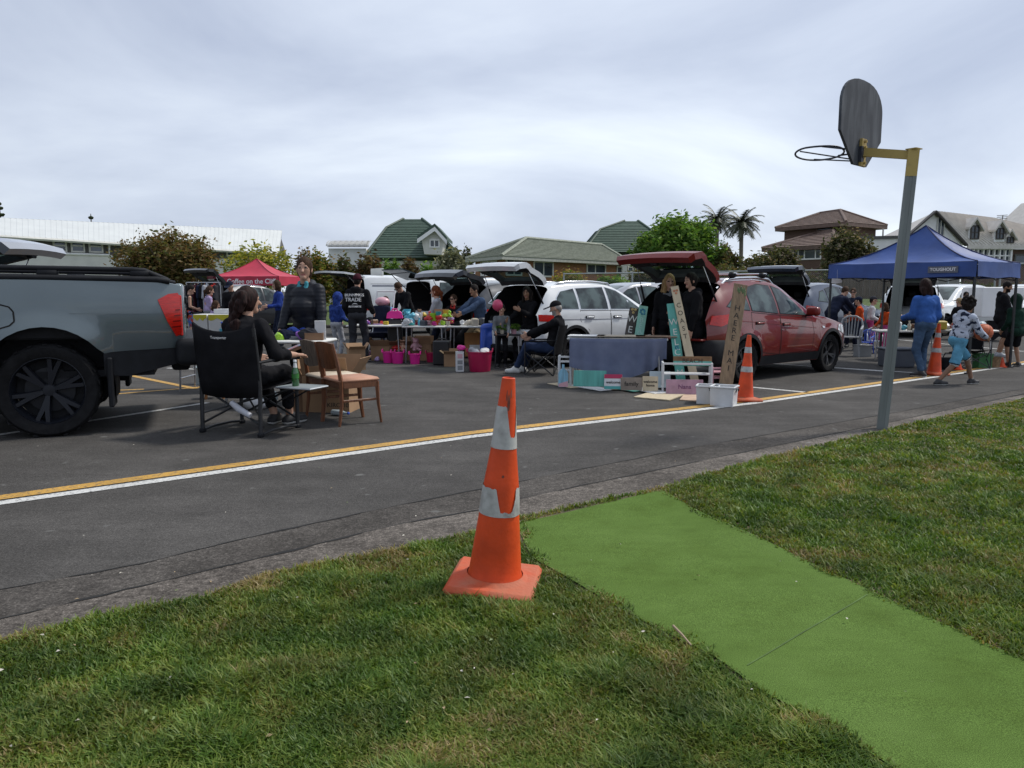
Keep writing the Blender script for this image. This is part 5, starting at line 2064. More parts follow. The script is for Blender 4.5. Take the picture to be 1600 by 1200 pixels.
# plain closed car shapes for the rows behind
def far_car(label,loc,psi,pm,T=None,gate=None,scale=1.0,group=None):
 T=T or T_red
 car=Car(T)
 th=thing('parked_car',label,'car',loc,psi,group)
 th.scale=(scale,)*3
 if gate is not None:
  car.shell(th,pm,open_from=-.33,open_zmin=.74)
  boot(th,car,.70)
 else:
  car.shell(th,pm)
 bumper(th,car,-.40,.30,.70,[M_plas])
 wins=[[(-.30,1.17),(.12,1.135),(.10,1.44),(-.10,1.39)],[(.19,1.13),(.92,1.075),(.93,1.515),(.60,1.53),(.20,1.475)],[(1.0,1.07),(1.82,1.025),(1.56,1.26),(1.25,1.45),(1.01,1.515)]]
 car.liners(th)
 car.wheels(th)
 car.windows(th,wins)
 mb=MB()
 rows=[[(x,y*(car.ys(x,car.q('zr',x))-.05),car.q('zr',x)+(car.q('zt',x)-car.q('zr',x))*math.sin(math.acos(min(1,abs(y)**(1/.75))))**.8+.006)for y in np.linspace(-.97,.97,13)]for x in np.linspace(1.22,2.02,10)]
 mb.sheet(rows)
 mb.build('windscreen',M_cglass,th,60)
 if gate is None:
  mb=MB()
  rows=[[(x,y*(car.ys(x,car.q('zr',x))-.07),car.q('zr',x)+(car.q('zt',x)-car.q('zr',x))*math.sin(math.acos(min(1,abs(y)**(1/.75))))**.8+.008)for y in np.linspace(-.97,.97,13)]for x in np.linspace(-.74,-.44,7)]
  mb.sheet(rows)
  mb.build('rear_window',M_cglass,th,60)
 for sg in(1,-1):
  car.put(car.drape([(-.80,.90),(-.40,.90),(-.30,1.0),(-.74,1.06)],.012,.06,(sg,)),'tail_light',M_tail,th)
  car.put(car.drape([(2.86,.74),(3.30,.62),(3.40,.68),(3.18,.82),(2.95,.84)],.008,.06,(sg,)),'head_light',M_head,th)
 if gate is not None:
  tailgate(th,(-.33,1.61),[(0,0),(-.10,-.05),(-.20,-.17),(-.33,-.42),(-.40,-.50),(-.47,-.62),(-.46,-.82),(-.40,-.90)],[.60,.62,.64,.69,.73,.75,.75,.70],R(gate),pm,(1,2),thick=.10,strut=(3,-.50,1.17,.72))
 return th
T_low=dict(T_red)
for kk in('zr','zt'):
 T_low[kk]=[(x,z*.92 if z>1.1 else z*.98)for x,z in T_red[kk]]
T_low['zb']=[(x,z*.94)for x,z in T_red['zb']]
p=at(1010,470,19.5)
far_car('pale grey car parked nose out between the white and red SUVs',(p.x+.3,20.2,0),R(205),P_silver)
p=at(1245,470,21)
far_car('blue hatchback with its tailgate up beside the left gazebo leg',(p.x-.1,20.8,0),R(38),P_navy,gate=88)
p=at(1425,470,24)
far_car('white hatchback with open dark boot behind the woman in blue',(p.x+.1,24.2,0),R(62),P_white,gate=92)
p=at(1500,470,25)
far_car('white car parked with its flank towards the stall behind the boy',(p.x+.9,26.4,0),R(212),P_white)
p=at(1590,470,25)
far_car('white car half out of the picture behind the green hooded child',(p.x+1.6,26.5,0),R(212),P_white)
p=at(783,470,20)
far_car('white car roof between the charcoal and white raised tailgates',(p.x-.2,20.2,0),PSI,P_white)
# silver wagon behind the ute: only its raised tailgate clears the ute
T_sil=dict(T_wht)
t=far_car('silver SUV behind the grey ute, only its raised tailgate showing',(-7.72,10.3,0),R(186),P_silver,T=T_wht,gate=78,scale=1.08)
# white van with raised rear door, white canopy ute
T_van=dict(x=(-1.0,3.75),wheelbase=2.57,ra=.37,rw=.32,shoulder=.02,flare=.01,smooth=1,zs=[(-1.0,.42),(-.5,.30),(0,.27),(2.6,.27),(3.75,.34)],zb=[(-1.0,1.05),(2.6,1.05),(3.2,1.03),(3.6,.95),(3.75,.75)],zr=[(-1.0,1.72),(-.9,1.80),(2.2,1.82),(2.55,1.74),(3.2,1.18),(3.6,.98),(3.75,.76)],zt=[(-1.0,1.84),(-.9,1.93),(2.2,1.95),(2.55,1.86),(3.2,1.28),(3.6,1.04),(3.75,.78)],wb=[(-1.0,.82),(-.8,.85),(2.8,.85),(3.5,.80),(3.75,.65)],wr=[(-1.0,.72),(2.3,.73),(3.2,.78),(3.75,.6)])
def white_van():
 car=Car(T_van)
 th=thing('parked_van','white van with raised rear door and dark stripe behind the trade hoodie man','van')
 pr=at(572,470,24.5)
 psi=R(33)
 th.rotation_euler=(0,0,psi)
 off=Vector((math.cos(psi)*-1.0+math.sin(psi)*.85,math.sin(psi)*-1.0-math.cos(psi)*.85,0))
 th.location=(pr.x-off.x,pr.y-off.y,0)
 car.shell(th,P_white,open_from=-.98,open_zmin=.66)
 bumper(th,car,-.6,.34,.60,[M_plas])
 boot(th,car,.62,seat_x=2.0,seat_h=1.4)
 car.liners(th)
 car.wheels(th,spokes=6)
 car.windows(th,[[(1.5,1.15),(2.3,1.15),(2.3,1.65),(1.5,1.65)]])
 mb=MB()
 car.line([(-.75,1.58),(1.3,1.58)],.035,.004,(1,-1),mb)
 car.put(mb,'side_stripe',M_navy_stripe,th)
 mb=MB()
 car.line([(-.80,1.64),(1.38,1.64),(1.38,1.1)],.010,.004,(1,-1),mb)
 car.put(mb,'door_seam',M_seam,th)
 for sg in(1,-1):
  car.put(car.drape([(-.98,.80),(-.90,.80),(-.90,1.25),(-.98,1.25)],.01,.08,(sg,)),'tail_light',M_tail,th)
 tailgate(th,(-.96,1.86),[(0,0),(-.05,-.08),(-.09,-.30),(-.12,-.62),(-.13,-.72),(-.13,-1.15)],[.70,.72,.74,.78,.80,.80],R(92),P_white,(1,2),thick=.06,strut=(3,-.95,1.3,.74))
 mb=MB()
 mb.box((-.2,.1,2.05),(.05,.95,.22))
 o=mb.build('roof_sign_board',M_offw,th)
M_navy_stripe=mat('navy_stripe',(0.02,0.03,0.07),.4)
white_van()
T_can=dict(x=(-1.05,3.9),wheelbase=2.95,ra=.40,rw=.36,shoulder=.03,flare=.02,smooth=1,zs=[(-1.05,.55),(-.5,.42),(0,.38),(3.9,.40)],zb=[(-1.05,1.12),(2.6,1.12),(3.6,1.02),(3.9,.8)],zr=[(-1.05,1.62),(-.95,1.74),(1.9,1.76),(2.25,1.55),(2.75,1.16),(3.6,1.04),(3.9,.82)],zt=[(-1.05,1.70),(-.95,1.80),(1.9,1.84),(2.25,1.66),(2.75,1.26),(3.6,1.12),(3.9,.85)],wb=[(-1.05,.84),(-.8,.88),(3.2,.88),(3.9,.70)],wr=[(-1.05,.74),(2.0,.72),(2.8,.80),(3.9,.6)])
def canopy_ute(label,px,Y,psi,pm,lid=True):
 car=Car(T_can)
 th=thing('parked_ute',label,'ute')
 pr=at(px,470,Y)
 th.rotation_euler=(0,0,psi)
 off=Vector((math.cos(psi)*-1.05+math.sin(psi)*.88,math.sin(psi)*-1.05-math.cos(psi)*.88,0))
 th.location=(pr.x-off.x,pr.y-off.y,0)
 car.shell(th,pm,open_from=-1.03,open_zmin=.85)
 bumper(th,car,-.6,.50,.74,[M_plas])
 boot(th,car,.82,seat_x=.85,seat_h=1.7)
 car.liners(th)
 car.wheels(th,spokes=6)
 car.windows(th,[[(-.82,1.22),(.62,1.22),(.62,1.66),(-.72,1.66)],[(1.0,1.20),(1.6,1.20),(1.6,1.68),(1.02,1.68)],[(1.68,1.20),(2.45,1.20),(2.1,1.55),(1.7,1.68)]])
 mb=MB()
 car.line([(-1.0,1.12),(.72,1.12)],.03,.004,(1,-1),mb)
 car.line([(.76,.5),(.76,1.75)],.02,.004,(1,-1),mb)
 car.put(mb,'door_seam',M_seam,th)
 for sg in(1,-1):
  car.put(car.drape([(-1.04,.78),(-.90,.78),(-.88,1.10),(-1.04,1.10)],.012,.08,(sg,)),'tail_light',M_tail,th)
 mb=MB()
 lidp=[(-1.03,1.74),(-1.90,2.02)]
 for y0,y1 in((-.72,.72),):
  V=[(lidp[0][0],y0,lidp[0][1]),(lidp[0][0],y1,lidp[0][1]),(lidp[1][0],y1*.93,lidp[1][1]),(lidp[1][0],y0*.93,lidp[1][1])]
  V+=[Vector(v)+Vector((0,0,.035))for v in V]
  mb.add(V,[(0,1,2,3),(7,6,5,4),(0,1,5,4),(1,2,6,5),(2,3,7,6),(3,0,4,7)])
 lid_=mb.build('canopy_lid',M_cglass,th)
 for sg in(-1,1):
  mb=MB()
  mb.tube([(-1.0,sg*.68,1.4),(-1.6,sg*.66,1.92)],.012,n=6)
  mb.build('gas_strut',M_plas,lid_)
 return th
canopy_ute('white canopy ute with its dark rear lid lifted',676,22.3,R(35),P_white)
p=at(356,470,27)
far_car('charcoal hatchback with its tailgate lifted in front of the red coffee gazebo',(p.x-.1,27.2,0),R(52),P_dark,gate=96)
# the big grey ute in front
T_ute=dict(x=(-1.08,4.2),wheelbase=3.15,ra=.52,rw=.40,arch_k=1.06,shoulder=.035,flare=.045,smooth=1,breaks=(.95,),zs=[(-1.08,.74),(-.45,.72),(0,.50),(3.2,.45),(4.2,.5)],zb=[(-1.08,1.30),(-1.0,1.325),(0,1.345),(.93,1.35),(.95,1.28),(2.5,1.22),(3.0,1.18),(3.8,1.08),(4.2,.85)],zr=[(-1.08,1.30),(-1.0,1.33),(.0,1.35),(.93,1.355),(1.0,1.80),(1.9,1.84),(2.3,1.66),(2.85,1.24),(3.8,1.10),(4.2,.88)],zt=[(-1.08,1.30),(-1.0,1.333),(0,1.353),(.93,1.36),(1.0,1.88),(1.9,1.92),(2.3,1.76),(2.85,1.34),(3.8,1.18),(4.2,.9)],wb=[(-1.08,.84),(-.9,.90),(0,.92),(3.3,.92),(3.9,.85),(4.2,.7)],wr=[(-1.08,.80),(-.9,.855),(.9,.87),(1.04,.68),(2.0,.68),(2.8,.80),(4.2,.6)])
def big_ute():
 car=Car(T_ute)
 th=thing('parked_ute','large slate grey ute with black wheels and a black tub rail','ute')
 S=1.15
 th.scale=(S,S,S)
 p=G(80,683)
 psi=R(202)
 th.location=(p.x+math.sin(psi)*S*.90,p.y-math.cos(psi)*S*.90,0)
 th.rotation_euler=(0,0,psi)
 car.shell(th,P_slate,open_from=.92,name='body')
 mb=MB()
 mb.box((-.06,0,.86),(1.94,1.55,.05))
 for sg in(-1,1):
  mb.box((-.06,sg*.79,1.08),(1.94,.04,.46))
 mb.box((.90,0,1.08),(.05,1.55,.46))
 mb.build('tub_liner',M_plas,th)
 mb=MB()
 mb.box((-1.065,0,1.02),(.07,1.50,.60),bev=.02)
 tgt=mb.build('tailgate',P_slate,th,50)
 mb=MB()
 mb.box((-1.11,0,1.16),(.03,.28,.07),bev=.01)
 mb.build('handle',M_plas,tgt)
 car.liners(th)
 car.wheels(th,rim=M_rimk,spokes=6,rimr=.735,tread=.27)
 for sg in(1,-1):
  car.put(car.drape([(-.44,.52),(-.62,.50),(-1.07,.60),(-1.07,.755),(-.44,.745)],-.012,.1,(sg,)),'lower_quarter',M_plas,th)
 soft('rear_bumper',[('b',(-1.13,0,.70),(.11,.90,.125),.06),('b',(-1.05,0,.57),(.08,.62,.06),.03)],.02,M_plas,th,.03)
 for sg in(-1,1):
  mb=MB()
  mb.box((-.485,sg*.80,.455),(.045,.26,.44),bev=.012)
  mb.build('mud_flap',M_plas,th)
  tl=[(-.895,1.175),(-.985,1.225),(-1.06,1.235),(-1.078,1.20),(-1.078,.86),(-1.03,.845),(-.965,.98)]
  f=car.put(car.drape(tl,.012,.05,(sg,)),'tail_light',M_tail,th)
  mb=MB()
  mb.box((-1.078,sg*.800,1.03),(.022,.075,.37),bev=.008)
  mb.build('lamp_wrap',M_tail,f)
  for i,z in enumerate((.93,.98,1.03,1.08)):
   mb=MB()
   car.line([(-1.0-.012*i,z),(-1.075,z+.005)],.012,.016,(sg,),mb)
   car.put(mb,'lamp_rib',mat('lamp_rib_red',(0.16,0.004,0.003),.2),f)
 mb=MB()
 fd=[(.62,1.135),(.30,1.14),(.235,1.12),(.205,1.08),(.20,1.00),(.235,.965),(.42,.905),(.62,.885)]
 car.line(fd,.012,.003,(1,),mb)
 car.put(mb,'fuel_flap',M_seam,th)
 mb=MB()
 car.line([(-1.02,1.05),(-.6,1.055),(-.2,1.06)],.006,.003,(1,-1),mb)
 car.put(mb,'body_crease',P_slate,th)
 for sg in(-1,1):
  mb=MB()
  pts=[(x,sg*.845,z)for x,z in((-1.0,1.335),(-.9,1.352),(.90,1.376))]
  mb.tube(pts,[.03,.038,.038],n=8,flat=.8)
  cap=mb.build('tub_cap',M_plas,th,60)
  mb=MB()
  mb.tube([(-.93,sg*.83,1.37),(-.80,sg*.83,1.43),(-.70,sg*.83,1.438),(.88,sg*.83,1.456)],.022,n=8)
  for x in(-.76,-.05,.80):
   mb.box((x,sg*.83,1.405),(.16,.05,.06),bev=.012)
  mb.build('sports_rail',M_plas,th,60)
 car.windows(th,[[(1.1,1.32),(1.6,1.31),(1.6,1.74),(1.14,1.74)],[(1.65,1.31),(2.5,1.29),(2.1,1.62),(1.68,1.74)]])
 car.handles(th,((1.2,1.16),(1.9,1.15)),m=P_slate)
 return th
big_ute()
# PEOPLE
def skin(n,c):
 return mat('skin_'+n,c,.5,var=.10,scale=9,spec=.35)
SK={'fair':skin('fair',(0.46,0.27,0.19)),'tan':skin('tan',(0.30,0.165,0.10)),'brown':skin('brown',(0.20,0.105,0.062))}
M_eye=mat('eye_dark',(0.02,0.015,0.012),.25,var=0)
M_lip=mat('lip',(0.30,0.095,0.08),.45,var=.1)
HR={'black':mat('hair_black',(0.012,0.009,0.008),.75,var=.5,scale=30,stretch=(3,3,.4),spec=.15),'brown':mat('hair_brown',(0.045,0.024,0.014),.75,var=.5,scale=30,stretch=(3,3,.4),spec=.15),'auburn':mat('hair_auburn',(0.017,0.007,0.006),.7,var=.7,scale=24,stretch=(3,3,.4),spec=.18),'red':mat('hair_red',(0.13,0.036,0.014),.75,var=.5,scale=30,stretch=(3,3,.4),spec=.15),'blond':mat('hair_blond',(0.30,0.19,0.085),.75,var=.5,scale=30,stretch=(3,3,.4),spec=.15),'grey':mat('hair_grey',(0.30,0.28,0.26),.5,var=.3,scale=30,stretch=(3,3,.4))}
def cloth(n,c,**k):
 k.setdefault('var',.22)
 k.setdefault('scale',5)
 k.setdefault('bump',.25)
 k.setdefault('bscale',9)
 return mat('cloth_'+n,c,.92,spec=.08,**k)
CL={'black':cloth('black',(0.012,0.012,0.014)),'navy':cloth('navy',(0.016,0.020,0.038)),'charcoal':cloth('charcoal',(0.035,0.036,0.042)),'blue':cloth('blue',(0.040,0.105,0.33)),'denim':cloth('denim',(0.055,0.095,0.165),scale=3,var=.35),'darkdenim':cloth('darkdenim',(0.026,0.040,0.085)),'shirtblue':cloth('shirtblue',(0.045,0.070,0.125)),'lilac':cloth('lilac',(0.36,0.29,0.45)),'grey':cloth('grey',(0.16,0.17,0.18)),'palegrey':cloth('palegrey',(0.33,0.34,0.37)),'white':cloth('white',(0.60,0.60,0.60)),'orange':cloth('orange',(0.42,0.055,0.012)),'green':cloth('green',(0.014,0.036,0.026)),'teal':cloth('teal',(0.075,0.30,0.36)),'sky':cloth('sky',(0.16,0.30,0.52)),'red':cloth('red',(0.32,0.03,0.025)),'pink':cloth('pink',(0.45,0.07,0.20)),'royal':cloth('royal',(0.022,0.045,0.21)),'maroon':cloth('maroon',(0.045,0.012,0.018)),'khaki':cloth('khaki',(0.26,0.20,0.12)),'palms':cloth('palms',(0.022,0.030,0.055),col2=(0.42,0.46,0.55),scale=12,lo=.40,hi=.46,detail=2),'bright':cloth('bright',(0.36,0.06,0.03),col2=(0.05,0.16,0.42),scale=9,lo=.45,hi=.55),'plaid':cloth('plaid',(0.018,0.035,0.15),col2=(0.03,0.06,0.24),scale=16,lo=.45,hi=.55)}
m,N,L,b=node_mat('cloth_puffer')
b.inputs['Base Color'].default_value=(0.0085,0.010,0.016,1)
b.inputs['Roughness'].default_value=.52
tc_=N.new('ShaderNodeTexCoord')
wv=N.new('ShaderNodeTexWave')
wv.bands_direction='Z'
wv.inputs['Scale'].default_value=6.5
wv.inputs['Distortion'].default_value=1.6
wv.inputs['Detail'].default_value=2
L.new(tc_.outputs['Object'],wv.inputs['Vector'])
b.inputs['Specular IOR Level'].default_value=.25
bumpn(N,L,b,wv.outputs['Fac'],.22,.01)
CL['puffer']=m
M_solew=mat('shoe_sole',(0.55,0.55,0.54),.7,var=.1)
SH={'black':mat('shoe_black',(0.014,0.014,0.016),.6,var=.2),'white':mat('shoe_white',(0.60,0.60,0.58),.6,var=.1),'grey':mat('shoe_grey',(0.30,0.31,0.33),.6,var=.2)}
def fd2(t):
 return Vector((-math.sin(t),math.cos(t),0))
def ik(a,t,l1,l2,pole):
 a,t=Vector(a),Vector(t)
 d=t-a
 L_=min(d.length,(l1+l2)*.999)
 dn=d.normalized()
 t=a+dn*L_
 c=(l1*l1+L_*L_-l2*l2)/(2*L_)
 h=math.sqrt(max(l1*l1-c*c,0))
 p=Vector(pole)
 p=(p-dn*p.dot(dn))
 p.normalize()
 return a+dn*c+p*h,t
def person(label,loc,face,H,top='black',bottom='navy',skin_='fair',hair=('short','brown'),shoes='black',hip_z=.95,hip_y=0.0,lean=4,side=0,twist=0,hands=((-.22,.10,.86),(.22,.10,.86)),feet=((-.10,0,0),(.10,.02,0)),toes=(8,-8),head=(0,0),sleeve=1.0,shorts=False,bulk=1.0,belly=0.0,hood=False,glasses=False,res=.0125,curl=.5,hem=0.0,extra=None,cuff=None,cap=None,group='people at the car boot sale',collar=None,poles=None,child=False,beard=None,flip=False,headsize=1.0,spread_knee=0.0,fulllegs=1.0,palms=(None,None)):
 th=thing('person',label,'person',loc,R(face),group)
 S=H/1.75
 th.scale=(S,S,S)
 if child:
  headsize*=1.18
 V3=lambda*a:Vector(a)
 Pv=V3(0,hip_y,hip_z)
 le,si,tw=R(lean),R(side),R(twist)
 u=V3(math.sin(si),math.sin(le),math.cos(le)*math.cos(si)).normalized()
 rx=V3(math.cos(tw),math.sin(tw),0)
 rx=(rx-u*rx.dot(u)).normalized()
 fw=u.cross(rx).normalized()
 Nk=Pv+u*.50
 sh=[Nk-u*.055-rx*.172*bulk**.5,Nk-u*.055+rx*.172*bulk**.5]
 hips=[Pv-rx*.09-u*.02,Pv+rx*.09-u*.02]
 yaw,pit=R(head[0]),R(head[1])
 base=Matrix((rx,fw,u)).transposed().to_3x3()
 q0=base.to_quaternion().slerp(Matrix.Rotation(tw,3,'Z').to_quaternion(),.7)
 Rh=q0.to_matrix()@Matrix.Rotation(yaw,3,'Z')@Matrix.Rotation(-pit,3,'X')
 hs=headsize
 Hc=Nk+u*.075+Rh@V3(0,.028,.105)*hs
 rh=np.array(Rh)
 hp=lambda x,y,z:Hc+Rh@V3(x*hs,y*hs,z*hs)
 B=[('e',hp(0,0,.012),(.073*hs,.092*hs,.110*hs),rh),('c',hp(0,.03,-.06),hp(0,.055,-.088),.052*hs,.030*hs),('c',hp(0,.088,-.005),hp(0,.104,-.03),.010*hs,.015*hs),('e',hp(-.074,-.005,-.008),(.012*hs,.022*hs,.032*hs),rh),('e',hp(.074,-.005,-.008),(.012*hs,.022*hs,.032*hs),rh),('c',Nk-u*.03,Hc+Rh@V3(0,-.012,-.06)*hs,.058,.052*hs),('c',Pv,Nk-u*.16,.10,.115),('c',sh[0],sh[1],.05,.05)]
 ank,elb,wri,kne=[],[],[],[]
 for i in(0,1):
  sgn=-1 if i==0 else 1
  f=V3(*feet[i])
  a=f+V3(0,0,.085)
  k,a=ik(hips[i],a,.435,.435,V3(sgn*(.12+spread_knee),1,0.05))
  kne.append(k)
  ank.append(a)
  B+=[('c',hips[i],k,.074,.050),('c',k,k.lerp(a,.35),.050,.050),('c',k.lerp(a,.35),a,.050,.034)]
  tz=R(toes[i])
  fd=V3(-math.sin(tz),math.cos(tz),0)
  B+=[('c',a,a+fd*.12-V3(0,0,.045),.036,.028)]
  pol=V3(sgn*.30,-1,-.55)if poles is None or poles[i]is None else V3(*poles[i])
  e,w_=ik(sh[i],V3(*hands[i]),.285,.255,pol)
  elb.append(e)
  wri.append(w_)
  d=(w_-e).normalized()
  B+=[('c',sh[i],e,.048,.041),('c',e,e.lerp(w_,.3),.041,.040),('c',e.lerp(w_,.3),w_,.040,.027)]
  inn=(V3(-sgn,0,0)-d*V3(-sgn,0,0).dot(d))
  if inn.length<.2 or palms[i]=='down':
   inn=V3(0,0,-1)-d*V3(0,0,-1).dot(d)
  inn.normalize()
  sd=d.cross(inn).normalized()
  if sd.z<-.2 or(abs(sd.z)<=.2 and sd.y<0):
   sd=-sd
  Mp=np.array(Matrix((sd,inn,d)).transposed())
  B+=[('b',w_+d*.048,(.040,.016,.048),.014,Mp)]
  cu=curl if not isinstance(curl,(tuple,list))else curl[i]
  for j,(off,ln)in enumerate(((.030,.072),(.010,.080),(-.011,.075),(-.031,.060))):
   p0=w_+d*.088+sd*off
   d1=(d+inn*cu*.5+sd*off*2.0).normalized()
   d2=(d+inn*cu*1.6+sd*off*1.0).normalized()
   p1=p0+d1*ln*.5
   B+=[('c',p0,p1,.0098,.0092),('c',p1,p1+d2*ln*.5,.0092,.0078)]
  t0=w_+d*.03+sd*.034
  t1=t0+(d*.55+sd*.75+inn*.3).normalized()*.036
  B+=[('c',w_+d*.02+sd*.018,t0,.016,.014),('c',t0,t1,.0125,.011),('c',t1,t1+(d*.9+sd*.25+inn*.4).normalized()*.03,.011,.009)]
 Rt=np.array(Rh.transposed())
 hc=np.array(Hc)
 def mi(ce):
  l=(ce-hc)@np.array(Rh)/hs
  o=np.zeros(len(ce),int)
  for sx in(-1,1):
   o[(np.abs(l[:,0]-sx*.032)<.0150)&(np.abs(l[:,2]-.013)<.0078)&(l[:,1]>.05)]=1
   o[(np.abs(l[:,0]-sx*.033)<.022)&(np.abs(l[:,2]-.041)<.0038)&(l[:,1]>.05)]=3
  o[(np.abs(l[:,0])<.024)&(np.abs(l[:,2]+.060)<.008)&(l[:,1]>.05)]=2
  if beard:
   o[(l[:,2]<-.035)&(l[:,1]>.005)&(l[:,2]>-.13)&(o!=2)]=3
  return o
 hm=HR[hair[1]]if hair else HR['brown']
 soft('body',B,res,[SK[skin_],M_eye,M_lip,HR[beard]if beard else hm],th,.012,mi)
 bk=bulk
 t=CL[top]
 T=[('e',Pv+u*(.10+hem*.0),(.165*bk,.118*bk+belly*.5,.15),np.array(base)),('e',Pv+u*.24+fw*belly*.4,(.158*bk,.112*bk+belly,.16),np.array(base)),('e',Pv+u*.37,(.180*bk,.122*bk+belly*.3,.15),np.array(base)),('c',sh[0]+rx*.03,sh[1]-rx*.03,.066*bk**.5,.066*bk**.5),('c',Nk-u*.06,Nk+u*.005,.085,.066)]
 if hem:
  T+=[('e',Pv-u*hem*.5,(.17*bk,.125*bk,.12+hem*.5),np.array(base))]
 if sleeve>0:
  for i in(0,1):
   if sleeve<=.5:
    T+=[('c',sh[i],sh[i].lerp(elb[i],sleeve*2),.066*bk**.5,.060)]
   else:
    w2=elb[i].lerp(wri[i],(sleeve-.5)*2*.93)
    T+=[('c',sh[i],elb[i],.067*bk**.5,.057*bk**.7),('c',elb[i],w2,.056*bk**.7,.044*bk**.7)]
 if hood:
  T+=[('e',Nk-fw*.085-u*.005,(.105,.06,.075),np.array(base)),('c',Nk+rx*.075+fw*.01,Nk-fw*.08+rx*.05+u*.02,.032,.04),('c',Nk-rx*.075+fw*.01,Nk-fw*.08-rx*.05+u*.02,.032,.04)]
 T+=[('-e',hp(0,.02,-.03),(.072*hs,.092*hs,.10*hs),rh)]
 tops=[t,CL[cuff]if cuff else t]
 soft('top',T,res*1.1,tops,th,.03,(lambda ce:(ce[:,2]<hip_z+.02))if cuff else None,fold=.0075 if top!='puffer' else .004,freq=17)
 if collar:
  soft('collar',[('c',Nk+rx*.055+fw*.055-u*.10,Nk+rx*.062+fw*.02+u*.03,.026,.03),('c',Nk-rx*.055+fw*.075-u*.02,Nk-rx*.05+fw*.07+u*.03,.022,.026),('c',Nk+rx*.055+fw*.06-u*.02,Nk-rx*.05+fw*.085-u*.04,.03,.028)],res,CL[collar],th,.02)
 bt=CL[bottom]
 Q=[('e',Pv-u*.0,(.165*bk**.8,.118*bk**.8,.12),np.array(base))]
 for i in(0,1):
  if shorts:
   ke=hips[i].lerp(kne[i],shorts if shorts is not True else .85)
   Q+=[('c',hips[i],ke,.088,.091)]
  else:
   Q+=[('c',hips[i],kne[i],.091*bk**.5,.069*bk**.3),('c',kne[i],kne[i].lerp(ank[i],.86*fulllegs),.068*bk**.3,.056)]
 trim=None
 if bottom=='turq':
  def trim(ce):
   o=np.zeros(len(ce),int)
   for i in(0,1):
    a_,d_=np.array(hips[i]),np.array(kne[i]-hips[i])
    t=((ce-a_)@d_)/(d_@d_)
    nr=np.linalg.norm(ce-a_-t[:,None]*d_,axis=1)<.125
    o[nr&(t>.97)]=1
    o[nr&(t>1.02)]=2
   return o
  bt=[bt,CL['navy'],CL['white']]
 soft('shorts' if shorts else 'trousers',Q,res*1.1,bt,th,.025,fold=.006,freq=19,aniso=(1,1,.9),mi_fn=trim)
 if shoes:
  for i in(0,1):
   tz=R(toes[i])
   a=ank[i]
   fl=feet[i][2]if len(feet[i])>2 else 0
   M=Matrix.Rotation(tz,3,'Z')
   c=a+M@V3(0,.055,-.048)
   if shoes=='bare':
    continue
   zc=a.z-.085
   soft('shoe',[('b',c,(.046,.138,.036),.034,np.array(M)),('c',a+V3(0,-.02,-.03),a+M@V3(0,.02,.0),.046,.044),('c',a-V3(0,0,.012),a+fd2(tz)*.10-V3(0,0,.05),.050 if label[:24]!='woman in black with long' else .03,.040),('-b',(c.x,c.y,zc-.1),(.4,.4,.1),.001)],res,[SH[shoes],M_solew],th,.02,lambda ce,z=zc:(ce[:,2]<z+.026))
 if hair and hair[0]!='none':
  st=hair[0]
  Hh=[('e',hp(0,-.012,.028),(.083*hs,.098*hs,.110*hs),rh)]
  if st in('long','bob','pony','curly','bun','bunlow'):
   Hh+=[('e',hp(0,-.03,.0),(.084*hs,.085*hs,.12*hs),rh)]
  if st=='long':
   for x in(-.055,0,.055):
    Hh+=[('c',hp(x,-.06,0),hp(x*1.3,-.075,-.17),.05*hs,.055*hs),('c',hp(x*1.3,-.075,-.17),hp(x*1.5,-.075,-.31),.055*hs,.03*hs)]
   Hh+=[('c',hp(-.07,.01,.0),hp(-.078,.02,-.16),.026*hs,.03*hs),('c',hp(.07,.01,.0),hp(.078,.02,-.16),.026*hs,.03*hs)]
  if st=='wavy':
   rr_=random.Random(9)
   Hh+=[('e',hp(0,-.03,.005),(.095*hs,.10*hs,.125*hs),rh)]
   for _ in range(60):
    v_=rr_.random()
    x_=rr_.uniform(-1,1)*(.085+.07*v_)
    y_=-.045-.10*v_-.05*math.sqrt(max(0,1-(x_/.16)**2))+rr_.uniform(-.015,.015)
    z_=.06-.50*v_
    q_=.034*(1.15-.45*v_)
    Hh+=[('c',hp(x_,y_,z_),hp(x_+rr_.uniform(-.035,.035),y_+rr_.uniform(-.02,.01),z_-.075),q_*hs,q_*.6*hs)]
  if st=='bob':
   Hh+=[('e',hp(0,-.02,-.03),(.092*hs,.10*hs,.125*hs),rh)]
   for x in(-.06,0,.06):
    Hh+=[('c',hp(x,-.05,-.05),hp(x,-.055,-.135),.048*hs,.04*hs)]
  if st=='pony':
   Hh+=[('c',hp(0,-.09,.02),hp(.01,-.13,-.03),.028*hs,.035*hs),('c',hp(.01,-.13,-.03),hp(.02,-.115,-.20),.036*hs,.016*hs)]
  if st=='bun':
   Hh+=[('e',hp(0,-.085,.085),(.045*hs,.042*hs,.042*hs),rh)]
  if st=='bunlow':
   Hh+=[('e',hp(0,-.115,.01),(.048*hs,.042*hs,.046*hs),rh)]
  if st=='curly':
   rr_=random.Random(4)
   for _ in range(46):
    a_,z_=rr_.uniform(0,6.28),rr_.uniform(-.06,.12)
    r_=math.sqrt(max(.02,1-((z_-.02)/.125)**2))
    Hh+=[('e',hp(.084*r_*math.cos(a_),-.02+.10*r_*math.sin(a_),z_+.012),(.024*hs,)*3)]
  Hh+=[('-e',hp(0,.105,-.045),(.074*hs,.085*hs,.098*hs),rh)]
  if st in('short',):
   Hh+=[('-b',hp(0,.05,-.15),(.2*hs,.10*hs,.13*hs),.02,rh),('-b',hp(0,0,-.20),(.2*hs,.3*hs,.135*hs),.02,rh)]
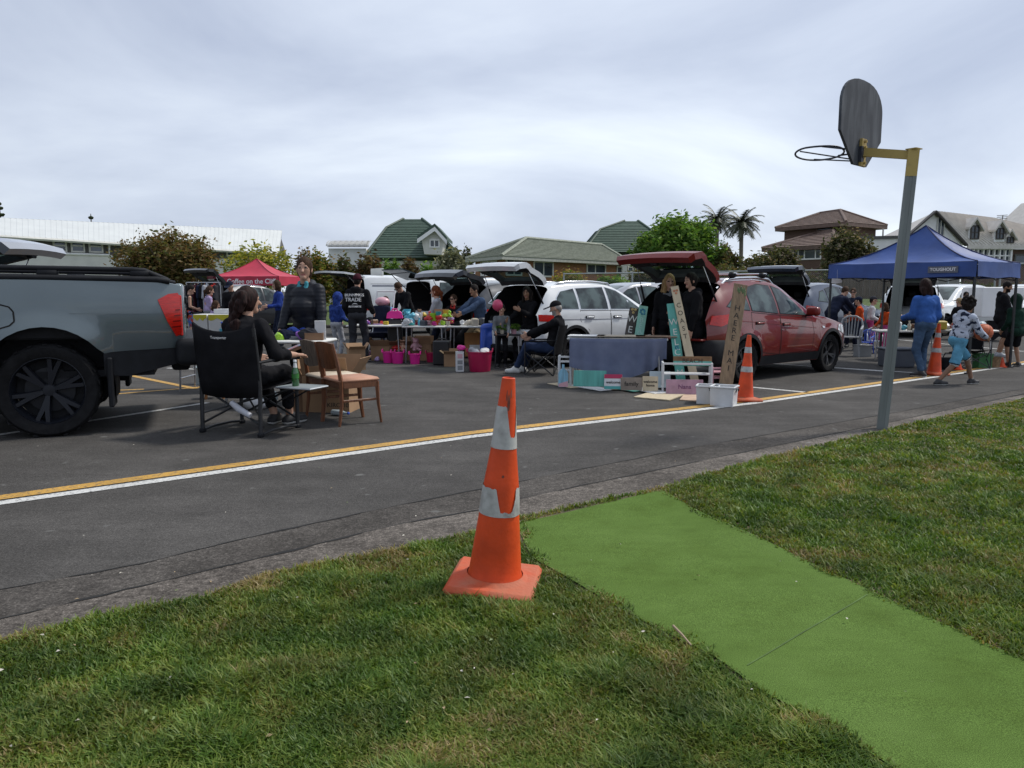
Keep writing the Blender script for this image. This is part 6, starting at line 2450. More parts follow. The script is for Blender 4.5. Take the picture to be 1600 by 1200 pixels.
  if cap in('cap','beanie'):
   Hh=[('e',hp(0,-.014,.0),(.079*hs,.094*hs,.10*hs),rh),('-e',hp(0,.105,-.045),(.074*hs,.085*hs,.098*hs),rh),('-b',hp(0,.05,-.15),(.2*hs,.10*hs,.13*hs),.02,rh),('-b',hp(0,0,.17),(.3*hs,.3*hs,.12*hs),.01,rh)]+([('c',hp(0,-.09,.0),hp(0,-.125,-.12),.03*hs,.018*hs)]if st=='pony' else[])
  soft('hair',Hh,res,hm,th,.014,fold=(.0028 if st!='pony' else .0012)*hs,freq=55,aniso=(1,1,.28))
 if cap=='cap':
  cm=CL[hair[2]if len(hair)>2 else 'black']
  soft('cap',[('e',hp(0,-.008,.040),(.086*hs,.102*hs,.092*hs),rh),('-b',hp(0,0,-.09),(.3*hs,.3*hs,.125*hs),.005,rh),('b',hp(0,.13,.042),(.062*hs,.075*hs,.008),.007,np.array(Rh@Matrix.Rotation(-.15,3,'X')))],res*.8,cm,th,.008)
 if cap=='beanie':
  cm=CL[hair[2]if len(hair)>2 else 'maroon']
  soft('beanie',[('e',hp(0,-.010,.045),(.090*hs,.106*hs,.110*hs),rh),('-b',hp(0,.03,-.10),(.3*hs,.3*hs,.125*hs),.01,rh)],res,cm,th,.008)
 if cap=='hood':
  cm=CL[top]
  soft('hood',[('e',hp(0,-.02,.015),(.106*hs,.122*hs,.140*hs),rh),('c',hp(0,-.04,-.08),Nk-u*.03-fw*.02,.085*hs,.095),('-e',hp(0,.125,-.02),(.072*hs,.11*hs,.105*hs),rh),('-e',hp(0,.03,-.02),(.072*hs,.09*hs,.10*hs),rh)],res,cm,th,.025)
 if glasses:
  mb=MB()
  Mg=Rh.to_4x4()
  Mg.translation=Hc
  for sx in(-1,1):
   mb.box((sx*.034*hs,.098*hs,.012*hs),(.052*hs,.012,.034*hs),0,Mg,bev=.005)
   mb.tube([(sx*.06*hs,.095*hs,.018*hs),(sx*.078*hs,.0,.012*hs)],.004,0,5,M=Mg)
  mb.tube([(-.012,.10*hs,.016*hs),(.012,.10*hs,.016*hs)],.005,0,5,M=Mg)
  mb.build('sunglasses',mat('sunglass_lens',(0.008,0.008,0.009),.1,var=0),th)
 th_info=dict(th=th,sh=sh,wri=wri,elb=elb,Hc=Hc,Rh=Rh,Nk=Nk,u=u,fw=fw,rx=rx,Pv=Pv,S=S,kne=kne,hp=hp)
 return th_info
def w2(th,info_pt):
 """local point of a person -> world"""
 M=Matrix.Translation(th.location)@th.rotation_euler.to_matrix().to_4x4()@Matrix.Diagonal((*th.scale,1))
 return M@Vector(info_pt)
NEAR=.0085
# seated woman in the camp chair (chair is built with the goods)
CH_C=(G(315,675)+G(407,683)+G(380,661)+G(467,669))/4
CH_A=-22
PW=person('woman in black with long dark wavy hair sitting in the camp chair',(CH_C.x,CH_C.y,0),CH_A,1.97,top='black',bottom='black',skin_='fair',hair=('wavy','auburn'),shoes='black',hip_z=.52,hip_y=-.10,lean=10,head=(-30,-2),hands=((-.26,.38,.66),(.335,.24,.690)),feet=((-.02,.36,0),(.13,.40,0)),toes=(4,-12),bulk=1.12,belly=.03,res=NEAR,sleeve=.80,curl=(.5,.35),fulllegs=.86,poles=((-.6,-1,-.3),(.35,-1,-.5)),palms=(None,'down'))
# ankles show above flat black shoes
# woman in the puffer jacket behind the clothes table
g=G(484,626)
PJ=person('woman with tied back brown hair in a quilted navy puffer jacket and teal scarf',(g.x,g.y,0),168,1.82,top='puffer',bottom='black',skin_='fair',hair=('pony','brown'),headsize=1.17,bulk=1.16,belly=.075,hands=((-.30,.20,.80),(.22,.30,.83)),head=(16,-2),res=NEAR,hem=.10,collar='teal',hood=True,lean=2)
# man in the trade hoodie
g=G(560,566)
PT=person('man seen from behind in a black trade hoodie and maroon beanie',(g.x,g.y,0),-8,1.75,top='black',bottom='charcoal',hair=('short','black','maroon'),cap='beanie',hood=True,bulk=1.18,feet=((-.14,-.05,0),(.12,.10,0)),hands=((-.24,.16,.92),(.26,.22,1.0)),head=(6,4),res=.0105)
g=G(527,560)
person('child in a blue checked jacket with hood up and pale trousers',(g.x,g.y,0),-30,1.36,top='plaid',bottom='palegrey',hair=('short','brown'),cap='hood',bulk=1.12,child=True,hands=((-.18,.28,1.0),(.20,.26,1.02)),head=(-10,8),res=.0115)
g=G(297,534)
person('boy in a black sleeveless vest and bright patterned shorts',(g.x,g.y,0),-60,1.56,top='black',bottom='bright',sleeve=0,shorts=.9,hair=('short','black'),child=True,hands=((-.12,.26,1.02),(.14,.26,1.02)),head=(-14,14),res=.0125,bulk=1.1,hem=.1)
g=G(327,534)
person('girl with long brown ponytail in a lilac top',(g.x,g.y,0),-50,1.52,top='lilac',bottom='grey',sleeve=.4,hair=('pony','brown'),child=True,hands=((-.14,.28,.98),(.16,.28,1.0)),head=(-20,8),res=.0125)
g=G(336,553)
person('small dark haired child peering over the banana boxes',(g.x,g.y,0),-55,1.18,top='lilac',bottom='navy',hair=('bob','brown'),child=True,hands=((-.14,.28,.98),(.16,.28,1.0)),head=(-20,10),res=.0125)
g=G(368,546)
PC=person('man in a black top and navy cap behind the banana boxes',(g.x,g.y,0),172,1.68,top='black',bottom='navy',hair=('short','grey','navy'),cap='cap',hands=((-.14,.34,1.0),(.16,.34,1.0)),head=(0,20),bulk=1.12,lean=8,res=.0125)
g=G(440,546)
person('dark haired person holding a royal blue top half hidden behind the puffer jacket',(g.x,g.y,0),120,1.68,top='royal',bottom='navy',hair=('bob','brown'),hands=((-.2,.34,1.1),(.2,.34,1.05)),res=.0125)
g=G(640,548)
person('man in black bending over the toy table with his head lowered',(g.x,g.y,0),140,1.72,top='black',bottom='black',hair=('short','brown'),lean=24,head=(0,36),hands=((-.16,.46,.92),(.16,.46,.92)),bulk=1.12,res=.0125,glasses=True)
g=G(606,552)
person('small brown haired girl in a pale blue top behind the toy table',(g.x,g.y,0),40,1.27,top='sky',bottom='navy',hair=('bob','brown'),child=True,hands=((-.14,.28,.98),(.16,.28,1.0)),res=.0125)
g=G(686,559)
person('red haired girl with a ponytail and grey top turned sideways',(g.x,g.y,0),82,1.50,top='palegrey',bottom='navy',hair=('pony','red'),child=True,hands=((-.14,.28,.90),(.16,.28,.92)),res=.0125)
g=G(708,560)
person('woman in sunglasses and black jacket beside the red haired girl',(g.x,g.y,0),150,1.48,top='black',bottom='black',hair=('bunlow','brown'),glasses=True,hip_z=.80,hip_y=-.1,hands=((-.12,.30,.80),(.12,.34,.82)),feet=((-.1,.22,0),(.1,.26,0)),res=.0125,collar='red',headsize=1.0)
g=G(742,561)
person('man in a blue denim shirt leaning forward beside the charcoal hatchback',(g.x,g.y,0),128,1.70,top='shirtblue',bottom='khaki',hair=('short','black'),skin_='tan',lean=20,hip_z=.84,hip_y=-.22,hands=((-.10,.55,.93),(.10,.52,.92)),feet=((-.14,.05,0),(.14,.10,0)),bulk=1.18,res=.0115)
g=G(822,573)
PB=person('woman with long black hair and black clothes perched at the white car boot',(g.x,g.y,0),140,1.62,top='black',bottom='black',hair=('long','black'),skin_='tan',hip_z=.84,hip_y=-.12,lean=8,head=(22,8),hands=((-.12,.34,1.16),(.16,.36,.98)),feet=((-.12,.20,0),(.12,.16,0)),res=.0115)
g=G(784,574)
person('child in a grey top with face hidden behind the pink balloon',(g.x,g.y,0),178,1.16,top='grey',bottom='black',hair=('short','black'),child=True,hands=((-.20,.34,.98),(.16,.34,1.02)),res=.0115)
# seated man with phone in a low camp chair
g=G(858,584)
PS=person('bearded man in black cap and jacket sitting with a phone',(g.x,g.y,0),72,1.80,top='black',bottom='darkdenim',hair=('short','grey','black'),cap='cap',shoes='white',hip_z=.44,hip_y=-.08,lean=-8,beard='grey',skin_='fair',hands=((-.10,.36,.66),(.12,.38,.60)),feet=((-.10,.56,0),(.10,.50,0)),head=(4,16),bulk=1.08,res=.0095,poles=((-.8,-.5,-.6),(.8,-.5,-.6)))
g=G(1043,594)
person('blonde woman in an open black jacket between the teal and cream sign boards',(g.x,g.y,0),150,1.70,top='black',bottom='black',hair=('long','blond'),hands=((-.22,.06,.86),(.22,.10,.88)),head=(30,4),bulk=1.06,res=.0095,collar='grey')
g=G(1081,600)
person('dark haired woman in a hooded black coat behind the cream sign board',(g.x,g.y,0),100,1.71,top='black',bottom='black',hair=('bunlow','black'),hood=True,hands=((-.22,.14,.86),(.20,.22,1.0)),head=(12,2),bulk=1.18,res=.0095,hem=.22,cuff=None)
# group behind the left gazebo leg
g=G(1303,546)
person('person in navy bending forward beside the left gazebo leg',(g.x,g.y,0),-70,1.66,top='navy',bottom='navy',hair=('short','brown'),lean=38,hip_y=-.15,hands=((-.16,.58,.88),(.16,.58,.90)),head=(0,10),res=.0125,bulk=1.1)
g=G(1329,543)
PA=person('man in sunglasses and a navy sweatshirt with a white three stripe mountain mark',(g.x,g.y,0),150,1.49,top='navy',bottom='navy',hair=('short','brown'),glasses=True,hands=((-.16,.34,.94),(.16,.30,.96)),res=.0125,bulk=1.15)
g=G(1342,548)
person('child in an orange top and navy cap sitting by the white plastic chair',(g.x,g.y,0),60,1.26,top='orange',bottom='navy',hair=('short','black','navy'),cap='cap',child=True,hands=((-.2,.36,1.12),(.2,.36,1.0)),lean=6,res=.0125)
g=G(1357,546)
person('child in a charcoal cap and white top beside the orange topped child',(g.x,g.y,0),-110,1.27,top='white',bottom='pink',hair=('short','black','charcoal'),cap='cap',child=True,hands=((-.14,.26,.98),(.16,.26,1.0)),res=.0125)
g=G(1381,551)
person('small child in red and orange top and pink trousers left of the hoop pole',(g.x,g.y,0),100,1.13,top='orange',bottom='pink',hair=('bob','brown'),child=True,hands=((-.14,.30,.98),(.16,.30,.96)),res=.0125)
# walkers on the right
g=G(1441,588)
PBL=person('woman from behind in a blue sweatshirt and blue jeans walking towards the gazebo',(g.x,g.y,0),8,1.64,top='blue',bottom='denim',hair=('bob','auburn'),bulk=1.14,hands=((-.24,.30,1.04),(.25,.16,.90)),poles=((-.2,-.7,-1),(.2,-.8,-1)),feet=((-.10,-.12,0),(.08,.10,0)),toes=(40,-20),hip_z=.93,res=.0095,head=(4,4),headsize=1.06)
g=G(1496,553)
person('person in black with a blond ponytail and pale cap seen from behind at the stall',(g.x,g.y,0),20,1.27,top='black',bottom='black',hair=('pony','blond','khaki'),cap='cap',hands=((-.2,.34,.98),(.2,.3,.98)),res=.0125,bulk=1.1)
g=G(1503,540)
person('man in dark glasses standing behind the stall under the gazebo',(g.x,g.y,0),165,1.40,top='black',bottom='black',hair=('short','black'),skin_='tan',glasses=True,res=.0125)
g=G(1492,601)
PK=person('boy in a palm print hoodie and turquoise shorts striding with a basketball',(g.x,g.y,0),-74,1.40,top='palms',bottom='turq',skin_='brown',hair=('curly','black'),shoes='black',child=True,shorts=.92,hood=True,bulk=1.12,hip_z=.86,lean=14,cuff=None,feet=((.02,.38,0),(.0,-.38,.02)),toes=(6,-10),hands=((-.10,.42,.86),(.12,.42,.80)),head=(12,6),res=.009,curl=.75)if False else None
CL['turq']=cloth('turq',(0.11,0.30,0.44))
PK=person('boy in a palm print hoodie and turquoise shorts striding with a basketball',(g.x,g.y,0),-74,1.42,top='palms',bottom='turq',skin_='brown',hair=('curly','black'),shoes='black',child=True,shorts=.92,hood=True,bulk=1.14,hip_z=.84,lean=16,feet=((.02,.36,0),(.0,-.40,.0)),toes=(6,-10),hands=((-.165,.50,.93),(.165,.49,.90)),head=(10,6),res=.009,curl=.75)
g=G(1559,558)
PH=person('bearded man in a black hoodie with lime marks and black shorts looking down',(g.x,g.y,0),-118,1.63,top='black',bottom='black',hair=('short','black'),skin_='tan',beard='black',shorts=.95,hood=True,shoes='grey',bulk=1.2,hands=((-.08,.34,1.06),(.12,.36,1.05)),head=(-20,10),res=.0105,hem=.08)
g=G(1583,573)
person('child in a dark green hoodie with hood up and black shorts at the picture edge',(g.x,g.y,0),12,1.33,top='green',bottom='black',hair=('short','black'),cap='hood',child=True,shorts=.85,skin_='tan',bulk=1.2,hands=((-.24,.16,.92),(.26,.22,1.0)),feet=((-.15,0,0),(.15,0,0)),res=.0105,hem=.08)
# letters and marks on clothing
M_print=mat('white_print',(0.70,0.70,0.70),.7,var=.1)
M_lime=mat('lime_print',(0.50,0.62,0.03),.7,var=.1)
def back_print(P,body,size,up,dx=0.0,name='lettering',side=-1,dist=None,m=None,bold=.0012,line=.85,align='CENTER'):
 """lettering on the back (side -1) or chest (+1) of a person"""
 u,fw,rx,Pv=P['u'],P['fw'],P['rx'],P['Pv']
 o=Pv+u*up+fw*side*dist+rx*dx*(-side if side>0 else 1)
 M=frame(o,rx*(1 if side<0 else-1),u)
 return txt(body,size,P['th'],M,m or M_print,name,.012,align,bold,line)
back_print(PT,'BUNNINGS',.078,.385,-.005,dist=.160,bold=0)
back_print(PT,'TRADE',.105,.295,-.03,dist=.158,bold=.001)
back_print(PT,'AUTOMATE',.048,.16,.0,dist=.146)
u,fw,rx,Pv=PT['u'],PT['fw'],PT['rx'],PT['Pv']
mb=MB()
Mq=frame(Pv+u*.215-fw*.150,rx,u)
mb.prism([(-.055,-.012),(-.03,.008),(.0,.016),(.03,.010),(.06,-.008),(.03,-.004),(0,-.002),(-.03,-.004)],-.008,.008,M=Mq,axis='z')
mb.build('hammer_mark',M_print,PT['th'])
# three stripe mark on the navy sweatshirt
u,fw,rx,Pv=PA['u'],PA['fw'],PA['rx'],PA['Pv']
for k in range(3):
 mb=MB()
 Mq=frame(Pv+u*.345+fw*.148,-rx,u)
 x0=-.075+k*.05
 hgt=(.035,.075,.115)[k]
 mb.prism([(x0+.02-hgt*.55+.0,-.045+0),(x0+.058-hgt*.55,-.045),(x0+.035,hgt-.045),(x0,hgt-.062)],-.01,.01,M=Mq,axis='z')
 mb.build('chest_stripe',M_print,PA['th'])
back_print(PA,'adidas',.075,.262,0,side=1,dist=.142)
u,fw,rx,Pv=PH['u'],PH['fw'],PH['rx'],PH['Pv']
mb=MB()
mb.lathe([(.026,-.01),(.026,.012)],n=14,M=frame(Pv+u*.36+fw*.155-rx*.055,rx,u))
mb.build('chest_badge',M_lime,PH['th'])
back_print(PC,'UP',.05,.93,.0,side=1,dist=.03,name='lettering')if False else None
# STREET FURNITURE AND GOODS
M_cone=mat('cone_orange',(0.62,0.062,0.010),.45,var=.18,scale=7,bump=.08,spec=.4)
M_conebase=mat('cone_base_dusty',(0.50,0.070,0.018),.8,col2=(0.42,0.125,0.065),scale=7,lo=.36,hi=.6,bump=.2)
M_refl=mat('reflective_sleeve',(0.44,0.44,0.43),.5,col2=(0.24,0.235,0.225),scale=16,detail=6,lo=.45,hi=.75,bump=.1)
M_scuff=mat('cone_scuff',(0.22,0.06,0.035),.7,var=.4,scale=30)
M_alu=mat('aluminium',(0.42,0.43,0.45),.35,.85,var=.08)
M_frame=mat('dark_frame_tube',(0.040,0.042,0.046),.4,.5,var=.15)
M_card=mat('cardboard',(0.31,0.19,0.105),.85,var=.12,scale=4)
M_carddk=mat('cardboard_dark',(0.20,0.115,0.065),.85,var=.15,scale=4)
M_wood=mat('chair_wood',(0.135,0.050,0.021),.42,var=.3,scale=14,stretch=(3,3,.5))
M_vinyl=mat('chair_seat_tan',(0.40,0.20,0.125),.6,var=.12)
M_vinyl2=mat('chair_seat_cream',(0.50,0.42,0.32),.6,var=.1)
M_slatgr=mat('grey_slat_wood',(0.15,0.12,0.095),.6,var=.3,scale=14,stretch=(3,3,.5))
M_tabtop=mat('table_plastic',(0.60,0.60,0.58),.45,var=.06)
M_blackfab=CL['black']
def plas(n,c,r=.35,**k):
 return mat('plastic_'+n,c,r,var=.08,**k)
PL={'pink':plas('pink',(0.66,0.02,0.27)),'crimson':plas('crimson',(0.42,0.012,0.075)),'white':plas('white',(0.62,0.63,0.64),.4),'blue':plas('blue',(0.03,0.09,0.46)),'black':plas('black',(0.014,0.014,0.017),.45),'slate':plas('slate',(0.055,0.065,0.085),.5),'teal':plas('teal',(0.05,0.33,0.32)),'yellow':plas('yellow',(0.55,0.40,0.04)),'green':plas('green',(0.03,0.13,0.04)),'lime':plas('lime',(0.30,0.55,0.03)),'orange':plas('orange',(0.60,0.11,0.02)),'red':plas('red',(0.5,0.02,0.02)),'purple':plas('purple',(0.25,0.10,0.42)),'lilac':plas('lilac',(0.45,0.32,0.58)),'peach':plas('peach',(0.58,0.33,0.22)),'aqua':plas('aqua',(0.10,0.42,0.55)),'cream':plas('cream',(0.56,0.50,0.40)),'grey':plas('grey',(0.25,0.26,0.27)),'palepink':plas('palepink',(0.60,0.33,0.38)),'brown':plas('brown',(0.16,0.08,0.04)),'navy':plas('navy',(0.02,0.03,0.08)),'frost':plas('frost',(0.40,0.47,0.50),.3)}
# traffic cones
def cone_prof(z):
 """outer radius of the cone body at height z (0.9 m cone)"""
 return np.interp(z,[.045,.06,.33,.447,.612,.785,.885,.9],[.122,.113,.084,.0745,.0525,.037,.0285,.027])
def traffic_cone(label,loc,lean=(0,0),rz=0.0,sleeves='worn',S=1.0):
 th=thing('traffic_cone',label,'cone',loc,rz,'orange traffic cones',rx=lean[0],ry=lean[1])
 th.scale=(S,S,S)
 mb=MB()
 zs_=[.046,.05,.07,.15,.3,.455,.46,.47,.6,.72,.73,.80,.88,.893,.90]
 pr=[(float(cone_prof(z)),z)for z in zs_]+[(.022,.902),(.017,.893),(.015,.80)]
 mb.lathe(pr,0,48,caps=False)
 mb.build('cone_body',M_cone,th,40)
 mb=MB()
 mb.box((0,0,.024),(.375,.375,.046),bev=.018)
 mb.lathe([(.142,.046),(.127,.055),(.120,.062)],0,36,caps=False)
 bs=mb.build('base',M_conebase,th,40)
 mb=MB()
 for z0,z1,torn in(((.33,.447,1),(.61,.785,2))if sleeves=='worn' else((.40,.475,1),(.66,.74,2))):
  mb=MB()
  n=64
  rows=[]
  for q in range(n+1):
   a=2*PI*q/n
   aa=(a+PI)%(2*PI)-PI
   t0,t1=z0,z1
   if sleeves=='worn':
    d=abs(((a-R(-62))+PI)%(2*PI)-PI)
    if torn==1:
     cut=max(0,1-d/.62)
     t1=z1-(z1-z0)*min(.84,cut*1.5)+.012*mnoise.noise(Vector((a*4,1,0)))
    else:
     d2=abs(((a-R(-38))+PI)%(2*PI)-PI)
     cut=max(0,1-d2/.72)
     t1=z1-(z1-z0)*min(.72,cut*1.1)+.006*mnoise.noise(Vector((a*5,9,0)))
   rows.append([((cone_prof(z)+.0022+(.004 if sleeves=='worn' and torn==1 and abs(((a-R(-40))+PI)%(2*PI)-PI)<.2 else 0))*math.cos(a),(cone_prof(z)+.0022)*math.sin(a),z)for z in np.linspace(t0,t1,6)])
  mb.sheet(rows)
  mb.build('reflective_sleeve',M_refl,th,40)
 if sleeves=='worn':
  for(a0,z0,w_,h_)in((-70,.80,.16,.07),(-55,.84,.1,.04),(-78,.50,.08,.012),(-85,.83,.07,.05)):
   mb=MB()
   pts=[]
   for k in range(12):
    an=2*PI*k/12
    rr_=1+.4*mnoise.noise(Vector((k*1.3,a0,0)))
    a=R(a0)+math.cos(an)*w_*rr_
    z=z0+math.sin(an)*h_*.5*rr_
    r_=float(cone_prof(z))+.0012
    pts.append((r_*math.cos(a),r_*math.sin(a),z))
   mb.add(pts,[tuple(range(12))])
   mb.build('scuff_mark',M_scuff,th)
 return th
gc=G(772,912,.022)
traffic_cone('large orange cone with torn white sleeves on the grass beside the turf strip',(gc.x,gc.y,.012),(R(1.0),R(4.2)),R(-8),'worn',1.145)
g=G(1161,626)
traffic_cone('orange cone behind the white tubs and the HAERE MAI board',(g.x+.02,g.y,0),(0,R(2)),R(8),'new',.96)
g=G(1459,586)
traffic_cone('orange cone behind the legs of the woman in blue',(g.x,g.y,0),(0,R(3)),R(20),'new',.98)
# basketball hoop
b0=G(1378,671)
tp=at(1428,233,b0.y+.02)
hoop=thing('basketball_hoop','weathered basketball hoop on a leaning grey steel post with a yellow painted arm','hoop',(b0.x,b0.y,0))
O=Vector((b0.x,b0.y,0))
ax=(tp-O)
nB=Vector((-.68,.73,0)).normalized()
tB=Vector((.73,.68,0)).normalized()
M_post=mat('galvanised_post',(0.17,0.19,0.188),.55,.25,var=.16,scale=3,stretch=(3,3,.4))
M_ypaint=mat('worn_yellow_paint',(0.42,0.31,0.095),.65,col2=(0.23,0.165,0.07),scale=9,lo=.55,hi=.75,detail=6)
def beam(p,q,w,d,side,m,mb):
 """square section from p to q; side = horizontal width direction"""
 p,q=Vector(p),Vector(q)
 t=(q-p).normalized()
 s=(Vector(side)-t*Vector(side).dot(t)).normalized()
 n=t.cross(s)
 V=[p+s*i*w/2+n*j*d/2 for(i,j)in((-1,-1),(1,-1),(1,1),(-1,1))]+[q+s*i*w/2+n*j*d/2 for(i,j)in((-1,-1),(1,-1),(1,1),(-1,1))]
 mb.add(V,[(3,2,1,0),(4,5,6,7),(0,1,5,4),(1,2,6,5),(2,3,7,6),(3,0,4,7)],m)
 return mb
sd=Vector((.92,-.39,0))
mb=MB()
split=ax*.905
# channel section: a web with two flanges, as on the photographed post
for off,w_,d_ in((0,.034,.082),(-.034,.036,.095),(.034,.036,.095)):
 beam(sd*off,split+sd*off,w_,d_,sd,0,mb)
mb.build('post',M_post,hoop)
mb=MB()
beam(split,ax,.104,.096,sd,0,mb)
mb.build('painted_post_top',M_ypaint,hoop)
mb=MB()
beam(ax-ax.normalized()*.055+nB*.03,ax-ax.normalized()*.055+nB*.48+Vector((0,0,.085)),.06,.085,tB,0,mb)
mb.box(ax+Vector((0,0,.0)),(.12,.11,.010),rz=.6)
mb.build('arm',M_ypaint,hoop)
bc=ax+nB*.51+Vector((0,0,.03))
droop=lambda p:Vector((p.x,p.y,p.z-.15*max(0,(p-bc).dot(Vector((.38,.92,0)))+.0)))
mb=MB()
beam(bc+Vector((0,0,-.14)),bc+Vector((0,0,.14)),.10,.03,tB,0,mb)
for z in(-.11,-.04,.05,.11):
 mb.lathe([(.014,-.02),(.014,.02)],0,6,frame(bc+Vector((0,0,z))-nB*.02,tB,(0,0,1)))
mb.build('bracket',M_ypaint,hoop)
prof=[(-.17,-.16),(.17,-.16),(.53,.16),(.53,.46)]
prof+=[(.53*math.cos(a)**.8,.46+.30*math.sin(a))for a in np.linspace(.15,PI/2,8)]
prof+=[(-p[0],p[1])for p in prof[3:-1][::-1]]+[(-.53,.16)]
mb=MB()
Mb=frame(bc+nB*.02+Vector((0,0,.02)),tB,(0,0,1))@Matrix.Diagonal((.94,.94,1,1))
mb.prism(prof,0,-.028,0,Mb,axis='z')
M_board=mat('weathered_ply',(0.042,0.048,0.060),.85,col2=(0.10,0.11,0.125),scale=4.5,stretch=(2.2,2.2,.5),lo=.42,hi=.72,detail=7)
mb.build('backboard',M_board,hoop)
rc=bc+nB*.47+Vector((0,0,.085))
mb=MB()
mb.tube([droop(rc+Vector((.25*math.cos(a),.25*math.sin(a),0)))for a in np.linspace(0,2*PI,33)[:-1]],.0105,0,8,closed=True)
for s_ in(-1,1):
 mb.tube([bc+nB*.03+tB*s_*.07+Vector((0,0,-.08)),droop(rc+tB*s_*.17+nB*.14)],.008,0,6)
 mb.tube([bc+nB*.03+tB*s_*.09+Vector((0,0,.02)),droop(rc+tB*s_*.20-nB*.12)],.010,0,6)
mb.box(bc+nB*.035+Vector((0,0,-.02)),(.12,.10,.16),rz=.75)
mb.build('rim',mat('rim_iron',(0.05,0.055,0.07),.5,.5),hoop,60)
# camp chair with side table
def camp_chair():
 th=thing('camp_chair','black folding camp chair with a fold out side table, seat of the woman in black','chair',(CH_C.x,CH_C.y,0),R(CH_A))
 W,D=.37,.29
 S=1.12
 seat_z,arm_z,top_z=.50,.74,1.08
 for sx in(-1,1):
  x=sx*W
  mb=MB()
  mb.tube([(x,-D,.03),(x,-D+.015,.5),(x,-D-.01,.78),(x,-D-.05,top_z)],.023,n=8,flat=.8)
  mb.tube([(x,D,.03),(x,D,arm_z-.02)],.022,n=8,flat=.8)
  mb.tube([(x,-D,.025),(x,-D*.4,.045),(x,D*.4,.045),(x,D,.025)],.014,n=8)
  mb.build('side_frame',M_frame,th,60)
  for y in(-D,D):
   f=MB()
   f.box((x,y,.022),(.05,.07,.044),bev=.012)
   f.build('foot',M_plas,th)
  a=MB()
  a.tube([(x,-D-.01,arm_z),(x,-.05,arm_z+.012),(x,D+.05,arm_z)],[.024,.03,.026],n=10,flat=.6)
  a.build('armrest',M_plas,th,60)
 mb=MB()
 for y,in((-D+.02,),(D-.02,)):
  mb.tube([(-W,y,.10),(W,y,seat_z-.05)],.012,n=7)
  mb.tube([(W,y+.02,.10),(-W,y+.02,seat_z-.05)],.012,n=7)
 mb.tube([(-W,-D,.20),(W,D,.43)],.010,n=6)
 mb.tube([(W,-D,.20),(-W,D,.43)],.010,n=6)
 mb.build('cross_brace',M_frame,th,60)
 rows=[]
 for i in range(9):
  u=i/8
  x=-W+2*W*u
  sag=-.03*math.sin(PI*u)
  rows.append([(x,D+.02,seat_z+.02+sag),(x,0,seat_z-.03+sag*1.6),(x,-D+.03,seat_z-.035+sag*1.6)])
 mb=MB()
 mb.sheet(rows)
 mb.build('seat',M_blackfab,th,180)
 rows=[]
 for i in range(15):
  u=i/14
  x=(-W-.012)+2*(W+.012)*u
  sg=math.sin(PI*u)
  tz=top_z+.02-.055*sg+.03*(abs(u-.5)*2)**6
  rows.append([(x,-D+.02-.05*sg,seat_z-.10-.02*sg),(x,-D+.01-.075*sg,.55),(x,-D-.015-.08*sg,.72),(x,-D-.035-.065*sg,.92),(x,-D-.052-.03*sg,tz)])
 mb=MB()
 mb.sheet(rows)
 bkr=mb.build('backrest',M_blackfab,th,180)
 md=bkr.modifiers.new('thickness','SOLIDIFY')
 md.thickness=.025
 md.offset=0
 txt('Transporter',.040,bkr,frame((.0,-D-.122,.985),(1,0,0),(0,-.12,1)),M_print,'lettering',.0015)
 tb=MB()
 tb.box((W+.245,.06,.475),(.42,.30,.022),0,bev=.006)
 tb.box((W+.245,.06,.474),(.432,.312,.014),1,bev=.005)
 t=tb.build('side_table',[mat('side_table_top',(0.22,0.25,0.26),.45,var=.1),M_alu],th)
 mb=MB()
 mb.tube([(W+.02,-.06,.32),(W+.30,-.06,.462)],.009,n=6)
 mb.tube([(W+.02,.18,.32),(W+.30,.18,.462)],.009,n=6)
 mb.build('strut',M_frame,t)
 mb=MB()
 mb.tube([(.03,-D-.01,.33),(.13,-D-.02,.27),(.26,-D-.01,.21)],[.028,.035,.027],n=9)
 mb.build('tool_pouch',mat('pale_pouch',(0.42,0.43,0.47),.7),th,60)
 return th
chair=camp_chair()
def on(th,p):
 return Matrix.Translation(th.location)@th.rotation_euler.to_matrix().to_4x4()@Vector(p)
def bottle(name,label,loc,h,r,m,cap_m,sleeve=None,cat='bottle',neck=.38,group=None):
 th=thing(name,label,cat,loc,0,group)
 mb=MB()
 mb.lathe([(r*.85,0),(r,h*.03),(r,h*.5),(r*.92,h*.58),(r*neck,h*.78),(r*neck,h*.93)],0,18)
 mb.build('bottle_body',m,th,50)
 mb=MB()
 mb.lathe([(r*neck*1.25,h*.91),(r*neck*1.25,h*.985),(r*neck*1.0,h)],0,14)
 mb.build('cap',cap_m,th,50)
 if sleeve:
  mb=MB()
  mb.lathe([(r*1.01,h*sleeve[0]),(r*1.01,h*sleeve[1])],0,18,caps=False)
  mb.build('label_band',sleeve[2],th,60)
 return th
q=on(chair,(.37+.20,.02,.487))
bottle('spray_bottle','green bottle with a white neck standing on the camp chair side table',q,.265,.036,mat('green_bottle',(0.02,0.10,0.025),.12,var=.2,coat=1),PL['white'],(.30,.46,mat('bottle_label',(0.03,0.16,0.03),.4)))
th=bpy.data.objects[[o.name for o in C.objects if o.name.startswith('spray_bottle')][0]]
mb=MB()
mb.lathe([(.026,.150),(.019,.20),(.014,.235)],0,16,caps=False)
mb.build('neck_wrap',PL['white'],th,60)
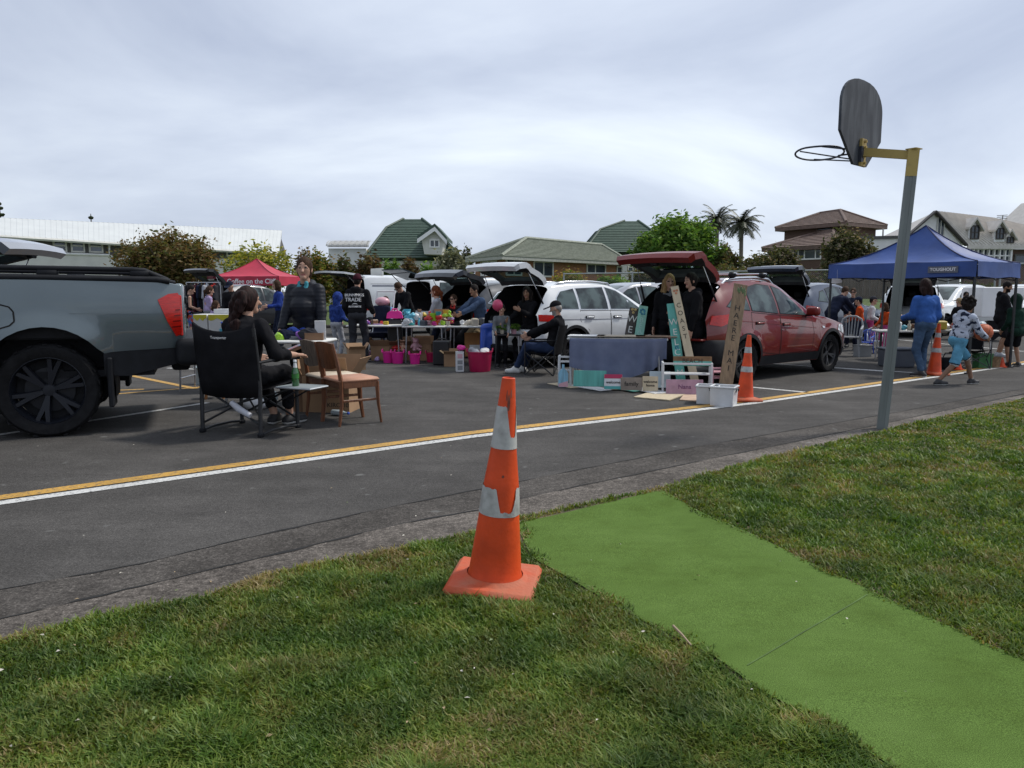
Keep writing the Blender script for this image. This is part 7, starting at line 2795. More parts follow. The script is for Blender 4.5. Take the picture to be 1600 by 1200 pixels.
# dining chairs
def dining_chair(label,loc,rz,slat_m,seat_m,S=1.05):
 th=thing('dining_chair',label,'chair',loc,rz,'wooden dining chairs for sale')
 th.scale=(S,)*3
 w,d=.205,.205
 for sx in(-1,1):
  mb=MB()
  mb.tube([(sx*w,-d-.03,0),(sx*w,-d,.22),(sx*w,-d,.46),(sx*w*.95,-d-.03,.64),(sx*w*.92,-d-.075,.845)],[.015,.021,.024,.021,.015],n=4)
  mb.build('leg',M_wood,th,30)
  mb=MB()
  mb.tube([(sx*w*1.02,d+.03,0),(sx*w,d,.22),(sx*w,d-.01,.44)],[.013,.019,.025],n=4)
  mb.build('leg',M_wood,th,30)
  mb=MB()
  mb.box((sx*w,0,.255),(.018,2*d-.03,.026),bev=.004)
  mb.build('stretcher',M_wood,th)
  mb=MB()
  mb.box((sx*w,0,.415),(.022,2*d-.03,.062),bev=.004)
  mb.build('seat_rail',M_wood,th)
 for y in(-d,d-.01):
  mb=MB()
  mb.box((0,y,.415),(2*w-.03,.022,.062),bev=.004)
  mb.build('seat_rail',M_wood,th)
 mb=MB()
 mb.box((0,-.005,.462),(2*w+.03,2*d+.05,.045),bev=.02)
 mb.build('seat',seat_m,th,60)
 rows,n=[],23
 mb=MB()
 for i in range(n):
  u0,u1=-1+2*i/n,-1+2*(i+.78)/n
  P=[]
  for u in(u0,u1):
   bow=-.028*(1-u*u)
   zb_,zt_=.605-.03*(1-abs(u)**2.2),.845+.015*(1-u*u)
   P.append((u*(w+.004),zb_,zt_,bow))
  V=[]
  for dy in(-.011,.011):
   for(x,zb_,zt_,bow)in P:
    V+=[(x,-d-.025+bow+dy,zb_),(x*.94,-d-.078+bow+dy,zt_)]
  mb.add(V,[(0,2,3,1),(4,5,7,6),(0,1,5,4),(2,6,7,3),(1,3,7,5),(0,4,6,2)])
 Mback=[]
 for u in np.linspace(-1,1,11):
  bow=-.028*(1-u*u)
  Mback.append([(u*w,-d-.014+bow,.60-.02*(1-u*u)),(u*w*.94,-d-.066+bow,.842+.012*(1-u*u))])
 mb.sheet(Mback)
 mb.build('back_slats',slat_m,th,30)
 return th
cA=(G(506,658)+G(536,667)+G(595,660)+G(563,652))/4
dining_chair('brown wooden chair with a slatted back and tan seat, nearest the road line',(cA.x,cA.y,0),R(-53),M_wood,M_vinyl)
dining_chair('greyish slat backed wooden chair with a cream seat behind the brown one',(cA.x-.27,cA.y+.33,0),R(-53),M_slatgr,M_vinyl2)
# boxes, tubs, tables
def carton(label,loc,d,rz=0,m=None,flaps=True,open_=True,group='cartons on the ground',name='carton',cat='box',fm=None):
 m=m or M_card
 th=thing(name,label,cat,loc,rz,group)
 w,l,h=d
 t=.006
 mb=MB()
 for sx in(-1,1):
  mb.box((sx*(w/2-t/2),0,h/2),(t,l,h))
 for sy in(-1,1):
  mb.box((0,sy*(l/2-t/2),h/2),(w-2*t,t,h))
 mb.box((0,0,t/2+.002),(w-2*t,l-2*t,t))
 if not open_:
  mb.box((0,0,h-t/2),(w-2*t,l-2*t,t))
  mb.box((0,0,h+.001),(.05,l,.001))
 mb.build('carton_body',m,th)
 if flaps and open_:
  for sx in(-1,1):
   a=random.uniform(.3,1.0)
   f=MB()
   M=Matrix.Translation((sx*w/2,0,h))@Matrix.Rotation(sx*(a),4,'Y')
   f.box((0,0,w*.22),(t,l*.98,w*.44),M=M)
   f.build('flap',fm or m,th)
  for sy in(-1,1):
   a=random.uniform(.2,1.1)
   f=MB()
   M=Matrix.Translation((0,sy*l/2,h))@Matrix.Rotation(-sy*a,4,'X')
   f.box((0,0,w*.2),(w*.98,t,w*.40),M=M)
   f.build('flap',fm or m,th)
 return th
def tub(label,loc,r,h,m,rz=0,name='tub',cat='tub',handles=True,group=None,ov=1.0,box=False,hm=None):
 th=thing(name,label,cat,loc,rz,group)
 mb=MB()
 if not box:
  mb.lathe([(r*.80,0),(r*.83,.012),(r*.97,h*.92),(r,h),(r*1.03,h),(r*1.03,h-.015),(r*.985,h-.012),(r*.95,h*.9),(r*.8,.02),(.001,.018)],0,28,Matrix.Diagonal((1,ov,1,1)),caps=False)
  mb.lathe([(r*.8,0),(.001,0.001)],0,28,Matrix.Diagonal((1,ov,1,1)),caps=False)
 else:
  w,l=r,r*ov
  t=.006
  for sx in(-1,1):
   mb.prism([(sx*w*.45,0),(sx*(w*.45-t),0),(sx*(w*.5-t),h),(sx*w*.5,h)],-l/2+.01,l/2-.01)
  for sy in(-1,1):
   mb.prism([(sy*l*.45,0),(sy*(l*.45-t),0),(sy*(l*.5-t),h),(sy*l*.5,h)],-w/2+.01,w/2-.01,axis='x')
  mb.box((0,0,.008),(w*.9,l*.9,.012))
  for sx in(-1,1):
   mb.box((sx*w*.5,0,h-.01),(.022,l+.02,.022),bev=.005)
  for sy in(-1,1):
   mb.box((0,sy*l*.5,h-.01),(w+.02,.022,.022),bev=.005)
 mb.build('tub_body',m,th,45)
 if handles:
  for sx in(-1,1):
   f=MB()
   if box:
    f.tube([(sx*(w*.5+.012),-.07,h*.72),(sx*(w*.5+.02),-.065,h*.86),(sx*(w*.5+.02),.065,h*.86),(sx*(w*.5+.012),.07,h*.72)],.008,n=6)
   else:
    f.tube([(sx*r*1.0,-.06,h-.01),(sx*r*1.02,-.05,h+.045),(sx*r*1.02,.05,h+.045),(sx*r*1.0,.06,h-.01)],.011,n=7)
   f.build('handle',hm or m,th,60)
 return th
def folding_table(label,loc,w,l,h,rz=0,top_m=None,group='folding tables of the stalls',legs=True):
 th=thing('folding_table',label,'table',loc,rz,group)
 mb=MB()
 mb.box((0,0,h-.02),(w,l,.04),bev=.015)
 mb.build('tabletop',top_m or M_tabtop,th,50)
 for sx in(-1,1):
  for sy in(-1,1):
   mb=MB()
   mb.tube([(sx*w*.40,sy*l*.40,h-.04),(sx*w*.43,sy*l*.42,.0)],.014,n=7)
   mb.build('leg',M_alu,th,60)
  mb=MB()
  mb.tube([(sx*w*.42,-l*.41,h*.25),(sx*w*.42,l*.41,h*.25)],.011,n=6)
  mb.build('stretcher',M_alu,th,60)
 return th
# by the wooden chairs
g=G(520,640)
cb=carton('large brown carton standing behind the two wooden chairs',(g.x,9.25,0),(.58,.42,.44),R(-8),open_=True)
txt('KIRO 10',.075,cb,frame((.15,-.212,.09),(1,0,0),(0,0,1)),mat('carton_ink',g3(.02)),'lettering',.001)
g=G(555,578)
carton('pale carton with raised flaps left of the trade hoodie man feet',(g.x,g.y+.1,0),(.30,.28,.38),R(20))
q=G(527,649)
th=bottle('water_bottle','clear plastic water bottle with a blue cap lying under the brown chair',(q.x-.06,q.y,.037),.23,.034,PL['frost'],PL['blue'])
th.rotation_euler=(R(90),0,R(70))
# clothes table
g=at(452,530,9.75)
tabA=folding_table('white folding table of clothes in front of the puffer jacket',(g.x-.15,9.75,0),1.35,.66,.83,R(-6))
def garment(label,loc,m,s,seed,cat='garment',group='garments heaped on the clothes table'):
 r=random.Random(seed)
 pr=[]
 for _ in range(6):
  x,y=r.uniform(-1,1)*s[0]*.6,r.uniform(-1,1)*s[1]*.6
  pr.append(('e',(x,y,s[2]*r.uniform(.3,.7)),(s[0]*r.uniform(.35,.6),s[1]*r.uniform(.35,.6),s[2]*r.uniform(.35,.6))))
 pr.append(('-b',(0,0,-.5),(3,3,.5),.001))
 o=soft('garment',pr,.010,m,None,.03,fold=.010,freq=30,aniso=(1,1,1))
 o.location=loc
 return tag(o,label,cat,group)
for i,(px,py,nm,m,s)in enumerate(((440,526,'bright lime and yellow folded top at the left of the clothes heap',PL['lime'],(.09,.08,.09)),(452,528,'dark navy jumper in the middle of the clothes heap',CL['navy'],(.15,.12,.11)),(466,527,'royal blue hoodie on the clothes heap',CL['royal'],(.14,.11,.13)),(481,527,'charcoal jeans folded on the clothes heap',CL['charcoal'],(.14,.11,.12)),(492,527,'pale blue shirt crumpled at the right of the clothes heap',CL['sky'],(.12,.10,.08)),(446,531,'aqua towel spread at the front of the clothes table',PL['aqua'],(.14,.08,.05)),(474,531,'purple scarf trailing over the clothes heap',PL['purple'],(.10,.06,.10)),(458,532,'grey knitted top at the front edge of the clothes table',CL['grey'],(.12,.07,.05)))):
 p=at(px,py,9.62+.06*(i%3))
 garment(nm,(p.x,p.y,.832),m,s,30+i)
p=at(501,531,9.62)
th=thing('white_board','upright white box lid standing on the clothes table','box lid',(p.x,p.y,.832),R(12))
mb=MB()
mb.box((0,0,.12),(.135,.03,.235),bev=.004)
mb.build('lid_panel',PL['white'],th)
p=at(492,533,9.5)
carton('small shallow carton of books in front of the upright white lid',(p.x-.02,p.y+.06,.80 if False else .832),(.22,.14,.09),R(8),M_carddk,flaps=False)
p=at(462,541,9.0)
th=thing('picture_book','stack of picture books held on the lap of the seated woman','book',(p.x,9.12,.62),R(20),ry=R(-22))
mb=MB()
mb.box((0,0,.0),(.26,.20,.035),0,bev=.003)
mb.build('page_block',PL['brown'],th)
mb=MB()
mb.box((0,0,.021),(.265,.205,.006),0)
mb.build('cover',mat('book_cover',(0.35,0.12,0.10),.5,col2=(0.15,0.25,0.35),scale=9,lo=.45,hi=.55),th)
th.location=(p.x,9.14,.775)
mbk=carton('open carton under the books beside the greyish chair',(p.x+.02,9.25,0),(.30,.28,.52),R(20),M_carddk,flaps=False)
# banana boxes on a table
g=at(336,528,11.1)
folding_table('white folding table carrying the banana boxes',(g.x,11.2,0),1.1,.62,.76,0)
M_ban=mat('printed_carton',(0.56,0.56,0.54),.7,var=.05)
def banana_box(label,px0,px1,Yb,h):
 a,b_=at(px0,510,Yb),at(px1,510,Yb)
 w=b_.x-a.x
 th=thing('fruit_carton',label,'box',((a.x+b_.x)/2,Yb+.2,.762),0,'white fruit cartons')
 mb=MB()
 mb.box((0,0,h/2),(w-.01,.38,h),bev=.006)
 mb.build('carton_body',M_ban,th)
 mb=MB()
 pts=[(-w/2+.01,h-.004)]
 for i in range(15):
  u=i/14
  pts.append((-w/2+.012+(w-.024)*u,h*(.86-.12*abs(math.sin(u*7.5+px0)))))
 pts.append((w/2-.01,h-.004))
 mb.prism(pts,-.1935,-.1905)
 mb.build('yellow_print',mat('yellow_print',(0.50,0.45,0.03),.6),th)
 for k,x in enumerate(np.linspace(-.3,.3,3)):
  mb=MB()
  mb.box((x*w,-.192,h*.20),(.05,.003,.03))
  mb.build('print_patch',[PL['red'],PL['green'],CL['charcoal']][k],th)
 return th
banana_box('white fruit carton with a yellow drip print, left of the pair',301,324,11.0,.34)
banana_box('white fruit carton with a yellow drip print behind the camp chair, right of the pair',324.5,374,11.0,.34)
p=at(356,490,11.3)
carton('plain white carton on top of the right fruit carton',(p.x,11.28,1.104),(.30,.24,.07),0,PL['white'],flaps=False,open_=False,group=None)
p=at(346,512,10.85)
bottle('water_bottle','clear water bottle with blue label in front of the fruit cartons',(p.x,10.85+.02,.762),.24,.036,PL['frost'],PL['blue'],(.3,.6,PL['aqua']))
bottle('milk_jug','short white jug beside the water bottle',(p.x+.12,10.9,.762),.17,.055,PL['white'],PL['white'],neck=.5)
g=G(318,601)
tub('pale translucent tub on the ground left of the camp chair',(g.x,g.y+.1,0),.30,.27,PL['frost'],R(15),box=True,handles=False,ov=.8)
g=G(332,622)
th=thing('wooden_stool','small orange wooden stool partly hidden behind the camp chair','stool',(g.x+.03,g.y,0),R(20))
mb=MB()
mb.box((0,0,.20),(.26,.22,.03),bev=.008)
mb.build('seat',mat('pine',(0.38,0.16,0.05),.5),th)
for sx in(-1,1):
 for sy in(-1,1):
  mb=MB()
  mb.tube([(sx*.09,sy*.07,.19),(sx*.11,sy*.09,0)],.018,n=7)
  mb.build('leg',mat('pine',(0.38,0.16,0.05),.5),th,60)
g=G(392,641)
bag=soft('carrier_bag',[('e',(0,0,.06),(.13,.09,.08)),('e',(.1,.02,.05),(.08,.07,.06)),('e',(-.08,.03,.08),(.07,.05,.07)),('-b',(0,0,-.5),(2,2,.5),.001)],.011,PL['white'],None,.03)
bag.location=(g.x,g.y+.12,0)
tag(bag,'crumpled white bag on the ground under the camp chair','bag')
g=G(408,632)
bag=soft('carrier_bag',[('e',(0,0,.05),(.11,.08,.07)),('e',(.07,.02,.09),(.05,.05,.06)),('-b',(0,0,-.5),(2,2,.5),.001)],.011,PL['frost'],None,.03)
bag.location=(g.x+.05,g.y+.15,0)
tag(bag,'greyish plastic bag behind the feet of the seated woman','bag')
# toy stall
yT=15.6
ga,gb=at(632,508,yT),at(768,513,yT)
mid=(ga+gb)/2
L_=gb.x-ga.x
for i in range(2):
 folding_table(['white folding table covered in bright toys','white folding table of shoes and mugs beside the toy table'][i],(ga.x+L_*(.25+.5*i),yT,0),L_*.495,.70,.74,R(-3))
zT=.742
g2=at(588,503,15.9)
folding_table('white folding table left of the toy table, behind the man in the trade hoodie',(g2.x,15.9,0),1.15,.65,.74,R(2))
def toy(kind,col,label,x,y,z,s,rz=0,group='toys and trinkets on the stall tables'):
 m=PL[col]if isinstance(col,str)else col
 nm={'ball':'toy_ball','teddy':'soft_toy','cup':'cup','box':'toy_box','bottle':'small_bottle','hat':'toy_hat','shoe':'shoe','book':'book','doll':'doll','car':'toy_car','bag':'bag','clump':'toy_pouch'}[kind]
 cat=nm.replace('_',' ')
 if kind=='ball':
  mb=MB()
  mb.ball((0,0,s),s,0,16,10)
  o=mb.build(nm,m,None,180)
 elif kind=='teddy':
  o=soft(nm,[('e',(0,0,s*.8),(s*.62,s*.5,s*.75)),('e',(0,-.1*s,s*1.75),(s*.55,s*.5,s*.5)),('e',(-s*.42,0,s*2.15),(s*.2,)*3),('e',(s*.42,0,s*2.15),(s*.2,)*3),('e',(0,-s*.5,s*1.65),(s*.24,s*.2,s*.18)),('c',(-s*.5,0,s*1.1),(-s*.9,-s*.3,s*.7),s*.22,s*.2),('c',(s*.5,0,s*1.1),(s*.9,-s*.3,s*.7),s*.22,s*.2),('c',(-s*.35,-s*.1,s*.3),(-s*.55,-s*.8,s*.22),s*.26,s*.24),('c',(s*.35,-s*.1,s*.3),(s*.55,-s*.8,s*.22),s*.26,s*.24)],s*.13,m,None,s*.1)
 elif kind=='cup':
  mb=MB()
  mb.lathe([(s*.7,0),(s*.75,s*.1),(s,s*2),(s*.92,s*2),(s*.7,s*.2),(.001,s*.15)],0,16,caps=False)
  mb.tube([(s*.85,0,s*1.6),(s*1.5,0,s*1.5),(s*1.5,0,s*.7),(s*.8,0,s*.5)],s*.13,0,6)
  o=mb.build(nm,m,None,40)
 elif kind=='box':
  mb=MB()
  mb.box((0,0,s*.7),(s*2,s*1.3,s*1.4),bev=s*.12)
  mb.box((0,0,s*1.42),(s*1.5,s*.9,s*.12),bev=s*.04)
  o=mb.build(nm,m)
 elif kind=='bottle':
  mb=MB()
  mb.lathe([(s*.5,0),(s*.55,s*1.6),(s*.2,s*2.1),(s*.2,s*2.5),(s*.28,s*2.5),(s*.28,s*2.8),(.001,s*2.8)],0,14)
  o=mb.build(nm,m,None,40)
 elif kind=='hat':
  mb=MB()
  mb.lathe([(s*1.5,0),(s*1.5,s*.06),(s*.85,s*.14),(s*.8,s*.6),(s*.5,s*.85),(.001,s*.9)],0,20)
  o=mb.build(nm,m,None,50)
 elif kind=='shoe':
  o=soft(nm,[('b',(0,0,s*.25),(s*.42,s*1.3,s*.25),s*.2),('c',(0,-s*.7,s*.3),(0,-s*.75,s*.9),s*.42,s*.38),('c',(0,s*.2,s*.35),(0,-s*.6,s*.7),s*.34,s*.4),('-e',(0,-s*.75,s*1.25),(s*.26,s*.36,s*.5))],s*.1,m,None,s*.12)
 elif kind=='book':
  mb=MB()
  mb.box((0,0,s*.1),(s*1.9,s*1.3,s*.2),bev=s*.03)
  o=mb.build(nm,m)
 elif kind=='doll':
  o=soft(nm,[('c',(0,0,0),(0,0,s*1.1),s*.6,s*.22),('e',(0,0,s*1.55),(s*.3,s*.28,s*.34)),('c',(-s*.2,0,s*1.1),(-s*.65,-s*.1,s*.7),s*.1,s*.09),('c',(s*.2,0,s*1.1),(s*.65,-s*.1,s*.7),s*.1,s*.09)],s*.11,m,None,s*.06)
 elif kind=='car':
  o=soft(nm,[('b',(0,0,s*.5),(s*1.1,s*.5,s*.28),s*.16),('b',(-s*.1,0,s*.9),(s*.6,s*.42,s*.26),s*.18)]+[('e',(sx*s*.65,sy*s*.45,s*.26),(s*.26,s*.14,s*.26))for sx in(-1,1)for sy in(-1,1)],s*.1,m,None,s*.06)
 else:
  r=random.Random(int(x*977)+int(s*1000))
  o=soft(nm,[('e',(r.uniform(-.6,.6)*s,r.uniform(-.5,.5)*s,r.uniform(.3,.8)*s),(s*r.uniform(.4,.7),s*r.uniform(.4,.6),s*r.uniform(.35,.6)))for _ in range(5)]+[('-b',(0,0,-.5),(2,2,.5),.001)],s*.11,m,None,s*.12,fold=s*.07,freq=3/s,aniso=(1,1,1))
 o.location=(x,y,z)
 o.rotation_euler=(0,0,rz)
 return tag(o,label,cat,group)
toys=[(636,'clump','white','white soft bag at the left end of the toy table',.11),(643,'bag','palepink','pale pink netting bundle on the toy table',.10),(650,'teddy','peach','peach coloured soft toy standing tallest on the toy table',.075),(655,'bottle','aqua','small aqua bottle among the toys',.055),(659,'cup','red','red toy cup near the toy table front',.035),(662,'box','slate','slate coloured toy box behind the blue hat',.07),(667,'hat','blue','bright blue toy hat on the toy table',.055),(664,'doll','purple','purple dressed doll on the toy table',.07),(671,'clump','palepink','pink heap of doll clothes in the middle of the toy table',.09),(675,'car','orange','orange toy car at the front of the toy table',.055),(678,'clump','pink','hot pink toy bundle right of the orange toy car',.07),(683,'cup','orange','orange cup near the pink hat',.045),(688,'box','peach','peach toy box under the pink hat',.07),(692,'ball','lime','lime green ball at the toy table edge',.055),(697,'clump','green','dark green toy creature beside the lime ball',.06),(700,'cup','cream','cream mug near the right end of the toys',.045),(680,'doll','yellow','yellow dressed doll near the back of the toy table',.07),(647,'ball','lilac','lilac ball on the toy table',.04),(669,'bottle','red','small red bottle at the toy table front',.045)]
for i,(px,kd,col,lb,s)in enumerate(toys):
 y=yT+((i*7)%5-2.6)*.10
 p=at(px,508,y)
 toy(kd,col,lb,p.x,y,zT,s,(i*1.7)%3)
jum=[]
for i_,kd in enumerate(('clump','ball','doll','car','cup','teddy')):
 for j_,col in enumerate(('aqua','yellow','red','lilac','lime','white','crimson','teal','brown')):
  if(kd,col)not in{(t[1],t[2])for t in toys}:
   jum.append((kd,col))
jr=random.Random(3)
jr.shuffle(jum)
kn={'clump':'cloth bundle','ball':'ball','doll':'doll','car':'toy car','cup':'toy cup','teddy':'soft toy'}
for i_,(kd,col)in enumerate(jum[:46]):
 y=yT+jr.uniform(-.28,.26)
 left=i_%5==4
 px=jr.uniform(563,606)if left else jr.uniform(634,706)
 if left:
  y=15.9+jr.uniform(-.25,.25)
 p=at(px,508,y)
 toy(kd,col,col+' '+kn[kd]+(' in the jumble on the table behind the hoodie man' if left else ' in the jumble heaped on the toy table'),p.x,y,zT+jr.choice((0,.05,.10,.16))if not left else 0,jr.uniform(.05,.085),jr.uniform(0,6))
p=at(687,495,yT+.05)
toy('hat','pink','hot pink toy hat set on the peach box',p.x,yT+.05,zT+.115,.06)
p=at(690,500,yT+.2)
th=thing('card_sign','plain brown card propped up behind the toys','card',(p.x,yT+.22,zT),R(4),rx=R(-8))
mb=MB()
mb.box((0,0,.16),(.30,.008,.32))
mb.build('card_panel',M_card,th)
shoes_=[(712,'shoe',CL['black'],'black shoe at the left of the shoe table',.085),(718,'shoe','white','white trainer leaning behind the black shoe',.09),(727,'shoe','white','second white trainer in the middle of the shoe table',.085),(735,'bag','cream','cream handbag on the shoe table',.10),(742,'box','cream','tall cream lidded box beside the handbag',.10),(746,'box','black','black lidded box on the shoe table',.09),(754,'box','slate','dark slate speaker box on the shoe table',.10),(762,'cup','grey','clear grey mug near the end of the shoe table',.05),(767,'cup','white','white mug at the end of the shoe table',.05)]
for i,(px,kd,col,lb,s)in enumerate(shoes_):
 y=yT+((i*3)%4-2.2)*.10
 p=at(px,512,y)
 toy(kd,col,lb,p.x,y,zT,s,R(60+40*(i%3)))
for i,(px,kd,col,lb,s)in enumerate(((567,'clump','aqua','aqua toy on the left table',.07),(572,'clump','purple','purple soft toy on the left table',.08),(578,'book','blue','blue book laid flat on the left table',.10),(590,'book','lilac','lilac book at the front of the left table',.09),(585,'box','brown','brown wooden toy box on the left table',.07),(596,'car','red','red toy car at the right of the left table',.06),(603,'box','yellow','yellow toy box at the end of the left table',.05),(574,'cup','pink','pink cup on the left table',.04))):
 y=15.75+(i%3)*.1
 p=at(px,503,y)
 toy(kd,col,lb,p.x,y,zT,s,i)
# bags and cloths heaped under and over the stall tables
for i_,(px,py,col,wd,s_)in enumerate(((586,556,'black','cloth bag slumped below the left table',.20),(592,560,'palepink','blouse hanging below the left table',.14),(612,553,'navy','holdall pushed under the tables behind the tubs',.20),(636,556,'grey','duffel bag in the shade of the toy table',.20),(659,556,'black','rucksack in the shade of the toy table',.20),(682,557,'lilac','dress bag hanging by the black case',.15),(700,561,'white','pair of shoes wrapped in a bag under the shoe table',.12),(716,562,'black','coat heap under the shoe table',.22),(733,560,'navy','rug rolled under the shoe table',.20),(757,562,'black','sack behind the crimson tub',.20),(776,568,'slate','bag beside the hanging blue cloth',.16),(543,566,'teal','bag at the feet of the blue hooded child',.15))):
 p=G(px,py)
 toy('clump',CL['black']if col=='black' else col,{'palepink':'pale pink'}.get(col,col)+' '+wd,p.x,p.y+.15,0,s_,i_,'bags under the stall tables')
# pink pet carrier on the stall
p=at(617,497,16.2)
th=thing('doll_house','hot pink plastic play case standing beside the toy table','play case',(p.x,16.2,0),R(5))
mb=MB()
mb.box((0,0,.42),(.30,.26,.84),0,bev=.03)
mb.build('stand',PL['black'],th)
mb=MB()
mb.prism([(-.17,.86),(.17,.86),(.15,.97),(.10,1.01),(-.10,1.01),(-.15,.97)],-.12,.12)
mb.tube([(-.06,0,1.0),(-.05,0,1.05),(.05,0,1.05),(.06,0,1.0)],.015,n=7)
mb.build('case',PL['pink'],th)
# goods under the toy table
g=lambda px,py:G(px,py)
for i,(px,py,w,l,h,lb)in enumerate(((597,563,.42,.34,.30,'brown carton behind the left pink tub'),(625,563,.46,.34,.32,'wide brown carton between the pink tubs'),(660,563,.40,.32,.34,'brown carton of soft toys behind the right pink tubs'),(704,573,.24,.22,.24,'small pale carton right of the black speaker case'))):
 p=g(px,py)
 carton(lb,(p.x,p.y+.12,0),(w,l,h),R(random.uniform(-8,8)),M_card if i!=1 else M_carddk)
for i,(px,py,r,h,lb)in enumerate(((607,567,.125,.22,'hot pink tub with handles, leftmost under the toy tables'),(621,568,.125,.22,'hot pink tub touching the leftmost pink tub'),(648,569,.11,.20,'hot pink tub alone in front of the soft toy carton'),(673,566,.10,.19,'rose pink tub beside the black speaker case'))):
 p=g(px,py)
 tub(lb,(p.x,p.y+.05,0),r,h,PL['pink']if i<3 else PL['crimson'],group='pink tubs under the toy tables')
p=g(650,565)
toy('teddy','palepink','pale pink soft toy lying in the carton under the toy table',p.x-.03,p.y+.2,.20,.12,.5)
toy('teddy','peach','peach soft toy poking from the wide brown carton',p.x-.30,p.y+.2,.20,.10,-.5)
toy('clump','red','red cloth bundle in the wide brown carton',p.x-.42,p.y+.2,.20,.10,-.5)
p=g(578,560)
toy('ball',mat('purple_ball',(0.40,0.16,0.42),.3,col2=(0.62,0.42,0.62),scale=14,lo=.45,hi=.55),'purple and white patterned ball on the ground',p.x,p.y,0,.085,0,None)
p=g(690,571)
th=thing('speaker_case','tall black case standing under the toy table','case',(p.x,p.y+.12,0),R(-6))
mb=MB()
mb.box((0,0,.24),(.32,.26,.47),bev=.02)
mb.build('case_body',PL['black'],th)
mb=MB()
mb.tube([(-.08,0,.47),(-.07,0,.51),(.07,0,.51),(.08,0,.47)],.012,n=6)
mb.build('handle',PL['black'],th)
p=g(718,581)
th=thing('paper_carton','slim white and pink printed carton beside the crimson tub','box',(p.x,p.y+.06,0),R(10))
mb=MB()
mb.box((0,0,.18),(.14,.12,.36),bev=.004)
mb.build('carton_body',PL['white'],th)
for z,h in((.28,.08),(.17,.07),(.07,.08)):
 mb=MB()
 mb.box((0,-.0615,z),(.09,.002,h))
 mb.build('print_patch',PL['palepink']if z>.2 else PL['grey'],th)
p2=on(th,(0,0,.362))
toy('clump','pink','hot pink cloth bundle on the slim printed carton',p2.x+.02,p2.y,.362,.09,0,None)
p=g(749,582)
rt=tub('large crimson tub overflowing with white clothes in front of the shoe table',(p.x,p.y+.22,0),.225,.36,PL['crimson'])
q=on(rt,(0,0,.30))
for i,(dx,dy,m,lb,s)in enumerate(((-.08,0,CL['palegrey'],'pale grey cloth heaped in the crimson tub',.12),(.08,-.03,CL['white'],'white cloth heaped in the crimson tub',.13),(.10,.08,PL['palepink'],'pink patterned cloth at the right of the crimson tub',.10),(-.10,.1,CL['navy'],'navy cloth at the left of the crimson tub',.09))):
 toy('clump',m,lb,q.x+dx,q.y+dy,.28,s,i,None)
p=g(739,567)
th=thing('cork_board','orange brown framed board leaning against the shoe table','board',(p.x,p.y+.3,0),R(5),rx=R(-14))
mb=MB()
mb.box((0,0,.35),(.36,.03,.50),bev=.006)
mb.build('board_panel',mat('cork',(0.36,0.17,0.06),.8),th)
mb=MB()
mb.box((.03,-.018,.24),(.22,.006,.20))
mb.build('paper',PL['white'],th)
p=at(763,522,15.0)
dr=soft('hanging_cloth',[('c',(-.07,0,.66),(-.10,-.05,.28),.09,.07),('c',(.07,.02,.68),(.08,-.03,.30),.09,.06),('e',(0,0,.70),(.15,.10,.07)),('c',(0,0,.5),(0,-.05,.2),.09,.04)],.014,PL['blue'],None,.04)
dr.location=(p.x,15.1,0.03)
tag(dr,'bright blue cloth hanging off the end of the shoe table','cloth')
p=at(785,520,14.9)
th=thing('plant_pot_stand','small folding stand of pot plants in front of the white SUV bumper','stand',(p.x+.1,14.4,0))
mb=MB()
mb.box((0,0,.62),(.5,.34,.03),bev=.006)
mb.build('stand_top',PL['black'],th)
for sx in(-1,1):
 for sy in(-1,1):
  mb=MB()
  mb.tube([(sx*.2,sy*.13,.6),(sx*.23,sy*.16,0)],.012,n=6)
  mb.build('leg',M_alu if sx>0 else M_frame,th)
for i,(dx,col,lm,lb)in enumerate(((-.1,'cream','bright','green leafed plant in a cream pot on the folding stand'),(.12,'palepink','bright','bushy green plant in a pink pot on the folding stand'))):
 t2=thing('pot_plant',lb,'plant',(p.x+.1+dx,14.38,.635),0)
 mb=MB()
 mb.lathe([(.045,0),(.06,.09),(.055,.09),(.05,.07),(.001,.07)],0,14)
 mb.build('pot',PL[col],t2,40)
 link(bpy.data.objects.new('foliage',leaf_mesh('foliage',[((0,0,.12),(.13,.10,.06),300)],.03,LM[lm],_trng,clumps=10)),t2)
p=at(787,477,14.75)
th=thing('balloon','round pink balloon held in front of the child in grey','balloon',(p.x-.10,13.85,p.z+.02))
mb=MB()
mb.ball((0,0,0),(.095,.095,.105),0,20,14)
mb.lathe([(.012,-.118),(.004,-.104)],0,8)
mb.build('balloon_skin',plas('balloon',(0.55,0.06,0.14),.25),th,180)
# phone in the hand of the seated man
hands_=[on(PS['th'],Vector(w_)*PS['S'])for w_ in PS['wri']]
d_=(PS['wri'][0]-PS['elb'][0]).normalized()
hp_=on(PS['th'],(PS['wri'][0]+d_*.09+Vector((.03,.0,.03)))*PS['S'])
th=thing('phone','dark phone in the hand of the seated bearded man','phone',hp_,R(72),rx=R(50))
mb=MB()
mb.box((0,0,0),(.072,.15,.009),bev=.004)
mb.build('phone_body',PL['black'],th)
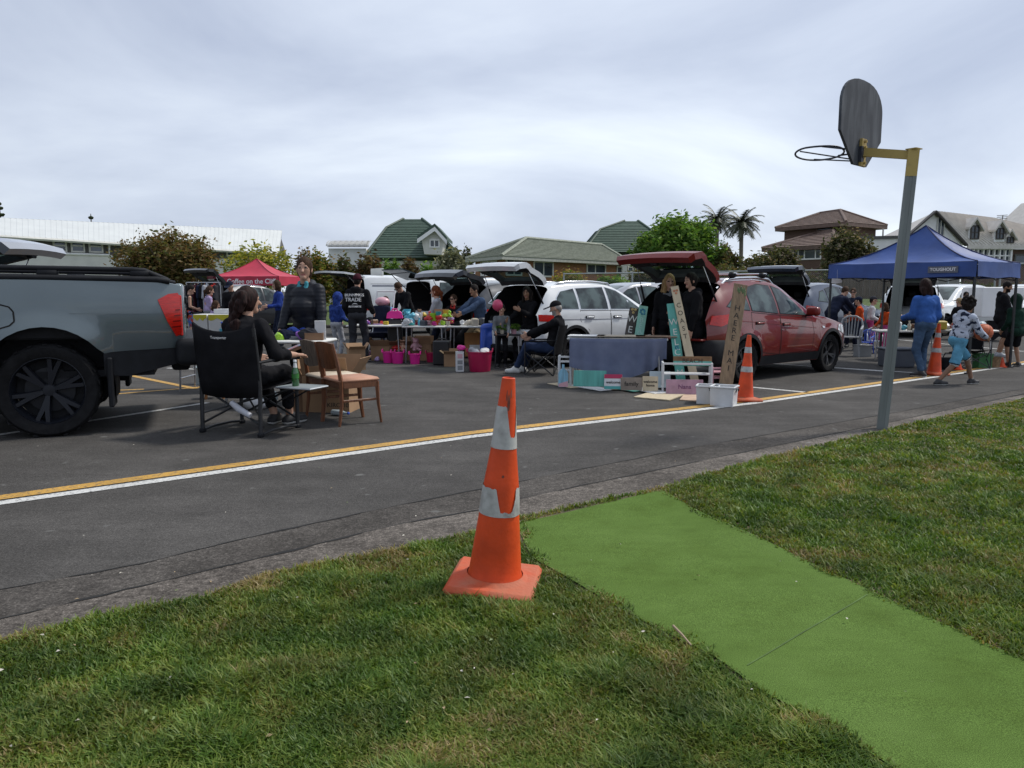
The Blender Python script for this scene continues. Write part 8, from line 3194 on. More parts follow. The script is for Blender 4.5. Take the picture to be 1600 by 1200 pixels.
# low camp chair of the seated man
def low_chair(label,loc,rz,S=1.0,group='black folding camp chairs'):
 th=thing('camp_chair',label,'chair',loc,rz,group)
 th.scale=(S,)*3
 w,d=.28,.26
 for sx in(-1,1):
  mb=MB()
  mb.tube([(sx*w,d,0),(sx*w*.9,-d*.9,.44)],.011,n=6)
  mb.tube([(sx*w,-d,0),(sx*w*.95,d,.40)],.011,n=6)
  mb.tube([(sx*w,-d,.02),(sx*w,-d*1.05,.5),(sx*w*.98,-d*1.35,.84)],.011,n=6)
  mb.tube([(sx*w,d,.02),(sx*w,d*.95,.58)],.011,n=6)
  mb.build('side_frame',M_frame,th,60)
  mb=MB()
  mb.tube([(sx*w,-d*1.1,.60),(sx*w,0,.585),(sx*w,d,.58)],[.02,.026,.022],n=8,flat=.5)
  mb.build('armrest',M_blackfab,th,60)
 mb=MB()
 for y in(-d,d):
  mb.tube([(-w,y,.02),(w,y,.36)],.010,n=6)
  mb.tube([(w,y,.02),(-w,y,.36)],.010,n=6)
 mb.build('cross_brace',M_frame,th,60)
 mb=MB()
 mb.sheet([[(-w+2*w*u,d,.40-.03*math.sin(PI*u)),(-w+2*w*u,0,.355-.05*math.sin(PI*u)),(-w+2*w*u,-d,.36-.04*math.sin(PI*u))]for u in np.linspace(0,1,8)])
 mb.build('seat',M_blackfab,th,180)
 mb=MB()
 mb.sheet([[(-w+2*w*u,-d-.03*math.sin(PI*u),.36),(-w+2*w*u,-d*1.12-.05*math.sin(PI*u),.60),(-w+2*w*u,-d*1.36-.03*math.sin(PI*u),.85)]for u in np.linspace(0,1,8)])
 mb.build('backrest',M_blackfab,th,180)
 return th
low_chair('low black camp chair under the bearded man with the phone',PS['th'].location+Vector((-.10,-.03,0)),R(72),1.0)
# sign stall
tA,tB2=at(893,527,11.55),at(1052,531,11.3)
tv=(tB2-tA)
ang=math.atan2(tv.y,tv.x)
tm=(tA+tB2)/2
Lt=Vector((tv.x,tv.y,0)).length
ZT=.745
ft=folding_table('trestle table under the slate blue cloth at the sign stall',(tm.x-.02,tm.y+.30,0),Lt,.60,ZT-.004,ang)
m,N,L,b=node_mat('slate_blue_cloth')
c=ramp(N,L,noise_tex(N,L,3,4,.6),[(.3,(0.115,0.135,0.215)),(.7,(0.165,0.188,0.272))])
L.new(c,b.inputs['Base Color'])
b.inputs['Roughness'].default_value=.9
b.inputs['Specular IOR Level'].default_value=.15
bumpn(N,L,b,noise_tex(N,L,4.5,5,.6,(1,1,.5)),.5,.03)
mb=MB()
rows=[]
nC=64
for i in range(nC):
 u=i/(nC-1)
 x=-Lt*.47+Lt*.955*u
 lo=.31-.16*math.sin(PI*min(1,u*1.02))**.8+.03*math.sin(u*9)+(.09 if u>.96 else 0)
 if u>.88:
  lo+=.02
 row=[]
 for j in range(14):
  v=j/13
  if v<.12:
   row.append((x,.30-.62*(v/.12)*.98,ZT+.004))
  else:
   t=(v-.12)/.88
   z=ZT+.002-(ZT-lo)*t
   fold=.055*t*math.sin(u*38+1.5*math.sin(u*7))*(.35+.65*(u>.78))+.06*t*math.sin(u*4.2+.5)+.02*t*mnoise.noise(Vector((u*6,t*3,0)))
   row.append((x,-.31-.012-fold,z))
 rows.append(row)
mb.sheet(rows)
cl=mb.build('tablecloth',m,None,180)
cl.location=ft.location
cl.rotation_euler=(0,0,ang)
tag(cl,'slate blue cloth draped over the front of the sign stall table','tablecloth')
for i,(u,w_,l_,mm,lb)in enumerate(((.10,.55,.34,PL['white'],'white painted board lying at the left of the cloth covered table'),(.42,.72,.36,mat('pale_ply',(0.42,0.36,0.28),.7,var=.2),'pale plywood board lying in the middle of the cloth covered table'),(.78,.60,.34,mat('board_brown',(0.20,0.13,0.09),.7,var=.2),'brown board lying at the right of the cloth covered table'))):
 th=thing('flat_board',lb,'board',(0,0,0),ang+R((-2,1,2)[i]),'boards laid flat at the sign stall')
 q=on(ft,(-Lt*.48+Lt*u+w_*.2,-.14,ZT+.012))
 th.location=q
 mb=MB()
 mb.box((0,0,.006),(w_,l_,.014),bev=.002)
 mb.build('board_panel',mm,th)
SW={'dark':mat('sign_dark',(0.060,0.050,0.045),.7,var=.25,stretch=(5,5,.5)),'teal':mat('sign_teal',(0.10,0.36,0.31),.65,var=.16,scale=4,stretch=(5,5,.5)),'teal2':mat('sign_teal_pale',(0.20,0.42,0.34),.65,var=.12,scale=4,stretch=(5,5,.5)),'cream':mat('sign_cream',(0.50,0.42,0.29),.7,var=.1,scale=4,stretch=(5,5,.5)),'wood':mat('sign_raw_wood',(0.25,0.175,0.105),.75,var=.22,scale=5,stretch=(5,5,.4)),'white':PL['white']}
INK=mat('sign_ink',(0.018,0.014,0.012),.7,var=.1)
CHALK=mat('sign_white_letter',(0.62,0.62,0.58),.7,var=.1)
FADE=mat('sign_faded_letter',(0.33,0.52,0.46),.7,var=.1)
AQ=mat('sign_blue_motif',(0.02,0.16,0.24),.6,var=.4,scale=20)
ORG=mat('sign_orange_motif',(0.50,0.20,0.10),.6,var=.3,scale=20)
GRN=mat('sign_green_motif',(0.10,0.15,0.06),.6,var=.5,scale=24)
group_s='tall welcome sign boards'
def sign_board(label,pb,pt_,Yb,Yt,w,m,word,ink,size,first,step,motif=None,zb=None):
 """plank whose bottom centre shows at pixel pb (depth Yb) and top centre at pt_ (depth Yt)"""
 B_=at(*pb,Yb)
 T_=at(*pt_,Yt)
 if zb is not None:
  B_.z=zb
 th=thing('sign_board',label,'sign',B_,0,group_s)
 v=T_-B_
 Ln=v.length
 y=v.normalized()
 x=Vector((1,0,0))
 x=(x-y*x.dot(y)).normalized()
 M=frame((0,0,0),x,y)
 mb=MB()
 mb.box((0,Ln/2,-.011),(w,Ln,.022),0,M,bev=.002)
 bd=mb.build('plank',m,th)
 for k,chh in enumerate(word):
  if chh==' ':
   continue
  t=first+step*k
  Mk=M@Matrix.Translation((0,Ln*(1-t),.0012))
  txt(chh,size,th,Mk,ink,'letter',.0012)
 if motif:
  mk,mm,t,r_=motif
  mb=MB()
  if mk=='swirl':
   for q in range(7):
    a=q*.9
    mb.ball((math.cos(a)*r_*(.45+.06*q),math.sin(a)*r_*(.45+.06*q),0),(r_*.34,r_*.3,.004),0,10,6,M@Matrix.Translation((0,Ln*(1-t),.001)))
  elif mk=='leaf':
   for q in range(9):
    a=-1.0+q*.28
    mb.ball((math.sin(a)*r_*.7,math.cos(a)*r_*.6-q%3*r_*.25,0),(r_*.16,r_*.42,.004),0,8,5,M@Matrix.Translation((w*.1,Ln*(1-t),.001)))
  else:
   for(dx,dy)in((-.4,.3),(.4,.35),(0,-.45)):
    mb.ball((dx*r_,dy*r_,0),(r_*.4,r_*.38,.004),0,9,5,M@Matrix.Translation((0,Ln*(1-t),.001)))
  mb.build('painted_motif',mm,th,180)
 return th
sign_board('dark plank with white letters WEL at the left of the red boot',(980,540),(991,481),11.9,12.0,.135,SW['dark'],'WEL',CHALK,.15,.30,.28,('dots',mat('motif_gold',(0.42,0.30,0.12)),.08,.06))
sign_board('pale teal plank with a blue swirl beside the dark plank',(996,540),(1006,478),11.8,11.9,.135,SW['teal2'],'BEACH',FADE,.11,.36,.145,('swirl',AQ,.14,.055))
sign_board('tall teal plank with white letters WELCOME leaning on the table end',(1066,606),(1049,474),11.15,11.45,.135,SW['teal'],'WELCOME',CHALK,.135,.22,.118,('swirl',AQ,.517,.034),zb=.005)
sign_board('tall cream plank with dark letters COAST and orange flowers',(1089,608),(1054,447),11.05,11.5,.115,SW['cream'],'COAST',INK,.10,.19,.075,('dots',ORG,.055,.05),zb=.005)
sign_board('raw wood plank reading HAERE MAI standing in the white tub',(1134,612),(1158,444),10.85,11.2,.195,SW['wood'],'HAERE MAI',INK,.115,.245,.075,('leaf',GRN,.075,.085),zb=.12)
def rack(label,px0,px1,ytop,ybot,Yr,m,tiers=(.45,.8),depth=.22):
 a,b_=at(px0,ybot,Yr),at(px1,ybot,Yr)
 w=b_.x-a.x
 H=at(px0,ytop,Yr).z
 th=thing('display_rack',label,'rack',((a.x+b_.x)/2,Yr,0),R(-8),'small display racks at the sign stall')
 for sx in(-1,1):
  for y in(0,depth):
   mb=MB()
   mb.box((sx*w/2,y,H/2),(.028,.028,H),bev=.004)
   mb.build('post',m,th)
  mb=MB()
  mb.box((sx*w/2,depth/2,H-.014),(.026,depth-.03,.026))
  mb.build('side_rail',m,th)
 for t in tiers:
  mb=MB()
  mb.box((0,depth/2,H*t),(w-.03,depth-.01,.018),bev=.003)
  mb.build('shelf',m,th)
 mb=MB()
 mb.box((0,0,H-.014),(w-.03,.024,.026))
 mb.build('top_rail',m,th)
 return th
rack('narrow white display rack at the left end of the sign stall',873,891,556,601,11.55,PL['white'],(.52,.80),.18)
r2=rack('white display rack holding the brown BEACH sign',1036,1110,567,614,10.75,PL['white'],(.62,),.24)
rack('pale pink display rack beside the white tubs',1113,1140,574,614,10.95,PL['palepink'],(.55,.78),.24)
def flat_sign(label,px0,px1,y0,y1,Yf,m,word=None,ink=INK,size=.08,tilt=12,dz=0.0,name='small_sign',bands=(),rz=0,wordy=.5):
 a,b_=at(px0,y1,Yf),at(px1,y1,Yf)
 w=b_.x-a.x
 h=at(px0,y0,Yf).z-a.z
 z0=max(.012,a.z)if dz==0 else dz
 th=thing(name,label,'sign',((a.x+b_.x)/2,Yf,z0),R(rz),'small painted signs',rx=R(-tilt))
 mb=MB()
 mb.box((0,0,h/2),(w,.016,h),bev=.002)
 mb.build('board',m,th)
 for(v0,v1,bm)in bands:
  q=MB()
  q.box((0,-.009,h*(v0+v1)/2),(w*.995,.003,h*(v1-v0)))
  q.build('painted_band',bm,th)
 if word:
  txt(word,size,th,frame((0,-.0115,h*wordy),(1,0,0),(0,0,1)),ink,'lettering',.001,bold=.001)
 return th
flat_sign('long teal board with a blue corner on the ground under the cloth',896,947,579,604,10.98,SW['teal'],rz=-8,bands=())
flat_sign('small white welcome sign with red and teal bands',944,972,585,608,10.85,PL['white'],'welcome',INK,.055,bands=((.72,1,PL['crimson']),(0,.2,PL['teal'])),rz=-6,wordy=.46)
flat_sign('grey wood sign reading family',970,1003,590,610,10.80,mat('sign_greywood',(0.24,0.20,0.165),.8,var=.2),'family',INK,.085,rz=-6)
flat_sign('cream sign reading welcome home',1004,1028,588,611,10.75,SW['cream'],'welcome\nhome',INK,.052,rz=-6)
flat_sign('pink and lilac sign with dark flowers in front of the white rack',1041,1098,598,621,10.55,mat('sign_pink',(0.40,0.24,0.31),.7,var=.2,scale=7),'Nana',mat('sign_plum',(0.16,0.06,0.14),.7),.085,rz=-5)
flat_sign('brown and teal sign reading BEACH on the white rack',1052,1111,568,583,10.78,mat('sign_rust',(0.20,0.11,0.05),.7,var=.3,scale=6),'BEACH',mat('sign_darkbrown',(0.05,0.025,0.015)),.09,dz=.385,rz=-8,bands=((0,.5,SW['teal']),))
p=at(880,601,11.4)
th=thing('serving_board','pale blue paddle shaped board leaning on the narrow rack','board',(p.x,11.38,.01),0,rx=R(-10))
mb=MB()
mb.prism([(-.07,0),(.07,0),(.075,.20),(.05,.25),(.018,.275),(.018,.34),(-.018,.34),(-.018,.275),(-.05,.25),(-.075,.20)],-.008,.008)
mb.build('paddle',mat('board_skyblue',(0.20,0.40,0.52),.6,var=.25,scale=9,stretch=(5,5,.6)),th)
mb=MB()
mb.prism([(-.068,.003),(.068,.003),(.068,.09),(-.068,.05)],-.0095,-.0085)
mb.build('painted_band',PL['palepink'],th)
fl_=[((868,600),(905,607),.30,'cream','long cream board lying at the left end of the ground display'),((900,603),(952,612),.30,'white','white board lying on the ground below the teal board'),((925,601),(970,611),.26,'wood','raw wood board lying on the ground in front of the welcome sign'),((962,608),(1000,614),.24,'teal','teal board lying flat below the family sign'),((992,609),(1036,618),.26,'white','white and blue board lying below the cream sign')]
for i,(p,q,wd,mk,lb)in enumerate(fl_):
 a,b_=G(*p),G(*q)
 v=b_-a
 th=thing('flat_board',lb,'board',(a+b_)/2+Vector((0,.06,.002+.004*i)),math.atan2(v.y,v.x),'boards laid flat at the sign stall')
 mb=MB()
 mb.box((0,0,.007),(v.length,wd,.010),bev=.002)
 mb.build('board_panel',SW[mk],th)
a,b_,c_,d_=G(990,622),G(1046,627),G(1073,617),G(1020,613)
th=thing('flat_board','cream panel lying nearest the double line at the sign stall','board',(a+b_+c_+d_)/4,0,'boards laid flat at the sign stall')
mb=MB()
mb.prism([tuple((p-th.location)[:2])for p in(a,b_,c_,d_)],.006,.020,axis='z')
mb.build('board_panel',SW['cream'],th)
a,b_,c_,d_=G(1062,626),G(1102,629),G(1104,618),G(1070,616)
th=thing('flat_board','peach panel lying under the pink sign beside the white tubs','board',(a+b_+c_+d_)/4,0,'boards laid flat at the sign stall')
mb=MB()
mb.prism([tuple((p-th.location)[:2])for p in(a,b_,c_,d_)],.004,.016,axis='z')
mb.build('board_panel',mat('peach_board',(0.50,0.36,0.26),.7),th)
g_=G(1110,632)
tub('white storage tub, left one of the pair by the orange cone',(g_.x,g_.y+.14,0),.28,.235,PL['white'],R(-20),box=True,handles=False,ov=.9,group='white storage tubs')
g_=G(1136,636)
tub('white storage tub with black handles holding the HAERE MAI plank',(g_.x,g_.y+.16,0),.30,.25,PL['white'],R(-28),box=True,ov=.95,hm=PL['black'],group='white storage tubs')
th=thing('clear_holder','clear acrylic sign holder beside the cream sign','holder',(at(1022,610,10.95).x+.1,11.02,.01),R(-6),rx=R(-18))
mb=MB()
mb.box((0,0,.14),(.30,.006,.28))
mb.box((0,-.05,.02),(.30,.10,.006))
mb.build('acrylic_panel',PL['frost'],th)
# gazebos
def gazebo(label,corners,z_leg,z_lo,z_hi,z_pk,m,m_dark,val_text=(),group=None,name='gazebo',legs=True):
 """corners in order around the canopy (ground points)"""
 cen=sum((Vector(c)for c in corners),Vector((0,0,0)))/4
 th=thing(name,label,'gazebo',cen,0,group)
 Cn=[Vector(c)-cen for c in corners]
 mb=MB()
 n,k=14,10
 for i in range(4):
  A,B_=Cn[i],Cn[(i+1)%4]
  rows=[]
  for a in range(k+1):
   t=a/k
   hgt=z_hi+(z_pk-z_hi)*(.30*t+.70*t**2.0)
   s=1-t
   P=[]
   for q in range(n+1):
    u=q/n
    p=A.lerp(B_,u)*s
    sag=-.07*math.sin(PI*u)*math.sin(PI*t)*1.0+.012*mnoise.noise(Vector((u*6+i,t*5,i)))
    P.append((p.x,p.y,hgt+sag))
   rows.append(P)
  mb.sheet(rows)
 top=mb.build('canopy',m,th,30)
 md=None
 for i in range(4):
  mb=MB()
  pts=[Cn[i]*(1-t)+Vector((0,0,z_hi+(z_pk-z_hi)*(.30*t+.70*t**2)+.006))for t in np.linspace(0,1,11)]
  mb.tube(pts,.012,n=5)
  mb.build('seam',m_dark,top,60)
 for i in range(4):
  A,B_=Cn[i],Cn[(i+1)%4]
  mb=MB()
  rows=[]
  o=(A+B_).normalized()*.012
  for q in range(n*2+1):
   u=q/(n*2)
   p=A.lerp(B_,u)+o
   wv_=.012*math.sin(u*17+i)
   rows.append([(p.x,p.y,z_hi-.004),(p.x+o.x*wv_*30,p.y+o.y*wv_*30,(z_hi+z_lo)/2),(p.x+o.x*.8,p.y+o.y*.8,z_lo+.012*math.sin(u*9+i))])
  mb.sheet(rows)
  mb.build('valance',m,th,180)
 for c in Cn:
  mb=MB()
  p=c*.975
  beam((p.x,p.y,0),(p.x,p.y,z_hi-.03),.036,.036,(1,0,0),0,mb)
  mb.box((p.x,p.y,.012),(.09,.09,.02))
  mb.build('leg',M_frame,th)
 for i in range(4):
  A,B_=Cn[i]*.97,Cn[(i+1)%4]*.97
  mb=MB()
  for q in range(2):
   a,b_=A.lerp(B_,q/2),A.lerp(B_,(q+1)/2)
   up,dn=Vector((0,0,z_hi-.08)),Vector((0,0,z_lo-.05))
   mb.tube([a+(up if q==0 else dn),b_+(dn if q==0 else up)],.011,n=5)
   mb.tube([a+(dn if q==0 else up),b_+(up if q==0 else dn)],.011,n=5)
  mb.build('truss',M_frame,th)
 for(i,u,body,size,mm,dy,panel)in val_text:
  A,B_=Cn[i],Cn[(i+1)%4]
  p=A.lerp(B_,u)+(A+B_).normalized()*.03
  x=(B_-A).normalized()
  M=frame((p.x,p.y,(z_hi+z_lo)/2+dy),x,(0,0,1))
  if M.col[2].xyz.dot(A+B_)<0:
   x=-x
   M=frame((p.x,p.y,(z_hi+z_lo)/2+dy),x,(0,0,1))
  if panel:
   q=MB()
   q.box((0,0,.004),(panel[0],panel[1],.006),0,M)
   q.build('badge',panel[2],th)
  if body:
   txt(body,size,th,M@Matrix.Translation((0,0,.010)),mm,'lettering',.002,bold=.003)
 return th
M_gblue=mat('gazebo_blue',(0.028,0.068,0.235),.55,var=.15,scale=2,bump=.35,bscale=5,spec=.4)
M_gblued=mat('gazebo_blue_dark',(0.012,0.017,0.075),.6)
M_gred=mat('gazebo_red',(0.42,0.024,0.055),.6,var=.1,scale=2,bump=.2,bscale=4)
M_gredd=mat('gazebo_red_dark',(0.25,0.012,0.03),.6)
corn=[(6.25,15.30,0),(7.93,13.24,0),(9.42,14.4,0),(7.86,16.4,0)]
gz=gazebo('royal blue pop up gazebo with a grey maker badge at its near corner',corn,1.9,1.67,1.94,2.66,M_gblue,M_gblued,val_text=((0,.80,'TOUGHOUT',.075,mat('badge_letter',(0.62,0.62,0.64),.6),.0,(.50,.115,mat('badge_grey',(0.10,0.11,0.14),.5))),))
c0=at(392,470,32)
corn=[(c0.x-1.45,31.2,0),(c0.x+1.55,30.8,0),(c0.x+1.75,33.8,0),(c0.x-1.25,34.2,0)]
gazebo('red coffee stall gazebo with white lettering on its valance',corn,2,1.62,1.99,2.75,M_gred,M_gredd,val_text=((0,.62,'Coffee on the Cliff',.27,M_white,-.02,None),(0,.19,'',.1,M_white,.02,(.24,.22,mat('badge_pale',(0.45,0.40,0.38),.6)))))
corn=[(c0.x-4.5,31.2,0),(c0.x-1.55,31.1,0),(c0.x-1.5,33.5,0),(c0.x-4.4,33.6,0)]
p=at(1308,439,15.1)
th=thing('paper_notice','white paper notice hanging inside the left corner of the blue gazebo','notice',p,R(15))
mb=MB()
mb.sheet([[(-.12,0,.05),(-.12,.01,-.04)],[(0,-.01,.045),(0,.02,-.05)],[(.12,0,.04),(.12,.01,-.03)]])
mb.tube([(0,0,.04),(0,.01,.22)],.002,0,4)
mb.build('sheet',PL['white'],th)
# coffee counter under the red gazebo
th=thing('serving_counter','grey serving counter under the red coffee gazebo','counter',(c0.x,31.8,0))
mb=MB()
mb.box((0,0,.5),(2.4,.6,1.0),bev=.02)
mb.build('counter_body',PL['grey'],th)
mb=MB()
mb.box((0,0,1.02),(2.5,.7,.04),bev=.01)
mb.build('counter_top',PL['cream'],th)
# left background: clothes rail, playground, climbing child
pa,pb_=at(290,440,24.5),at(345,440,24.5)
th=thing('clothes_rail','clothes rail of dark garments behind the boy in the black vest','clothes rail',((pa.x+pb_.x)/2,24.5,0),R(-6))
w_=pb_.x-pa.x
mb=MB()
for sx in(-1,1):
 mb.tube([(sx*w_/2,0,0),(sx*w_/2,0,1.68)],.018,n=7)
 mb.tube([(sx*w_/2,-.25,.03),(sx*w_/2,.25,.03)],.018,n=7)
mb.tube([(-w_/2,0,1.68),(w_/2,0,1.68)],.018,n=7)
mb.build('rail_frame',M_alu,th,60)
gcol=[CL['black'],CL['charcoal'],CL['maroon'],CL['navy'],CL['black'],CL['palegrey'],CL['black'],CL['red'],CL['charcoal']]
for i,m_ in enumerate(gcol):
 x=-w_/2+.08+(w_-.16)*i/(len(gcol)-1)
 o=soft('hanging_garment',[('b',(0,0,-.50),(.045,.20,.42),.04),('c',(0,-.15,-.10),(0,-.23,-.45),.05,.045),('c',(0,.15,-.10),(0,.23,-.45),.05,.045),('c',(0,0,.0),(0,0,-.08),.03,.05)],.02,m_,None,.05)
 q=on(th,(x,0,1.655))
 o.location=q
 o.rotation_euler=(0,0,R(-6+random.uniform(-14,14)))
 tag(o,['black coat','charcoal jacket','maroon dress','navy jacket','long black coat','pale grey shirt','black dress','red top','charcoal coat'][i]+' hanging '+['first','second','third','fourth','fifth','sixth','seventh','eighth','ninth'][i]+' on the clothes rail','garment','garments on the clothes rail')
pp=at(283,438,42)
th=thing('play_tower','red and yellow playground tower in front of the bronze tree','playground',(pp.x,42,0))
zt=at(283,433,42).z
mb=MB()
mb.box((0,0,zt-.1),(1.9,1.6,.12),bev=.02)
mb.build('deck',PL['brown'],th)
for sx in(-1,1):
 for sy in(-1,1):
  mb=MB()
  mb.tube([(sx*.9,sy*.75,0),(sx*.9,sy*.75,zt+.9)],.06,n=7)
  mb.build('post',PL['red'],th,60)
mb=MB()
for z in(.35,.85):
 mb.tube([(-.9,-.75,zt+z),(.9,-.75,zt+z)],.05,n=6)
mb.build('guard_rail',PL['yellow'],th)
mb=MB()
mb.prism([(.9,zt),(1.3,zt+.05),(4.0,.3),(4.6,.3),(4.6,.2),(3.9,.2),(1.2,zt-.08),(.9,zt-.08)],-.3,.3)
mb.build('slide',PL['frost'],th)
person('child in navy shirt and tan shorts standing high on the play tower',(pp.x-.35,41.9,zt-.04),170,1.22,top='navy',bottom='khaki',sleeve=.4,shorts=.9,hair=('short','blond'),child=True,hands=((-.5,.1,1.0),(.5,.1,.95)),res=.018)
# pram
p=at(594,495,16.4)
th=thing('pram','navy pram with a pink hood and white frame behind the trade hoodie man','pram',(p.x,16.45,0),R(170))
mb=MB()
for sx in(-1,1):
 mb.tube([(sx*.2,.25,.12),(sx*.2,-.1,.65),(sx*.2,-.38,1.42)],.016,n=6)
 mb.tube([(sx*.2,-.28,.12),(sx*.2,.1,.60)],.016,n=6)
mb.tube([(-.2,-.38,1.42),(.2,-.38,1.42)],.018,n=6)
mb.build('frame',PL['white'],th,60)
soft('seat',[('b',(0,-.08,.78),(.19,.07,.34),.05),('b',(0,.1,.50),(.19,.2,.06),.05)],.018,CL['navy'],th,.05)
soft('pram_hood',[('e',(0,-.14,1.20),(.16,.13,.10)),('-e',(0,.06,1.08),(.12,.16,.12))],.015,PL['palepink'],th,.02)
for sx in(-1,1):
 for y in(.26,-.28):
  mb=MB()
  mb.lathe([(.085,-.015),(.11,-.015),(.11,.015),(.085,.015)],0,18,Matrix.Translation((sx*.23,y,.11))@Matrix.Rotation(PI/2,4,'Y'),caps=False)
  mb.lathe([(.085,.0),(.001,.0)],0,12,Matrix.Translation((sx*.23,y,.11))@Matrix.Rotation(PI/2,4,'Y'),caps=False)
  mb.build('wheel',PL['black'],th,40)
# under the blue gazebo
def plastic_chair(label,loc,rz,m,S=1.0):
 th=thing('plastic_chair',label,'chair',loc,rz,'moulded plastic chairs')
 th.scale=(S,)*3
 mb=MB()
 mb.box((0,0,.42),(.44,.44,.025),bev=.01)
 mb.build('seat',m,th)
 for sx in(-1,1):
  for sy in(-1,1):
   mb=MB()
   mb.tube([(sx*.19,sy*.18,.42),(sx*.23,sy*.23,0)],[.03,.02],n=6,flat=.6)
   mb.build('leg',m,th,60)
  mb=MB()
  mb.tube([(sx*.225,-.22,.66),(sx*.24,.0,.64),(sx*.235,.22,.60),(sx*.22,.22,.42)],[.022,.026,.022,.02],n=7,flat=.7)
  mb.build('armrest',m,th,60)
 mb=MB()
 mb.tube([(-.21,-.20,.42),(-.225,-.25,.66),(-.19,-.285,.80),(-.08,-.30,.865),(.08,-.30,.865),(.19,-.285,.80),(.225,-.25,.66),(.21,-.20,.42)],.022,n=7)
 for x in(-.12,-.06,0,.06,.12):
  mb.tube([(x*.9,-.21,.43),(x,-.275,.66),(x*1.1,-.295,.85)],.014,n=5,flat=.5)
 mb.build('backrest',m,th,60)
 return th
p=G(1331,557)
plastic_chair('pale grey moulded garden chair beside the red car bonnet',(p.x,p.y+.15,0),R(150),PL['grey'],1.0)
p=G(1355,553)
plastic_chair('small bright blue child chair right of the grey garden chair',(p.x,p.y+.1,0),R(140),PL['blue'],.62)
p=G(1368,552)
plastic_chair('small white child chair behind the left gazebo leg',(p.x,p.y+.1,0),R(160),PL['white'],.66)
p=G(1345,557)
tub('clear grey storage tub with a red label under the child chairs',(p.x+.03,p.y,0),.32,.26,PL['grey'],R(10),box=True,handles=False,ov=.7,group='tubs under the gazebo')
p=G(1410,575)
th=thing('storage_box','large dark slate storage box right of the hoop post','storage box',(p.x,p.y+.25,0),R(-4))
mb=MB()
mb.box((0,0,.165),(.52,.40,.33),taper=1.06,bev=.02)
mb.build('box_body',PL['slate'],th)
mb=MB()
mb.box((0,0,.345),(.585,.46,.04),bev=.012)
mb.build('lid',PL['slate'],th)
p=at(1412,522,16.2)
folding_table('table of mixed goods behind the woman in blue',(p.x,16.0,0),1.3,.6,.62,R(-10))
for i,(px,kd,col,lb,s)in enumerate(((1394,'clump','orange','orange toy at the left of the table behind the woman in blue',.08),(1403,'box','white','white picture box on the table behind the woman in blue',.12),(1412,'clump','aqua','aqua bundle on the table behind the woman in blue',.09),(1420,'bottle','cream','cream bottle on the table behind the woman in blue',.07),(1428,'box','brown','brown box on the table behind the woman in blue',.09))):
 p=at(px,520,15.85)
 toy(kd,col,lb,p.x,15.85+.05*(i%3),.622,s,i)
p=at(1488,525,15.6)
folding_table('table of goods between the woman in blue and the boy',(p.x,15.6,0),1.5,.6,.66,R(-12))
for i,(px,kd,col,lb,s)in enumerate(((1467,'box','yellow','yellow tray on the table behind the boy',.12),(1474,'clump','aqua','pale aqua cloth on the table behind the boy',.10),(1482,'clump','white','white cloth on the table behind the boy',.11),(1492,'cup','red','red cup on the table behind the boy',.06),(1532,'clump','frost','clear bagged bundle on the table above the basketball',.15))):
 p=at(px,520,15.4)
 toy(kd,col,lb,p.x,15.4+.05*(i%3),.662,s,i)
p=G(1532,577)
low_chair('low black camp chair behind the boy with the basketball',(p.x,p.y+.3,0),R(165),.9)
p=G(1535,575)
tub('dark green cloth bag on the ground behind the boy',(p.x+.02,p.y+.05,0),.30,.27,PL['green'],R(10),box=True,ov=.6,group='tubs under the gazebo',name='shopping_bag',cat='bag')
p=G(1556,575)
tub('woven brown basket between the man in black and the camp chair',(p.x,p.y+.12,0),.15,.20,mat('wicker',(0.22,0.135,0.07),.8,var=.35,scale=22),handles=False,name='basket',cat='basket')
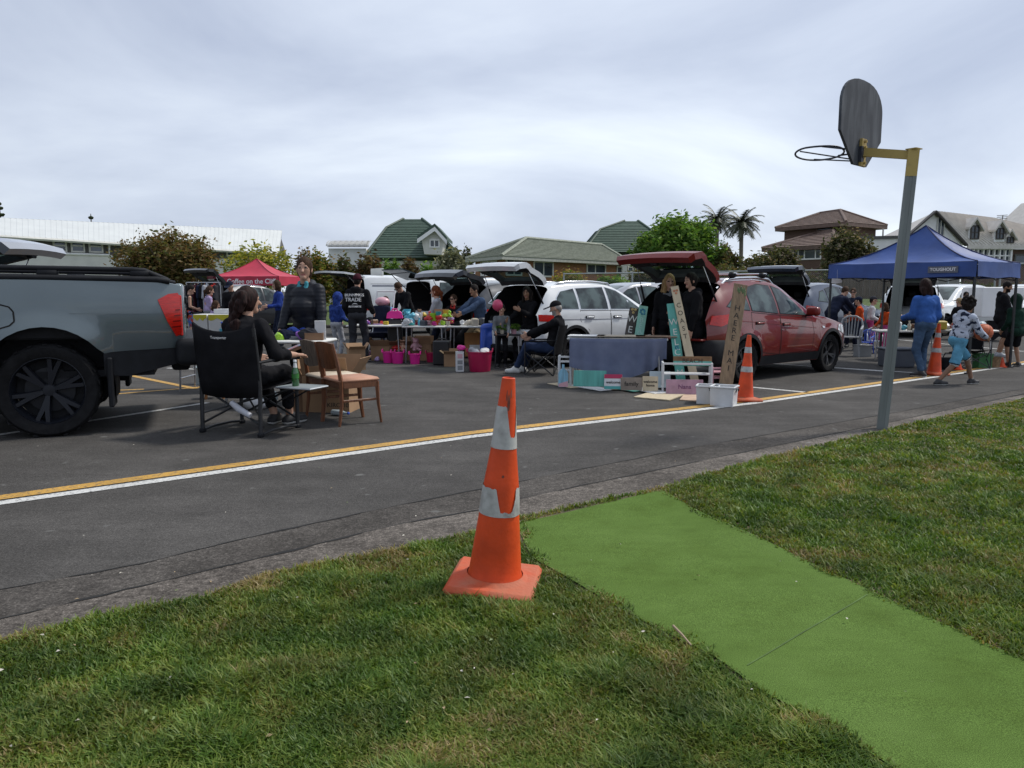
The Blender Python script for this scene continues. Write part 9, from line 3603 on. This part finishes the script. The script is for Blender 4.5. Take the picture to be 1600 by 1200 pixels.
for i,(px,py,lb)in enumerate(((1567,574,'tiny orange marker cone by the brown basket'),(1499,578,'tiny orange marker cone behind the boy legs'))):
 p=G(px,py)
 mb=MB()
 mb.lathe([(.10,0),(.10,.015),(.07,.018),(.02,.19),(.012,.19),(.001,.185)],0,18)
 o=mb.build('marker_cone',M_cone,None,40)
 o.location=(p.x,p.y+.05,0)
 tag(o,lb,'cone','small marker cones')
p=G(1485,578)
th=thing('camera_bag','small black bag on the ground behind the boy','bag',(p.x,p.y+.1,0))
soft('bag_body',[('b',(0,0,.11),(.14,.09,.11),.05)],.012,CL['black'],th,.02)
mb=MB()
mb.tube([(-.1,0,.2),(-.06,0,.30),(.06,0,.30),(.1,0,.2)],.01,n=6)
mb.build('strap',CL['black'],th)
# white trailer panel behind the hooded man
pa,pb_=at(1540,450,22),at(1602,450,22)
th=thing('box_trailer','white box trailer side behind the man in the black hoodie','trailer',((pa.x+pb_.x)/2,22.6,0),R(-4))
w_=pb_.x-pa.x
mb=MB()
mb.box((0,0,1.1),(w_,1.2,.86),bev=.02)
mb.build('trailer_body',M_white,th)
for sx in(-1,1):
 for sy in(-1,1):
  mb=MB()
  mb.lathe([(.16,-.07),(.27,-.07),(.27,.07),(.16,.07),(.001,.05)],0,20,Matrix.Translation((sx*.33,sy*.62,.27))@Matrix.Rotation(PI/2,4,'X'))
  mb.build('wheel',M_tyre,th,40)
mb=MB()
mb.tube([(w_/2,0,.5),(w_/2+1.0,0,.45)],.04,n=6)
mb.build('draw_bar',M_frame,th)
# the basketball
bp_=on(PK['th'],Vector((0.01,.585,.985))*PK['S'])
th=thing('basketball','orange basketball between the hands of the striding boy','ball',bp_)
mb=MB()
mb.ball((0,0,0),.132,0,28,18)
mb.build('ball_skin',mat('basketball_skin',(0.47,0.105,0.035),.6,var=.12,scale=20,bump=.3,bscale=160),th,180)
mb=MB()
for nx in((1,0,0),(0,0,1),(0,1,0)):
 Mr=frame((0,0,0),*(((0,1,0),(0,0,1))if nx==(1,0,0)else((1,0,0),(0,1,0))if nx==(0,0,1)else((1,0,0),(0,0,1))))@Matrix.Rotation(.4,4,'X')
 mb.tube([(Mr@Vector((.132*math.cos(a),.132*math.sin(a),0)))for a in np.linspace(0,2*PI,41)[:-1]],.0028,0,4,closed=True)
mb.build('rib',CL['charcoal'],th)
